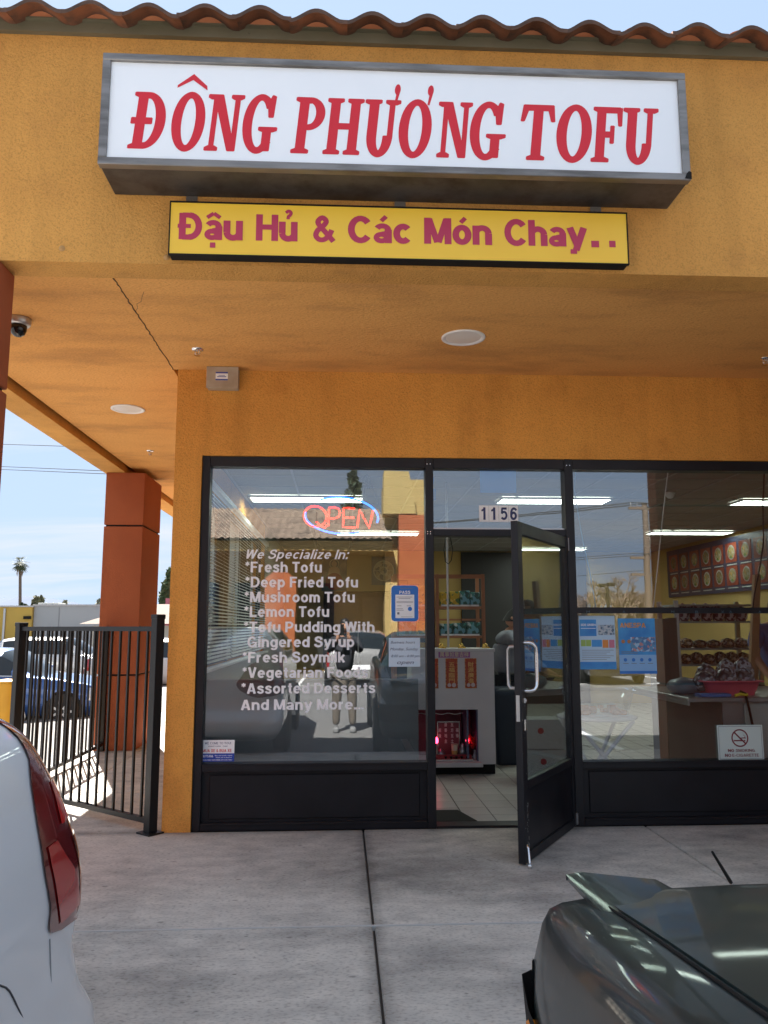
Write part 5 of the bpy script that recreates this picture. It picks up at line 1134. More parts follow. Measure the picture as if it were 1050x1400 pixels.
mb = MB(); mb.box(3.12, 4.5, .150, .1595, .05, .86, .003); part('front_panel', mb, mat('stained_white_panel', (.46, .46, .42), .5, col2=(.40, .39, .35), scale=3, dirt=(.12, .11, .09), dscale=7, dlo=.62, dhi=.78), t)
mb = MB(); mb.box(2.66, 4.5, .11, 1.30, .87, .905, .005); mb.box(2.66, 2.675, .11, 1.30, .845, .87); part('counter_top', mb, STEEL, t)
p = (3.02, .42, .906)
t = thing('pink_basin', p, 'pink plastic basin full of bagged goods on the steel counter', 'basin')
def rrect(cx, cy, w, d, z, r=.04, n=5):
    P = []
    for (sx, sy, a0) in ((1, 1, 0), (-1, 1, 90), (-1, -1, 180), (1, -1, 270)):
        for i in range(n): a = radians(a0+90*i/(n-1)); P.append((cx+sx*(w/2-r)+r*cos(a), cy+sy*(d/2-r)+r*sin(a), z))
    return P
PINK = mat('pink_plastic', (.75, .12, .17), .4)
mb = MB(); mb.grid([rrect(p[0]+.08, p[1], .38, .28, .906), rrect(p[0]+.08, p[1], .46, .34, 1.02), rrect(p[0]+.08, p[1], .50, .38, 1.022), rrect(p[0]+.08, p[1], .50, .38, 1.012), rrect(p[0]+.08, p[1], .455, .335, 1.012), rrect(p[0]+.08, p[1], .37, .27, .912)], close=True); mb.add(rrect(p[0]+.08, p[1], .37, .27, .912), [tuple(range(20))]); part('tub', mb, PINK, t)
BAGB = mat('clear_bag_dark', (.06, .055, .07), .2, col2=[(.35, .35, .40), (.05, .04, .05), (.18, .14, .14), (.45, .44, .48)], scale=48, lo=0, hi=1, voro=True)
for i, (dx, dy, h) in enumerate(((-.12, -.05, .10), (.05, -.07, .13), (.21, -.03, .12), (-.05, .08, .15), (.13, .09, .19), (.26, .07, .20))):
    bag(p[0]+dx+.02, p[1]+dy, .935, .17, .13, h+.06, BAGB, 'clear bag of dark beans, '+('front left', 'front middle', 'front right', 'back left', 'back middle', 'back right')[i]+' in the pink basin', 'bags heaped in the pink basin')
bag(2.80, .5, .906, .26, .26, .13, mat('grey_plastic_bag', (.16, .20, .24), .35), 'crumpled grey plastic bag at the left end of the steel counter', None)
mb = MB(); mb.box(2.78, 3.02, .14, .26, .906, .93, .004); solo('blue_cloth', mb, mat('blue_cloth', (.07, .16, .42), .7), 'small folded blue cloth in front of the pink basin', 'cloth')
t = thing('counter_strap', (3.30, .1, .5), 'black strap with a yellow tie hanging over the counter front', 'strap')
mb = MB(); mb.tube([aty(*q_, .10) for q_ in ((1012, 945), (1019, 948), (1024, 968), (1029, 992))], .010, 6); part('strap', mb, BLK, t)
mb = MB(); mb.tube([aty(*q_, .10) for q_ in ((1005, 951), (1012, 949), (1022, 950))], .013, 6); part('tie', mb, mat('yellow_tie', (.7, .5, .03), .5), t)
# folding table with food tray
tx, ty = 2.10, .62
t = thing('folding_table', (tx, ty, 0), 'small round white folding table with crossed legs behind the right window', 'table')
mb = MB(); mb.lathe((tx, ty, .70), [(.30, 0), (.325, .008), (.33, .02), (.31, .026), (.001, .026)], 40); part('table_top', mb, WHITE, t)
for sx in (-1, 1):
    for sy in (-1, 1): mb = MB(); mb.tube([(tx+sx*.24, ty+sy*.2, .70), (tx-sx*.02*0+sx*.06*sy, ty+sy*.16, .35), (tx-sx*.22, ty+sy*.2, .01)], .017, 8); part('leg', mb, WHITE, t)
mb = MB(); mb.tube([(tx-.2, ty-.2, .12), (tx+.2, ty-.2, .12)], .008, 6); part('stretcher', mb, WHITE, t)
t = thing('food_box', (tx, ty, .727), 'clear plastic box of fried tofu on the white folding table', 'box')
mb = MB(); mb.grid([rrect(tx+.01, ty, .44, .30, .735), rrect(tx+.01, ty, .52, .36, .93), rrect(tx+.01, ty, .55, .39, .935)], close=True); part('tub', mb, PLAST, t)
mb = MB(); mb.box(tx-.24, tx+.26, ty-.15, ty+.15, .728, .738, .003); part('tray', mb, PAPER, t)
mb = MB(); mb.grid([rrect(tx+.01, ty, .55, .39, .937), rrect(tx+.01, ty, .50, .34, .96)], close=True); mb.add(rrect(tx+.01, ty, .50, .34, .96), [tuple(range(20))]); part('lid', mb, glass_mat('blue_lid', (.62, .70, .88), .06, 1, .1), t)
random.seed(4)
FRY = mat('fried_tofu', (.55, .24, .06), .6, col2=(.38, .14, .04), scale=20)
for i in range(34):
    mb = MB(); s = random.uniform(.02, .032); X = tx+random.uniform(-.18, .2); Y = ty+random.uniform(-.11, .11); Z = .738+random.choice((0, 0, .035))*(1 if abs(X-tx) < .12 else 0)
    mb.box(X-s, X+s, Y-s, Y+s, Z, Z+s*1.3, .006); part('tofu_piece', mb, FRY, t)
for (x, z, lb) in ((1.98, .004, 'white carton standing on the floor inside, lower of two'), (1.96, .29, 'white carton stacked on another inside the shop')):
    t = thing('white_carton', (x, 1.9, z), lb, 'carton', 'white cartons inside the shop'); mb = MB(); mb.box(x-.2, x+.2, 1.75, 2.05, z, z+.275, .004); part('carton', mb, PAPER, t)
    mb = MB(); mb.lathe((x-.05, 1.7494, z+.17), [(.03, 0), (.029, -.001)], 14, 'y'); part('logo', mb, mat('red_ink', (.65, .04, .04)), t)
# dark fridge and shelf masses at the back
t = thing('drinks_fridge', (.9, 9.0, 0), 'tall dark glass fronted fridge standing against the back wall', 'fridge')
mb = MB(); mb.box(-.3, 1.6, 8.7, 9.35, .004, 2.08, .01); part('cabinet', mb, BLK, t)
for i in range(3):
    mb = MB(); mb.box(-.26+i*.63, .33+i*.63, 8.68, 8.699, .15, 1.98, .004); part('glass_door', mb, mat('fridge_door', (.02, .022, .025), .15), t)
    mb = MB(); mb.box(.29+i*.63, .31+i*.63, 8.655, 8.679, .8, 1.4); part('handle', mb, GREYM, t)

t = thing('dark_bin', (1.80, 2.75, 0), 'tall dark waste bin standing right of the altar cabinet', 'bin')
mb = MB(); mb.grid([rrect(1.80, 2.75, .30, .30, .006, .05), rrect(1.80, 2.75, .38, .38, .72, .05)], close=True); mb.add(rrect(1.80, 2.75, .30, .30, .006, .05), [tuple(range(20))]); part('bin_body', mb, mat('bin_dark_blue', (.012, .02, .04), .5), t)
mb = MB(); mb.grid([rrect(1.80, 2.75, .40, .40, .715, .05), rrect(1.80, 2.75, .41, .41, .75, .05), rrect(1.80, 2.75, .30, .30, .80, .05)], close=True); mb.add(rrect(1.80, 2.75, .30, .30, .80, .05), [tuple(range(20))]); part('lid', mb, mat('bin_dark_blue', (.012, .02, .04)), t)

# ------------------------------------------------------------------ people
def skinned(name, J, E, m, parent, root=0, lvl=1, label=None):
    """continuous tapered surface grown round a skeleton: J = [(x,y,z,r) or (x,y,z,rx,ry)]"""
    me = bpy.data.meshes.new('sk'); me.from_pydata([j[:3] for j in J], E, []); o = bpy.data.objects.new('sk', me); COL.objects.link(o)
    o.modifiers.new('s', 'SKIN'); sv = me.skin_vertices[0].data
    for i, j in enumerate(J): sv[i].radius = (j[3], j[4] if len(j) > 4 else j[3]); sv[i].use_root = (i == root)
    s = o.modifiers.new('u', 'SUBSURF'); s.levels = lvl+1; s.render_levels = lvl+1
    dg = bpy.context.evaluated_depsgraph_get(); dg.update(); m2 = bpy.data.meshes.new_from_object(o.evaluated_get(dg)); m2.name = name
    bpy.data.objects.remove(o); m2.materials.clear(); m2.materials.append(m)
    m2.polygons.foreach_set('use_smooth', [True]*len(m2.polygons))
    off = ORG[parent.name]
    for v in m2.vertices: v.co -= off
    q = bpy.data.objects.new(name, m2); COL.objects.link(q); q.parent = parent; ORG[q.name] = off
    return tag(q, label)
def hand(palm, d, side, J, E, wrist):
    """five bent fingers rooted in the palm; d = pointing direction"""
    d = Vector(d).normalized(); s = Vector(side).normalized(); n = d.cross(s)
    k = len(J); J.append((*palm, .020, .026)); E.append((wrist, k))
    for i, (o_, L) in enumerate(((-.024, .055), (-.008, .065), (.008, .062), (.023, .048))):
        a = Vector(palm)+s*o_+d*.03; b = a+d*L*.5+n*.004; c = b+d*L*.35+n*.018
        q = len(J); J += [(*a, .009), (*b, .0085), (*c, .007)]; E += [(k, q), (q, q+1), (q+1, q+2)]
    a = Vector(palm)-s*.030+d*.002; b = a-s*.014+d*.026; q = len(J); J += [(*a, .010), (*b, .008)]; E += [(k, q), (q, q+1)]
def head(parent, c, face, up=(0, 0, 1), hair=HAIR, sc=1.0):
    """head with brow, nose, mouth, eyes, ears and a hair cap; face = looking direction"""
    f = Vector(face).normalized(); u = Vector(up); u = (u-f*u.dot(f)).normalized(); r = u.cross(f)
    c = Vector(c)
    def T(x, y, z): return c+(r*x+f*y+u*z)*sc
    rows = []; n = 20
    for j in range(15):
        t = -1+2*j/14; z = .115*t; w = sqrt(max(0, 1-t*t)); wx = .076*w**.8*(1-.18*max(0, -t)); wy = .095*w**.8
        row = []
        for i in range(n):
            a = 2*pi*i/n; x = wx*sin(a); y = wy*cos(a)+.006
            fr = max(0, cos(a))**10
            if -.55 < t < .1: y += fr*.020*(1-abs(t+.22)/.34 if abs(t+.22) < .34 else 0)   # nose
            if -.95 < t < -.7: y += fr*.008
            row.append(T(x, y, z))
        rows.append(row)
    mb = MB(); mb.grid(rows, close=True)
    for sx in (-1, 1): mb.lathe(T(sx*.076, -.004, -.008), [(.001, -.02), (.014, -.012), (.016, .006), (.001, .024)], 8)
    part('head', mb, SKIN, parent)
    mb = MB(); rows = []
    for j in range(9):
        t = .02+.98*j/8; z = .124*t-.006; w = sqrt(max(0, 1-t*t)); row = []
        for i in range(n):
            a = 2*pi*i/n; back = (1-cos(a))/2; x = .084*w**.7*sin(a); y = .104*w**.7*cos(a)+.002
            zz_ = z-(.085*back*(1-t)) if cos(a) < .55 else z+.05*(1-t)
            row.append(T(x, y*(.93 if cos(a) > .55 else 1), zz_))
        rows.append(row)
    mb.grid(rows, close=True); part('hair', mb, hair, parent)
    mb = MB()
    for sx in (-1, 1): mb.lathe(T(sx*.030, .088, .012), [(.001, -.006), (.011, 0), (.001, .006)], 8)
    mb.tube([T(-.022, .094, -.058), T(0, .100, -.056), T(.022, .094, -.058)], .0035*sc, 5); part('eyes_and_mouth', mb, mat('dark_features', (.05, .02, .02), .4), parent)

# shop worker bending inside the doorway, turned to the right
bx_, by_ = 1.93, 3.3
w = thing('person', (bx_, by_, 0), 'person in a grey long sleeved shirt bending over inside the dark doorway', 'person')
GS = mat('grey_shirt', (.26, .27, .31), .8, col2=(.20, .21, .25), scale=9); DT = mat('dark_trousers', (.03, .035, .05), .8)
z_ = lambda z: z
J = [(bx_-.02, by_, .92, .10, .13), (bx_-.03, by_, 1.08, .09, .13), (bx_-.01, by_, 1.27, .085, .12), (bx_+.02, by_, 1.37, .055, .08), (bx_+.05, by_, 1.45, .05)]
E_ = [(0, 1), (1, 2), (2, 3), (3, 4)]
skinned('torso', J, E_, SKIN, w)
J = [(bx_-.02, by_, .88, .14, .17), (bx_-.03, by_, 1.08, .13, .18), (bx_-.01, by_, 1.26, .13, .19), (bx_+.02, by_, 1.35, .09, .16), (bx_+.02, by_-.20, 1.29, .07), (bx_+.22, by_-.24, 1.08, .055), (bx_+.40, by_-.18, .96, .045), (bx_+.02, by_+.20, 1.29, .07), (bx_+.24, by_+.22, 1.08, .055), (bx_+.42, by_+.16, .98, .045)]
skinned('shirt', J, [(0, 1), (1, 2), (2, 3), (3, 4), (4, 5), (5, 6), (3, 7), (7, 8), (8, 9)], GS, w)
J = [(bx_-.03, by_, .90, .13, .16), (bx_-.05, by_-.10, .80, .10), (bx_-.05, by_-.11, .46, .07), (bx_-.09, by_-.11, .08, .05), (bx_-.08, by_+.10, .80, .10), (bx_-.02, by_+.11, .46, .07), (bx_-.04, by_+.11, .08, .05)]
skinned('trousers', J, [(0, 1), (1, 2), (2, 3), (0, 4), (4, 5), (5, 6)], DT, w)
for k, (dx, dy) in enumerate(((-.05, -.11), (0, .11))):
    mb = MB(); mb.grid([[(bx_+dx+.02+.13*sx_*(1-.15*abs(q)), by_+dy+.042*q, zz_) for q, sx_, zz_ in ((-1, -.6, .005), (-1, .5, .005), (0, 1, .005), (1, .5, .005), (1, -.6, .005))], [(bx_+dx+.02+.11*sx_, by_+dy+.036*q, zz_) for q, sx_, zz_ in ((-1, -.6, .07), (-1, .3, .05), (0, .9, .035), (1, .3, .05), (1, -.6, .07))]], close=True); mb.box(bx_+dx-.05, bx_+dx+.04, by_+dy-.035, by_+dy+.035, .04, .085, .01); part('shoe', mb, BLK, w)
for sy, hy in ((-1, by_-.18), (1, by_+.16)):
    J = [(bx_+.37, hy, .97, .030), (bx_+.46, hy, .93, .024)]; E_ = [(0, 1)]; hand((bx_+.50, hy, .91), (1, 0, -.5), (0, 1, 0), J, E_, 1); skinned('hand', J, E_, SKIN, w)
head(w, (bx_+.07, by_-.01, 1.55), (.85, -.3, -.45))
# customer or worker at the right edge in a blue T-shirt, arm hanging
bx_, by_ = 4.28, 1.72
w = thing('person', (bx_, by_, 0), 'person in a blue T-shirt behind the steel counter at the right edge', 'person')
BT = mat('blue_tshirt', (.07, .12, .30), .8)
J = [(bx_, by_, .95, .12, .16), (bx_, by_, 1.15, .11, .15), (bx_, by_, 1.38, .10, .17), (bx_, by_, 1.50, .055), (bx_-.20, by_-.02, 1.42, .055), (bx_-.27, by_-.06, 1.16, .045), (bx_-.24, by_-.26, .98, .034), (bx_+.20, by_, 1.42, .055), (bx_+.27, by_-.04, 1.16, .045), (bx_+.22, by_-.24, .98, .034)]
E_ = [(0, 1), (1, 2), (2, 3), (2, 4), (4, 5), (5, 6), (2, 7), (7, 8), (8, 9)]
hand((bx_-.22, by_-.33, .95), (.2, -1, -.3), (1, 0, 0), J, E_, 6); hand((bx_+.20, by_-.31, .95), (-.2, -1, -.3), (1, 0, 0), J, E_, 9); skinned('body', J, E_, SKIN, w)
J = [(bx_, by_, .90, .15, .19), (bx_, by_, 1.15, .14, .18), (bx_, by_, 1.38, .125, .19), (bx_, by_, 1.46, .08), (bx_-.20, by_-.02, 1.42, .08), (bx_-.27, by_-.05, 1.22, .075), (bx_+.20, by_, 1.42, .08), (bx_+.27, by_-.03, 1.22, .075)]
skinned('tshirt', J, [(0, 1), (1, 2), (2, 3), (2, 4), (4, 5), (2, 6), (6, 7)], BT, w)
J = [(bx_, by_, .90, .14, .17), (bx_-.10, by_, .78, .10), (bx_-.11, by_, .45, .07), (bx_-.11, by_, .08, .05), (bx_+.10, by_, .78, .10), (bx_+.11, by_, .45, .07), (bx_+.11, by_, .08, .05)]
skinned('trousers', J, [(0, 1), (1, 2), (2, 3), (0, 4), (4, 5), (5, 6)], DT, w)
for dx in (-.11, .11): mb = MB(); mb.box(bx_+dx-.045, bx_+dx+.045, by_-.17, by_+.09, .005, .075, .02); part('shoe', mb, BLK, w)
head(w, (bx_, by_-.02, 1.64), (-.2, -1, -.1))
# the photographer standing in the lot, holding a phone up (seen only mirrored in the panes)
bx_, by_, g0 = .05, -6.50, LOT
w = thing('person', (bx_, by_, g0), 'person in dark jacket and tan trousers holding up a phone, mirrored in the left pane', 'person')
JK = mat('dark_jacket', (.02, .022, .03), .8); TT = mat('shaded_tan_trousers', (.13, .105, .08), .85, col2=(.09, .075, .055), scale=12)  # tan of the trousers darkened to stand in for shade on the wearer
J = [(bx_, by_, g0+.95, .11, .15), (bx_, by_, g0+1.35, .10, .16), (bx_, by_, g0+1.48, .055), (bx_-.19, by_, g0+1.38, .05), (bx_-.24, by_+.14, g0+1.22, .042), (bx_-.10, by_+.36, g0+1.42, .032), (bx_+.19, by_, g0+1.38, .05), (bx_+.24, by_+.14, g0+1.22, .042), (bx_+.06, by_+.36, g0+1.42, .032)]
E_ = [(0, 1), (1, 2), (1, 3), (3, 4), (4, 5), (1, 6), (6, 7), (7, 8)]
hand((bx_-.10, by_+.375, g0+1.52), (.25, .1, 1), (0, 1, 0), J, E_, 5); hand((bx_+.05, by_+.375, g0+1.50), (-.25, .1, 1), (0, 1, 0), J, E_, 8); skinned('body', J, E_, SKIN, w)
J = [(bx_, by_, g0+.88, .15, .20), (bx_, by_, g0+1.33, .13, .19), (bx_, by_, g0+1.44, .08), (bx_-.19, by_, g0+1.38, .07), (bx_-.24, by_+.13, g0+1.22, .062), (bx_-.12, by_+.33, g0+1.39, .045), (bx_+.19, by_, g0+1.38, .07), (bx_+.24, by_+.13, g0+1.22, .062), (bx_+.08, by_+.33, g0+1.39, .045)]
skinned('jacket', J, [(0, 1), (1, 2), (1, 3), (3, 4), (4, 5), (1, 6), (6, 7), (7, 8)], JK, w)
J = [(bx_, by_, g0+.90, .14, .17), (bx_-.10, by_, g0+.78, .10), (bx_-.12, by_+.01, g0+.45, .075), (bx_-.13, by_, g0+.09, .058), (bx_+.10, by_, g0+.78, .10), (bx_+.12, by_+.01, g0+.45, .075), (bx_+.13, by_, g0+.09, .058)]
skinned('trousers', J, [(0, 1), (1, 2), (2, 3), (0, 4), (4, 5), (5, 6)], TT, w)
for dx in (-.13, .13): mb = MB(); mb.box(bx_+dx-.045, bx_+dx+.045, by_-.09, by_+.18, g0+.003, g0+.08, .02); part('shoe', mb, mat('pale_shoe', (.2, .2, .2), .7), w)
head(w, (bx_, by_+.02, g0+1.60), (0, 1, -.05))
mb = MB(); mb.box(-.037, .037, -6.108, -6.100, 1.325, 1.485, .003); solo('phone', mb, BLK, 'black phone held up by the mirrored person', 'phone')

# ------------------------------------------------------------------ cars
TYRE = mat('tyre_rubber', (.02, .02, .02), .8); RIM = mat('alloy_rim', (.45, .45, .46), .3, .9)
HL = mat('headlamp_glass', (.55, .57, .6), .08, .3, coat=1); TL = mat('tail_lamp_red', (.30, .006, .008), .1, coat=1); AMB = mat('amber_lens', (.75, .25, .02), .15)
def paint(name, c, metal=.0, rough=.28): return mat(name, c, rough, metal, coat=1.0, spec=.5, dirt=tuple(x*.8+.02 for x in c), dscale=3, dlo=.6, dhi=.8)
def catm(st, x):
    for i in range(len(st)-1):
        if st[i][0] <= x <= st[i+1][0]: break
    p0 = st[max(i-1, 0)]; p1 = st[i]; p2 = st[i+1]; p3 = st[min(i+2, len(st)-1)]; t = (x-p1[0])/max(1e-6, p2[0]-p1[0]); out = [x]
    for k in range(1, len(p1)):
        d = p2[k]-p1[k]; m1 = (p2[k]-p0[k])/max(1e-6, p2[0]-p0[0])*(p2[0]-p1[0]); m2_ = (p3[k]-p1[k])/max(1e-6, p3[0]-p1[0])*(p2[0]-p1[0])
        if d == 0 or m1*d < 0: m1 = 0
        if d == 0 or m2_*d < 0: m2_ = 0
        h = (2*t**3-3*t**2+1)*p1[k]+(t**3-2*t**2+t)*m1+(-2*t**3+3*t**2)*p2[k]+(t**3-t**2)*m2_; out.append(h)
    return out
def section(w, b, rf_, sill):
    g_ = rf_-b; t = max(0, min(1, g_/.22)); t = t*t*(3-2*t)
    hood = [(.90, b+.014), (.80, b+.026), (.62, b+.036), (.35, b+.044), (0, b+.046)]
    gh = [(.90, b+.012), (.86, b+.03), (.75, rf_-.09), (.60, rf_-.005), (0, rf_+.02)]
    top = [(h[0]*(1-t)+q[0]*t, h[1]*(1-t)+q[1]*t) for h, q in zip(hood, gh)]
    return [(0, sill), (.80*w, sill), (.93*w, sill+.03), (.985*w, sill+.14), (w, sill+(b-sill)*.52), (.992*w, b-.12), (.965*w, b-.035), (.94*w, b)]+[(x*w, z) for x, z in top]
NS = 13
def loft_car(t, st, body, ws, rw, sw, wheels, r=.32, front='sedan', local=True, hoodx=None, hood_lift=0, plates=True, lamps=True, bump=None, nx=64):
    x0, x1 = st[0][0], st[-1][0]; xs2 = sorted(set([x0+(x1-x0)*(i/nx) for i in range(nx+1)]+[q[0] for q in st]+list(ws)+list(rw)+list(sw)))
    rows = []
    for x in xs2:
        _, w, b, rf_, sill = catm(st, x); s = section(w, b, rf_, sill); full = [(-y, z) for y, z in s]+[(y, z) for y, z in s[-2::-1]]
        rows.append([(x, y, z+(bump(x, y, z) if bump else 0)) for y, z in full])
    n = len(rows[0]); F = dict(body=[], windscreen=[], rear_window=[], side_window=[], hood=[])
    V = [p for r_ in rows for p in r_]
    for i in range(len(rows)-1):
        xm = (xs2[i]+xs2[i+1])/2
        for j in range(n):
            j2 = (j+1) % n; k = j if j < NS else 2*NS-2-j-1; k = min(j, 2*NS-3-j) if j2 else 0
            f = (i*n+j, (i+1)*n+j, (i+1)*n+j2, i*n+j2); key = 'body'
            if ws[0] < xm < ws[1] and k >= 10: key = 'windscreen'
            elif rw[0] < xm < rw[1] and k >= 10: key = 'rear_window'
            elif sw[0] < xm < sw[1] and k == 9: key = 'side_window'
            F[key].append(f)
            if hoodx and hoodx[0] < xm < hoodx[1] and k >= 9: F['hood'].append(f)
    def sub_(fs, name, m, off=0, parent=t):
        if not fs: return None
        used = sorted({i for f in fs for i in f}); mp_ = {u: i for i, u in enumerate(used)}; mb = MB()
        mb.add([V[u] for u in used], [[mp_[i] for i in f] for f in fs], True); return part(name, mb, m, parent)
    F['body'].append(tuple(range(n))); F['body'].append(tuple((len(rows)-1)*n+q for q in range(n)))
    b_ = sub_(F['body'], 'body', body); fix(b_)
    for k in ('windscreen', 'rear_window'): sub_(F[k], k, CARGL)
    for q in (-1, 1): sub_([f for f in F['side_window'] if V[f[0]][1]*q > 0], 'side_window', CARGL)
    if hoodx:
        hp = {}
        mb = MB(); used = sorted({i for f in F['hood'] for i in f}); mp_ = {u: i for i, u in enumerate(used)}
        top = [(V[u][0], V[u][1]*.985, V[u][2]+hood_lift) for u in used]; lowr = [(V[u][0], V[u][1]*.985, V[u][2]+.002) for u in used]
        mb.add(top, [[mp_[i] for i in f] for f in F['hood']], True)
        # rim of the sheet
        from collections import Counter
        ec = Counter(tuple(sorted((f[i], f[(i+1) % 4]))) for f in F['hood'] for i in range(4))
        mb.add(top+lowr, [(mp_[a], mp_[b], mp_[b]+len(used), mp_[a]+len(used)) for (a, b), c in ec.items() if c == 1])
        h_ = part('hood', mb, body, t); fix(h_)
        gb = MB()
        for (a, b), c in ec.items():
            if c == 1:
                p, q = Vector(V[a]), Vector(V[b]); p.z += .001; q.z += .001; p.y *= 1.002; q.y *= 1.002; gb.tube([p, q], .0035, 5, cap=False)
        part('hood_gap', gb, BLK, t)
    W0 = max(s[1] for s in st)
    for wx in wheels:
        for sy in (-1, 1):
            ww = catm(st, wx)[1]*.992
            mb = MB(); mb.lathe((wx, sy*(ww-.05), r), [(r*1.16, 0), (r*1.16, sy*.062)], 28, 'y'); part('wheel_arch', mb, BLK, t)
            mb = MB(); y = sy*(ww-.14); q = sy
            mb.lathe((wx, y, r), [(r*.62, 0), (r*.97, 0), (r, q*.03), (r, q*.16), (r*.96, q*.185), (r*.66, q*.19)], 28, 'y'); wl = part('wheel', mb, TYRE, t)
            mb = MB(); mb.lathe((wx, y, r), [(r*.64, q*.188), (r*.60, q*.17), (r*.30, q*.15), (r*.16, q*.18), (.001, q*.185)], 28, 'y')
            for k in range(7):
                a = 2*pi*k/7; mb.bar((wx+r*.15*cos(a), y+q*.183, r+r*.15*sin(a)), (wx+r*.6*cos(a), y+q*.186, r+r*.6*sin(a)), r*.13, .015, up=(0, 1, 0))
            part('rim', mb, RIM, wl)
            mb = MB(); mb.lathe((wx, y, r), [(r*.58, q*.172), (r*.2, q*.155)], 20, 'y'); part('rim_recess', mb, BLK, wl)
    return rows, xs2
def patch(t, st, name, m, xr, kr, off=.006, side=(-1, 1)):
    """a lamp or trim piece lying on the body between two stations and two section rows"""
    for sy in side:
        rows = []
        for i in range(7):
            x = xr[0]+(xr[1]-xr[0])*i/6; _, w, b, rf_, sill = catm(st, x); s = section(w, b, rf_, sill); row = []
            for k in range(kr[0], kr[1]+1): y, z = s[k]; row.append((x, sy*(y+off), z+off*.3))
            rows.append(row)
        mb = MB(); mb.grid(rows); part(name, mb, m, t)
def sedan_st(L, W, H, hood=.86, deck=.98, hatch=False):
    w = W/2; s = .22
    if hatch: return [(0, w*.80, .62, .62, .34), (.04, w*.92, .80, .80, .28), (.12, w*.965, .98, 1.02, .24), (.30, w*.985, 1.00, H*.86, s), (.62, w, 1.00, H-.05, s), (1.2, w, .99, H, s), (2.2, w, .97, H, s), (2.75, w, .96, H-.07, s), (3.45*L/4.4, w, .94, .95, s), (3.7*L/4.4, w*.99, .90, .90, s), (L-.35, w*.95, .80, .80, s+.01), (L-.10, w*.86, .66, .66, s+.04), (L, w*.70, .50, .50, .32)]
    return [(0, w*.80, .60, .60, .36), (.05, w*.90, .86, .86, .30), (.18, w*.95, deck, deck, .25), (.65, w*.98, deck, deck+.01, s), (1.35, w, deck-.02, H-.05, s), (1.8, w, deck-.03, H, s), (2.45, w, .95, H-.03, s), (3.3*L/4.6, w, .93, .94, s), (3.7*L/4.6, w*.99, hood+.02, hood+.02, s), (L-.40, w*.955, hood-.07, hood-.07, s+.01), (L-.12, w*.87, .68, .68, s+.04), (L, w*.72, .52, .52, .32)]
def make_car(loc, rz, label, col, L=4.6, W=1.82, H=1.45, hatch=False, group='cars parked in the lot', name='parked_car'):
    t = thing(name, (0, 0, 0), label, 'car', group); st = sedan_st(L, W, H, hatch=hatch)
    k = L/(4.4 if hatch else 4.6)
    if hatch: ws, rw, sw = (2.55*k*.98, 3.4*k), (.13, .55), (.62, 2.75)
    else: ws, rw, sw = (2.45, 3.25*k), (.66, 1.4), (1.2, 2.7)
    loft_car(t, st, col, ws, rw, sw, (.80*k, 3.62*k) if hatch else (.95*k, 3.72*k), .325)
    patch(t, st, 'headlight', HL, (L-.42, L-.06), (4, 6)); patch(t, st, 'tail_light', TL, (.03, .22), (4, 6))
    mb = MB(); mb.box(L-.02, L+.006, -.45, .45, .34, .44, .004); part('grille', mb, BLK, t)
    mb = MB(); mb.box(-.012, .02, -.26, .26, .50, .62, .002); part('number_plate', mb, PAPER, t)
    for sy in (-1, 1):
        mb = MB(); mb.box(2.78*k, 2.90*k, sy*W*.475, sy*(W*.475+.16), .98, 1.10, .03); part('mirror', mb, col, t)
        mb = MB(); w_ = W/2; mb.tube([(1.15*k, sy*w_*.905, .998), (2.0*k, sy*w_*.905, .985), (3.1*k, sy*w_*.915, .965)], .011, 6); part('window_trim', mb, CHROME, t)
        mb = MB(); mb.tube([(1.98*k, sy*(w_+.002), .30), (1.98*k, sy*(w_+.004), .60), (1.94*k, sy*(w_*.96), .96)], .004, 5); mb.tube([(2.95*k, sy*(w_+.002), .32), (3.0*k, sy*(w_+.003), .60), (3.02*k, sy*(w_*.955), .93)], .004, 5); part('door_seam', mb, BLK, t)
        for xx in (1.55*k, 2.45*k): mb = MB(); mb.box(xx, xx+.17, sy*(w_*.985), sy*(w_*.985+.03), .80, .825, .006); part('door_handle', mb, col, t)
    t.location = loc; t.rotation_euler = (0, 0, rz); return t, st
WH = paint('white_car_paint', (.45, .46, .47)); BL = paint('blue_car_paint', (.012, .07, .25), .3); SI = paint('silver_car_paint', (.62, .61, .59), .3); DK = paint('dark_car_paint', (.03, .032, .04), .3); RD = paint('red_car_paint', (.35, .02, .02))
# blue car seen side-on beyond the fence, nose to the right
def lotz2(x): return lot_z(x, 0)
p = aty(125, 978, 10.3); gz = -.44
make_car((aty(146, 900, 10.6).x-4.25, 10.6, gz), 0, 'bright blue sedan parked side-on beyond the black fence, nose towards the rust pillar', BL, 4.6, 1.83, 1.46)
make_car((aty(54, 960, 4.9).x-5.05, 5.0, -.22-.0), 0, 'white sedan with only its nose in view, nearest beyond the fence', WH, 4.6, 1.8, 1.40)
make_car((aty(44, 900, 19).x-4.4, 19.5, gz), 0, 'white car far behind the blue sedan at the left edge', WH, 4.5, 1.8, 1.5)
make_car((aty(100, 900, 21).x-3.2, 22.5, gz), 0, 'silver car in the back row behind the blue sedan roof', SI, 4.6, 1.8, 1.55, True)
make_car((aty(150, 900, 19).x-.6, 19, gz), radians(4), 'pale car in the back row half hidden by the far rust pillar', WH, 4.6, 1.8, 1.55, True)
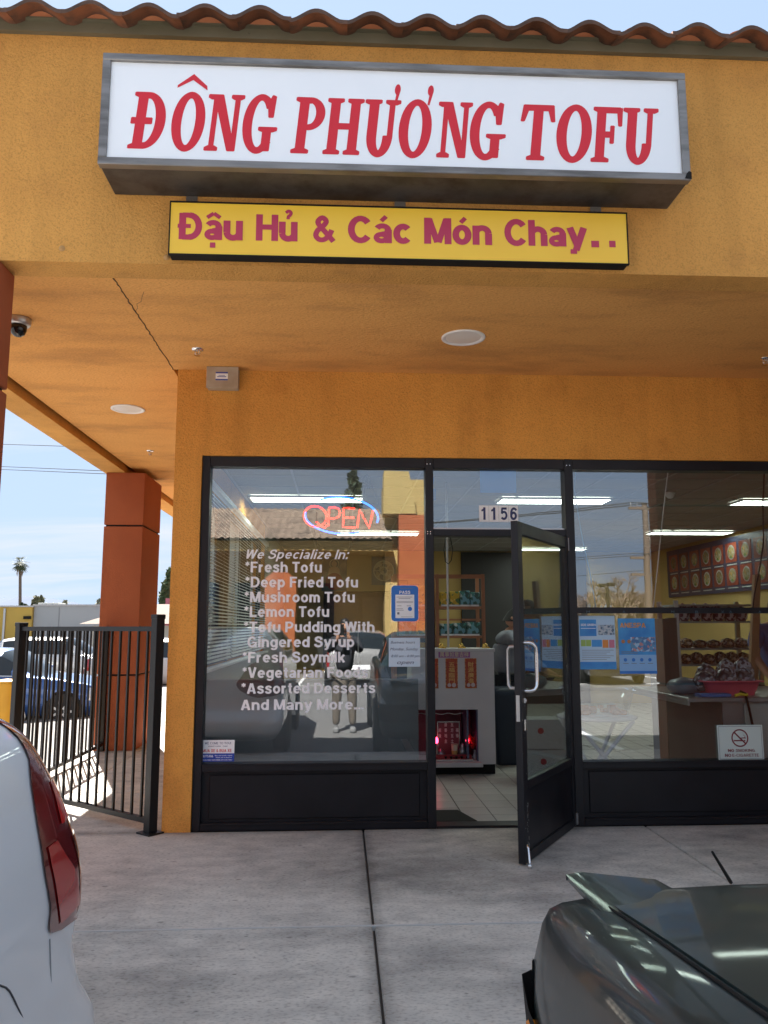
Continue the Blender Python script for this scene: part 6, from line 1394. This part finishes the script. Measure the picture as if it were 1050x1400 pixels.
# cars mirrored in the panes
t, st = make_car((.5, -15.0, LOT), radians(-90), 'white hatchback parked behind the photographer, mirrored in the left pane', paint('dimmed_white_car_paint', (.22, .22, .215)), 4.3, 1.8, 1.50, True)  # white paint darkened in colour to hold back the sun on its rear
make_car((-4.4, -20.5, LOT), radians(-90), 'dark sedan by the shops across the lot, mirrored in the left pane', DK)
make_car((3.3, -14.0, LOT), radians(-85), 'dark sedan to the right of the mirrored white hatchback', DK, 4.6, 1.8, 1.45)
make_car((7.6, -20.5, LOT), radians(90), 'dark sedan across the lot mirrored low in the right pane', DK)
make_car((11.4, -20.5, LOT), radians(90), 'silver sedan across the lot mirrored low in the right pane', SI)

# ---- dark green car nosed in at the bottom right
GREEN = mat('dark_green_car_paint', (.012, .028, .028), .36, .0, coat=.45, spec=.4, col2=(.010, .022, .023), scale=3, dirt=(.04, .048, .046), dscale=7, dlo=.55, dhi=.8, rvar=.08)
t = thing('dark_green_car', (0, 0, 0), 'old dark green car nosed in at the bottom right, its hood corner lifted', 'car')
L = 4.4; w_ = .86
st = [(0, .66, .58, .58, .36), (.06, .78, .84, .84, .3), (.2, .82, .93, .93, .25), (.7, .84, .95, .96, .22), (1.3, .86, .94, 1.33, .22), (1.75, .86, .93, 1.38, .22), (2.3, .86, .92, 1.34, .22), (3.05, .86, .885, .895, .22), (3.3, .86, .86, .86, .22), (3.7, .858, .815, .815, .22), (4.0, .85, .775, .775, .22), (4.18, .83, .745, .745, .23), (4.28, .80, .705, .705, .25), (4.35, .755, .64, .64, .28), (4.40, .68, .52, .52, .32)]
st = [(q[0], q[1], q[2]+.135, q[3]+.135, q[4]) for q in st]
def hb(x, y, z):
    return 0
rows, xs2 = loft_car(t, st, GREEN, (2.3, 3.0), (.72, 1.3), (1.2, 2.6), (.85, 3.62), .34, hoodx=(3.08, 4.275), hood_lift=.006, nx=90)
patch(t, st, 'headlight', HL, (4.18, 4.37), (4, 5)); 
mb = MB(); mb.box(4.12, 4.17, .80, .852, .60, .63, .005); part('side_marker', mb, AMB, t)
mb = MB(); mb.grid([[(x, yy, zz_) for x, yy, zz_ in ((3.9, .850, .45), (4.15, .840, .45), (4.33, .80, .45), (4.42, .68, .45), (4.45, .35, .45), (4.46, 0, .45), (4.45, -.35, .45), (4.42, -.68, .45), (4.33, -.80, .45), (4.15, -.840, .45))], [(x, yy, zz_) for x, yy, zz_ in ((3.9, .858, .66), (4.15, .848, .66), (4.35, .82, .66), (4.46, .69, .66), (4.50, .35, .66), (4.51, 0, .66), (4.50, -.35, .66), (4.46, -.69, .66), (4.35, -.82, .66), (4.15, -.848, .66))]]); part('bumper', mb, BLK, t)
# lifted front corner of the hood
mb = MB(); zc = .745
rows_ = []
for i in range(9):
    s = i/8; X = 4.30-.50*s; lift = .034*(1-s)**1.6
    rows_.append([(X, .705, .893+.09*s*.6+lift), (X+.01*(1-s), .66, .903+.09*s*.6+lift*.8), (X, .56, .913+.085*s*.6+lift*.25), (X, .46, .911+.085*s*.6)])
mb.grid(rows_); mb.grid([[(a[0][0], a[0][1], a[0][2]) for a in rows_], [(a[0][0], a[0][1]-.004, a[0][2]-.016) for a in rows_]]); mb.grid([[rows_[0][k] for k in range(4)], [(rows_[0][k][0]-.004, rows_[0][k][1], rows_[0][k][2]-.014) for k in range(4)]]); part('lifted_hood_corner', mb, GREEN, t)
mb = MB(); mb.tube([(3.02, .50, 1.045), (2.7, .1, 1.065)], .008, 6); mb.tube([(3.02, -.1, 1.045), (2.7, -.5, 1.065)], .008, 6); part('wiper', mb, BLK, t)
t.rotation_euler = (0, 0, radians(90)); t.location = (1.31, -3.74-4.4, LOT)
# antenna of the far fender
ab = Vector((-2.05, 0, 0))
# ---- white car backed in at the bottom left
WN = mat('near_white_paint', (.88, .90, .91), .3, coat=1.0, spec=.5)
t = thing('near_white_car', (-1.6, -5.4, LOT), 'white car at the left edge showing its rear quarter and red tail lamp', 'car')
XC = -1.60
PR = [(.10, -.80, -3.80, .25), (.22, -.72, -3.45, .28), (.327, -.682, -3.372, .28), (.378, -.682, -3.398, .28), (.44, -.687, -3.462, .28), (.50, -.692, -3.520, .28), (.565, -.695, -3.548, .28), (.624, -.70, -3.566, .28), (.646, -.70, -3.552, .28), (.703, -.70, -3.535, .28), (.77, -.70, -3.538, .28), (.842, -.705, -3.558, .28), (.908, -.71, -3.601, .28), (.974, -.72, -3.645, .28), (1.038, -.73, -3.692, .28), (1.09, -.74, -3.735, .28), (1.141, -.755, -3.776, .28), (1.181, -.77, -3.815, .28), (1.223, -.80, -3.878, .28), (1.28, -.86, -4.02, .28), (1.36, -.95, -4.28, .26), (1.43, -1.04, -4.60, .26), (1.46, -1.16, -4.95, .25), (1.47, -1.4, -5.3, .15)]
FRONTY = -8.0
def prz(z):
    q = catm([(a, b, c, d) for a, b, c, d in PR], z); return q[1], q[2], q[3]
def ringpt(z, s):
    """s<0: metres forward along the side from the corner start; 0..1 round the rear corner; >1 across the back"""
    xs_, yr, r = prz(z)
    if s <= 0: return (xs_, yr-r+s, z)
    if s <= 1: a = s*pi/2; return (xs_-r+r*cos(a), yr-r+r*sin(a), z)
    return (xs_-r-(s-1), yr+.03*sin(min(1, (s-1)/.9)*pi/2), z)
SS = [-2.6, -2.0, -1.5, -1.2, -.9, -.7, -.5, -.35, -.2, -.1, 0]+[i/14 for i in range(1, 15)]+[1.15, 1.35, 1.6]
zs_ = [.10+i*.03 for i in range(46)]
rows = []
for z in zs_:
    xs_, yr, r = prz(z); row = [ringpt(z, s) for s in SS]; half = [p for p in row]
    xm = XC; row2 = [(2*XC-p[0], p[1], p[2]) for p in half[::-1]]
    # nose: narrows and drops forward
    fr = []
    for q in range(6):
        a = q/5; yy = -6.6-1.0*a; ww = (-.70-XC)*(1-.18*a*a); 
        fr.append((ww, yy))
    hz = 0
    front = [(XC-w2, y2, min(z, .98-.22*(i/5)**1.3+ (0 if z > .9 else 0)) if z > .7 else z) for i, (w2, y2) in enumerate(fr)]
    front2 = [(2*XC-p[0], p[1], p[2]) for p in front[::-1]]
    rows.append(half+row2+front+front2)
mb = MB(); n_ = len(rows[0]); mb.grid(rows, close=True)
# roof cap
mb.add(rows[-1], [tuple(range(n_))]); body = part('body', mb, WN, t)
# side glass above the belt, forward of the rear pillar
g2 = MB(); g2.grid([[(lambda p: (p[0]+.004, p[1], p[2]))(ringpt(z, s)) for s in (-2.2, -1.6, -1.0, -.7)] for z in (1.06, 1.14, 1.22, 1.30, 1.38)]); part('side_window', g2, CARGL, t)
# tail lamp wrapping the corner, with a thin arm running up the pillar
def lamp(zlist, m, off, nm, nn=16):
    rows = []
    for (z, s0, s1) in zlist:
        row = []
        for i in range(nn+1):
            s = s0+(s1-s0)*i/nn; p = Vector(ringpt(z, s)); q = Vector(ringpt(z, s+.02)); nr = Vector((q.y-p.y, -(q.x-p.x), 0)).normalized(); p += nr*off
            row.append(p)
        rows.append(row)
    mb = MB(); mb.grid(rows); return part(nm, mb, m, t)
def zl(lst, n=26):
    out = []
    for i in range(n):
        z = lst[0][0]+(lst[-1][0]-lst[0][0])*i/(n-1); q = catm(lst, z); out.append((z, q[1], q[2]))
    return out
LAMP = zl([(.624, .85, 1.0), (.65, .42, 1.1), (.68, .08, 1.15), (.706, -.15, 1.2), (.78, -.175, 1.25), (.853, -.18, 1.2), (.93, -.15, 1.15), (.99, -.12, 1.1), (1.04, -.09, 1.0), (1.09, -.05, .9), (1.14, .01, .9), (1.19, .08, .8), (1.26, .2, .6), (1.33, .25, .5)], 40)
TLB = mat('tail_lamp_dark', (.15, .006, .008), .12, coat=1, col2=(.25, .010, .012), scale=9)
lp = lamp(LAMP, TLB, .006, 'tail_lamp')
def sublamp(lst, m, off, nm, nn=8):
    q = lamp(zl(lst, 14), m, off, nm, nn); q.parent = lp; return q
sublamp([(.715, -.11, .10), (.78, -.135, .04), (.86, -.14, -.03), (.92, -.125, -.06)], mat('lamp_red_bright', (.55, .02, .02), .2, coat=1), .009, 'red_lens')
sublamp([(.69, .10, .30), (.78, .15, .42), (.90, .10, .30)], mat('lamp_red_deep', (.28, .008, .012), .15, coat=1), .009, 'inner_lens')
sublamp([(.95, .0, .18), (1.0, .04, .30), (1.06, .10, .26)], mat('lamp_red_hot', (.75, .02, .015), .25, coat=1), .009, 'reflector')
# seams
mb = MB(); mb.tube([atx(*q_, -.699) for q_ in ((68, 1284), (69, 1320), (70, 1360), (71, 1400), (72, 1440))], .002, 5); part('bumper_seam', mb, mat('seam_grey', (.32, .33, .34), .6), t)
mb = MB(); mb.tube([atx(*q_, -.699) for q_ in ((-60, 1347), (-20, 1346), (0, 1347), (8, 1350), (13, 1355), (18, 1364), (24, 1377), (31, 1392), (37, 1408), (42, 1425), (44, 1445), (40, 1470), (30, 1490))], .002, 6); part('fuel_flap_seam', mb, mat('seam_dark', (.10, .10, .11), .6), t)
for (wx, wy) in ((-.70, -4.75), (-2.50, -4.75), (-.70, -7.0), (-2.50, -7.0)):
    q = 1 if wx > XC else -1; mb = MB(); mb.lathe((wx-q*.03, wy, LOT+.33), [(.38, 0), (.38, q*.04)], 28, 'x'); part('wheel_arch', mb, BLK, t)
    mb = MB(); mb.lathe((wx-q*.17, wy, LOT+.325), [(.2, 0), (.31, 0), (.325, q*.03), (.325, q*.18), (.31, q*.2), (.21, q*.205)], 28, 'x'); wl = part('wheel', mb, TYRE, t)
    mb = MB(); mb.lathe((wx-q*.17, wy, LOT+.325), [(.205, q*.203), (.19, q*.18), (.05, q*.17), (.001, q*.19)], 28, 'x'); part('rim', mb, RIM, wl)
# car antenna standing on the green car's far fender
p = atz(999, 1206, .70); q = Vector((p.x-.10, p.y-.02, 0)); 
mb = MB(); q = atz(974, 1165, .86); mb.tube([p, q], [.006, .0035], 6); a_ = solo('car_antenna', mb, BLK, 'short black antenna mast standing up from the dark green car', 'antenna')

# ------------------------------------------------------------------ yellow bollard
p = (-3.35, 2.35, -.15)
t = thing('yellow_bollard', p, 'yellow bollard at the left edge in front of the white sedan nose', 'bollard')
mb = MB(); r_ = .13; mb.lathe(p, [(r_, 0), (r_, 1.0), (r_*1.07, 1.03), (r_*1.07, 1.055), (r_*.9, 1.07), (.001, 1.085)], 24); part('post', mb, mat('bollard_yellow', (.72, .38, .02), .5, col2=(.62, .32, .02), scale=4), t)
mb = MB(); mb.lathe(p, [(r_*1.6, 0), (r_*1.6, .03)], 24); part('base', mb, KERB, t)

# ------------------------------------------------------------------ leaf and branch builders
LEAF = mat('leaf_green', (.05, .085, .03), .7, col2=(.08, .12, .04), scale=3); LEAFD = mat('leaf_dark', (.025, .045, .022), .7, col2=(.045, .07, .03), scale=2); BARK = mat('bark', (.09, .065, .045), .9, col2=(.13, .10, .08), scale=6); TWIG = mat('twig', (.16, .11, .08), .9, col2=(.22, .16, .12), scale=1)
def leaves(mb, c, R_, n, size, rnd, shell=.35):
    for i in range(n):
        d = Vector((rnd.gauss(0, 1), rnd.gauss(0, 1), rnd.gauss(0, 1))).normalized(); f = shell+(1-shell)*rnd.random()**.6
        p = Vector(c)+Vector((d.x*R_[0]*f, d.y*R_[1]*f, d.z*R_[2]*f)); a = Vector((rnd.gauss(0, 1), rnd.gauss(0, 1), rnd.gauss(0, 1))).normalized()*size*rnd.uniform(.6, 1.3); b = a.orthogonal().normalized()*size*.6
        mb.add([p-a, p+b, p+a, p-b], [(0, 1, 2, 3)])
def leafy_tree(loc, h, cr, label, group, m=LEAF, n=900, seed=1, size=.22, clumps=9, trunk=.35, name='leafy_tree'):
    rnd = random.Random(seed); t = thing(name, loc, label, 'tree', group); x, y, z = loc
    mb = MB(); mb.tube([(x, y, z), (x+.1, y, z+h*.3), (x-.05, y, z+h*.6), (x, y, z+h*.8)], [trunk, trunk*.75, trunk*.5, trunk*.2], 8)
    cs = []
    for i in range(clumps):
        a = rnd.uniform(0, 2*pi); f = rnd.uniform(.15, .75); c = (x+cr*f*cos(a), y+cr*f*sin(a), z+h*rnd.uniform(.45, .9)); cs.append(c)
        mb.tube([(x, y, z+h*.4), ((x+c[0])/2, (y+c[1])/2, (z+h*.45+c[2])/2), c], [trunk*.4, trunk*.25, trunk*.08], 5)
    part('trunk', mb, BARK, t); mb = MB()
    for c in cs: leaves(mb, c, (cr*.42, cr*.42, h*.13), n//clumps, size, rnd)
    part('crown', mb, m, t); return t
def bare_tree(loc, h, label, group, seed=1, tr=.16, m=TWIG):
    rnd = random.Random(seed); t = thing('bare_tree', loc, label, 'tree', group); mb = MB(); tw = MB()
    def br(p, d, L, r, lv):
        q = p+d*L; mid = p+d*L*.5+Vector((rnd.uniform(-1, 1), rnd.uniform(-1, 1), 0))*L*.06
        (mb if lv < 2 else tw).tube([p, mid, q], [r, r*.8, r*.6], 5 if lv < 2 else 3, cap=False)
        if lv >= 5: return
        for k in range(3 if lv < 3 else 5):
            nd = (d+Vector((rnd.gauss(0, 1), rnd.gauss(0, 1), rnd.gauss(.25, .5)))*.55).normalized(); br(p+d*L*rnd.uniform(.6, 1), nd, L*rnd.uniform(.55, .8), r*.64, lv+1)
    br(Vector(loc), Vector((0, 0, 1)), h*.34, tr, 0); part('trunk', mb, BARK, t); part('crown', tw, m, t); return t

# ------------------------------------------------------------------ far things left of the shop
def wallbuilding(x0, x1, y0, y1, z1, m, label, nm='low_building', det=True):
    t = thing(nm, ((x0+x1)/2, y0, -.5), label, 'building'); mb = MB(); mb.box(x0, x1, y0, y1, -.5, z1); part('wall', mb, m, t)
    mb = MB(); mb.box(x0-.08, x1+.08, y0-.08, y0+.25, z1, z1+.12); mb.box(x0-.08, x1+.08, y0+.25, y1+.08, z1, z1+.10); part('coping', mb, KERB if det else m, t); return t
YB = 60
xa = aty(-60, 840, YB).x; xb = aty(44, 840, YB).x; xc = aty(330, 840, YB).x; zt = aty(60, 830, YB).z
YW = mat('far_yellow_wall', (.52, .34, .07), .9, col2=(.47, .31, .07), scale=.3); GW = mat('far_grey_wall', (.38, .39, .38), .9, col2=(.33, .34, .34), scale=.2)
t = wallbuilding(xa-30, xb-.02, YB, YB+20, zt, YW, 'long low yellow building in the distance at the left edge')
mb = MB(); q = aty(6, 840, YB-.1).x; mb.box(q-.08, q+.08, YB-.12, YB-.002, -.45, zt-.1); part('downpipe', mb, GREYM, t); q = aty(41, 843, YB).x; mb = MB(); mb.box(q-.45, q+.1, YB-.2, YB-.002, zt-.95, zt-.72); part('wall_lamp', mb, BLK, t)
t = wallbuilding(xb+.02, xc, YB+.3, YB+20, zt+.1, GW, 'long low grey warehouse in the distance beyond the parked cars')
mb = MB(); 
for i in range(8): q = xb+2+i*4.5; mb.box(q-.03, q+.03, YB+.27, YB+.2995, -.4, zt)
part('panel_joint', mb, mat('joint_dark', (.25, .26, .26), .9), t)
for i, (a, b) in enumerate(((52, 62), (64, 72), (73, 79))):
    mb = MB(); q0, q1 = aty(a, 825, YB+4).x, aty(b, 825, YB+4).x; mb.box(q0, q1, YB+4, YB+6, zt+.1, aty(a, 824, YB+4).z, .03); part('roof_unit', mb, GW, t)
# low tiled roof peeking left of the pillar
t = thing('small_house', (aty(150, 850, 40).x, 40, -.5), 'small house with a low brown roof beside the grey warehouse', 'house')
x0_ = aty(112, 852, 40).x; zr = aty(146, 843, 40).z; ze = aty(112, 853, 40).z
mb = MB(); mb.box(x0_+.6, x0_+11, 40, 48, -.5, ze-.1); part('wall', mb, mat('cream_wall', (.45, .42, .36), .9), t)
mb = MB(); mb.add([(x0_, 39.5, ze), (x0_+12, 39.5, ze), (x0_+12, 48.5, ze), (x0_, 48.5, ze), (x0_+2.4, 44, zr+.8), (x0_+9.6, 44, zr+.8)], [(0, 1, 5, 4), (1, 2, 5), (2, 3, 4, 5), (3, 0, 4), (0, 3, 2, 1)]); part('roof', mb, mat('brown_shingle', (.10, .075, .06), .9, col2=(.13, .10, .08), scale=5), t)
# pink block and light behind the gap at the wall corner
t = thing('pink_building', (aty(232, 820, 50).x, 50, -.5), 'small pink building seen in the gap between pillar and shop wall', 'building')
q0, q1 = aty(226, 830, 50).x, aty(262, 830, 50).x
mb = MB(); mb.box(q0, q1, 50, 58, -.5, aty(230, 818, 50).z); part('wall', mb, mat('pink_wall', (.50, .16, .20), .9), t); mb = MB(); mb.box(q0-1.2, q1, 49.2, 49.9, aty(225, 838, 49.5).z, aty(225, 829, 49.5).z); part('awning_roof', mb, mat('brown_shingle', (.22, .17, .14)), t)
# palm
px_, py_ = aty(24, 830, 110).x, 110
t = thing('palm_tree', (px_, py_, -.5), 'tall lone fan palm rising above the yellow building', 'palm tree')
zt_ = aty(20, 772, 110).z
mb = MB(); mb.tube([(px_+.6, py_, -.5), (px_+.3, py_, zt_*.5), (px_, py_, zt_)], [.32, .22, .20], 8); part('trunk', mb, BARK, t)
mb = MB(); rnd = random.Random(9)
for i in range(60):
    a = rnd.uniform(0, 2*pi); el = rnd.uniform(-1.1, 1.2); L_ = rnd.uniform(1.0, 1.55); d = Vector((cos(a)*cos(el), sin(a)*cos(el), sin(el))); c = Vector((px_, py_, zt_+.3)); s = d.cross(Vector((0, 0, 1))).normalized()
    for k in range(7):
        f = (k-3)/3*.7; tip = c+(d*cos(f)+s*sin(f))*L_-Vector((0, 0, .35*L_*L_*.4)); b = c+d*L_*.45; mb.add([b, (b+tip)/2+s*.05, tip, (b+tip)/2-s*.05], [(0, 1, 2, 3)]); 
    mb.tube([c, c+d*L_*.45], .02, 3)
part('fronds', mb, mat('palm_leaf', (.07, .085, .035), .7), t)
mb = MB()
for i in range(60):
    a = rnd.uniform(0, 2*pi); c = Vector((px_+.35*cos(a), py_+.35*sin(a), zt_-rnd.uniform(.1, 1.3))); mb.add([c, c+Vector((.12*cos(a), .12*sin(a), .2)), c+Vector((.05, 0, -.5))], [(0, 1, 2)])
part('dead_skirt', mb, mat('dead_frond', (.22, .15, .09), .9), t)
def atree(px, py_top, Yd, w_px, seed, label, m=LEAF, nm='leafy_tree', n=700):
    c = aty(px, py_top, Yd); sc_ = Yd/FPX; h = c.z+.5; leafy_tree((c.x, Yd, -.5), h, w_px*sc_*.5, label, None, m, n, seed, size=.30*Yd/90, clumps=10, trunk=.25, name=nm)
OLIVE = mat('leaf_olive', (.09, .10, .05), .8, col2=(.13, .13, .08), scale=1); PALE = mat('leaf_pale', (.17, .18, .13), .8, col2=(.24, .24, .18), scale=1)
atree(53, 812, 95, 17, 3, 'sparse olive green tree standing behind the grey warehouse roof units', OLIVE)
atree(33, 822, 90, 10, 4, 'small dark bush top right beside the palm trunk', LEAFD)
atree(86, 821, 95, 13, 5, 'round pale green tree behind the grey warehouse', PALE)
atree(136, 815, 95, 12, 6, 'thin pale conical tree just left of the far rust pillar', PALE)
atree(229, 778, 55, 24, 8, 'tall green tree seen between the far pillar and the shop wall', LEAF, n=1400)
# hills
mb = MB(); rows = [[], [], []]; prof = [(-400, 828), (-200, 822), (-60, 819), (0, 817), (15, 816.5), (30, 815), (50, 817.5), (65, 818), (80, 820), (100, 823), (115, 826), (128, 830), (150, 836), (220, 842), (500, 842), (900, 838), (1400, 830)]
def pf(x):
    for i in range(len(prof)-1):
        if prof[i][0] <= x <= prof[i+1][0]: t_ = (x-prof[i][0])/(prof[i+1][0]-prof[i][0]); t_ = t_*t_*(3-2*t_); return prof[i][1]*(1-t_)+prof[i+1][1]*t_
HY = 1300
for i in range(240):
    x = -400+i*7.5; p = aty(x, pf(x)+.5*sin(x*.13)+.35*sin(x*.41), HY); rows[0].append((p.x, HY-350, -1)); rows[1].append((p.x, HY-120, p.z*.55)); rows[2].append(tuple(p))
rows.append([(p[0], HY+500, -1) for p in rows[2]]); mb.grid(rows); struct('distant_hills', mb, mat('hill_blue', (.020, .042, .088), .95, col2=(.024, .05, .10), scale=.01))

# ------------------------------------------------------------------ across the lot behind the camera, mirrored in the glass
YO = -22
t = thing('opposite_shops', (-6, YO, LOT), 'ochre shop row with a brown tiled roof across the lot, mirrored in the left pane', 'building')
ROOFT = mat('brown_roof_tile', (.26, .19, .14), .85, col2=(.15, .11, .085), scale=7, dirt=(.08, .06, .05), dscale=1.2)
zE, zR = 4.45, 5.95; XR = 1.72
mb = MB(); mb.box(-30, 1.6, YO-12, YO-2.4, LOT, 4.3); part('wall', mb, mat('opposite_wall', (.50, .33, .12), .9, col2=(.44, .29, .11), scale=.5), t)
mb = MB(); mb.box(-30, 1.75, YO-.25, YO, 4.1, 4.44); mb.box(-30, 1.7, YO-2.4, YO-.25, 4.15, 4.2); part('fascia', mb, mat('opposite_wall', (.5, .33, .12)), t)
for i in range(6):
    x = -25.5+i*4.3; mb = MB(); mb.box(x, x+3.7, YO-2.39, YO-2.34, LOT+.1, 3.1); w0 = part('window', mb, mat('opposite_glass', (.03, .035, .04), .08), t)
    mb = MB(); mb.box(x, x+.08, YO-2.33, YO-2.28, LOT+.1, 3.1); mb.box(x+1.8, x+1.88, YO-2.33, YO-2.28, LOT+.1, 3.1); mb.box(x+3.62, x+3.7, YO-2.33, YO-2.28, LOT+.1, 3.1); mb.box(x+.08, x+3.62, YO-2.33, YO-2.29, 2.3, 2.38); part('mullion', mb, FRAME, w0)
nx_ = 440; rows = []; courses = 22
for j in range(courses*4+1):
    c = j/4; f = c/courses; row = []
    xr = XR-.30*f
    for i in range(nx_+1):
        x = -14+(xr+14)*i/nx_; row.append((x, YO+.3-3.2*f, zE+(zR-zE)*f+.045*(.5+.5*cos(2*pi*x/.26))+.03*(1-(c % 1))))
    rows.append(row)
mb = MB(); mb.grid(rows); mb.add([(XR, YO+.3, zE), (XR, YO-6.1, zE), (XR-.3, YO-2.9, zR)], [(0, 1, 2)]); mb.add([(-30, YO+.3, zE), (-14, YO+.3, zE), (-14, YO-2.9, zR), (-30, YO-2.9, zR)], [(0, 1, 2, 3)]); mb.add([(-30, YO-2.9, zR), (XR-.3, YO-2.9, zR), (XR, YO-6.1, zE), (-30, YO-6.1, zE)], [(0, 1, 2, 3)])
part('roof', mb, ROOFT, t)
for x in (-2.65, -8.5, -14.5, -20.5):
    mb = MB(); mb.prism([(x, LOT), (x+1.05, LOT), (x+1.05, 3.1), (x+.78, 3.32), (x+.27, 3.32), (x, 3.1)], 'y', YO-.9, YO+.05); part('pillar', mb, RUST, t)
mb = MB(); mb.box(1.55, 3.3, YO-3.5, YO-.8, LOT, 6.8); mb.prism([(1.45, 5.4), (2.6, 5.4), (2.35, 6.95), (1.45, 6.95)], 'y', YO-.8, YO+.1); part('tower', mb, mat('opposite_tower', (.42, .31, .12), .9), t)
mb = MB(); mb.box(1.98, 3.05, YO-.78, YO+.15, LOT, 5.35); part('pillar', mb, RUST, t)
t = thing('cypress_tree', (.55, -36, LOT), 'dark tall cypress behind the opposite roof, mirrored beside the neon sign', 'tree'); rnd = random.Random(2)
mb = MB(); mb.tube([(.55, -36, LOT), (.55, -36, 7)], [.3, .1], 8); part('trunk', mb, BARK, t); mb = MB()
for i in range(26): z = 2+i*.30; r_ = 1.0*(1-((i/26)**2.2))*.95+.1; leaves(mb, (.55+rnd.uniform(-.15, .15), -36, z), (r_, r_, .5), 90, .13, rnd)
part('crown', mb, LEAFD, t)
# utility pole with crossarms and wires
UX, UY = aty(885, 760, 30).x, -30
t = thing('utility_pole', (UX, UY, LOT), 'wooden utility pole with crossarms and transformer, mirrored in the right pane', 'utility pole')
PO = mat('pole_wood', (.15, .11, .08), .9)
mb = MB(); zt_ = aty(881, 688, 30).z; mb.tube([(UX, UY, LOT), (UX, UY, zt_)], [.19, .13], 10); part('pole', mb, PO, t)
for zp in (695, 762, 785): z = aty(880, zp, 30).z; mb = MB(); mb.box(UX-.75, UX+.75, UY-.06, UY+.06, z-.06, z+.06); part('crossarm', mb, PO, t)
z = aty(885, 740, 30).z; mb = MB(); mb.lathe((UX+.42, UY, z-.35), [(.26, 0), (.28, .05), (.28, .62), (.22, .70), (.08, .74)], 14); part('transformer', mb, mat('transformer_grey', (.45, .46, .45), .5), t)
for dx in (-.65, -.35, .35, .65): z = aty(880, 695, 30).z; mb = MB(); mb.lathe((UX+dx, UY, z+.06), [(.03, 0), (.05, .04), (.03, .08), (.05, .12), (.02, .18)], 8); part('insulator', mb, GREYM, t)
mb = MB()
for k, (zp, dx) in enumerate(((693, -.65), (693, -.35), (693, .35), (693, .65), (762, -.6), (762, .6), (785, 0))):
    z = aty(880, zp, 30).z+.2; a = Vector((UX+dx, UY, z))
    for e in (Vector((-30, UY-22+dx, z+1.5)), Vector((60, UY+12+dx, z+.5))):
        pts = [a.lerp(e, i/12)+Vector((0, 0, -1.1*4*(i/12)*(1-i/12))) for i in range(13)]; mb.tube(pts, .018, 4, cap=False)
part('wire', mb, WIRE, t)
random.seed(8)
for i, (px0, py0) in enumerate(((795, 792), (812, 786), (832, 790), (848, 784), (868, 790), (888, 786), (905, 792), (930, 784), (770, 790), (745, 796), (960, 788), (990, 780))):
    p = aty(px0, py0, 44+(i % 3)*2); bare_tree((p.x, -p.y, LOT), (p.z-LOT)*1.06, 'leafless brown tree across the lot, mirrored in the right pane, '+('first', 'second', 'third', 'fourth', 'fifth', 'sixth', 'seventh', 'eighth', 'ninth', 'tenth', 'eleventh', 'twelfth')[i]+' of its row', 'bare trees across the lot', seed=20+i)
p = aty(831, 800, 26); t = thing('lot_lamp', (p.x, -26, LOT), 'short dark lamp post of the lot mirrored in the right pane', 'lamp post')
mb = MB(); mb.tube([(p.x, -26, LOT), (p.x, -26, aty(831, 802, 26).z)], .07, 8); part('post', mb, BLK, t); z = aty(831, 800, 26).z; mb = MB(); mb.box(p.x-.35, p.x-.08, -26.15, -25.85, z-.06, z+.08, .02); mb.box(p.x+.02, p.x+.3, -26.15, -25.85, z-.02, z+.12, .02); part('lamp_head', mb, BLK, t)
t = wallbuilding(4, 40, -60, -50, 2.6, mat('taupe_wall', (.16, .13, .10), .9), 'long low building far behind the bare trees, mirrored in the right pane')
mb = MB()
for i in range(7): mb.box(6+i*5, 9.2+i*5, -49.99, -49.9, .3, 2.4)
part('window', mb, mat('opposite_glass', (.03, .035, .04)), t)
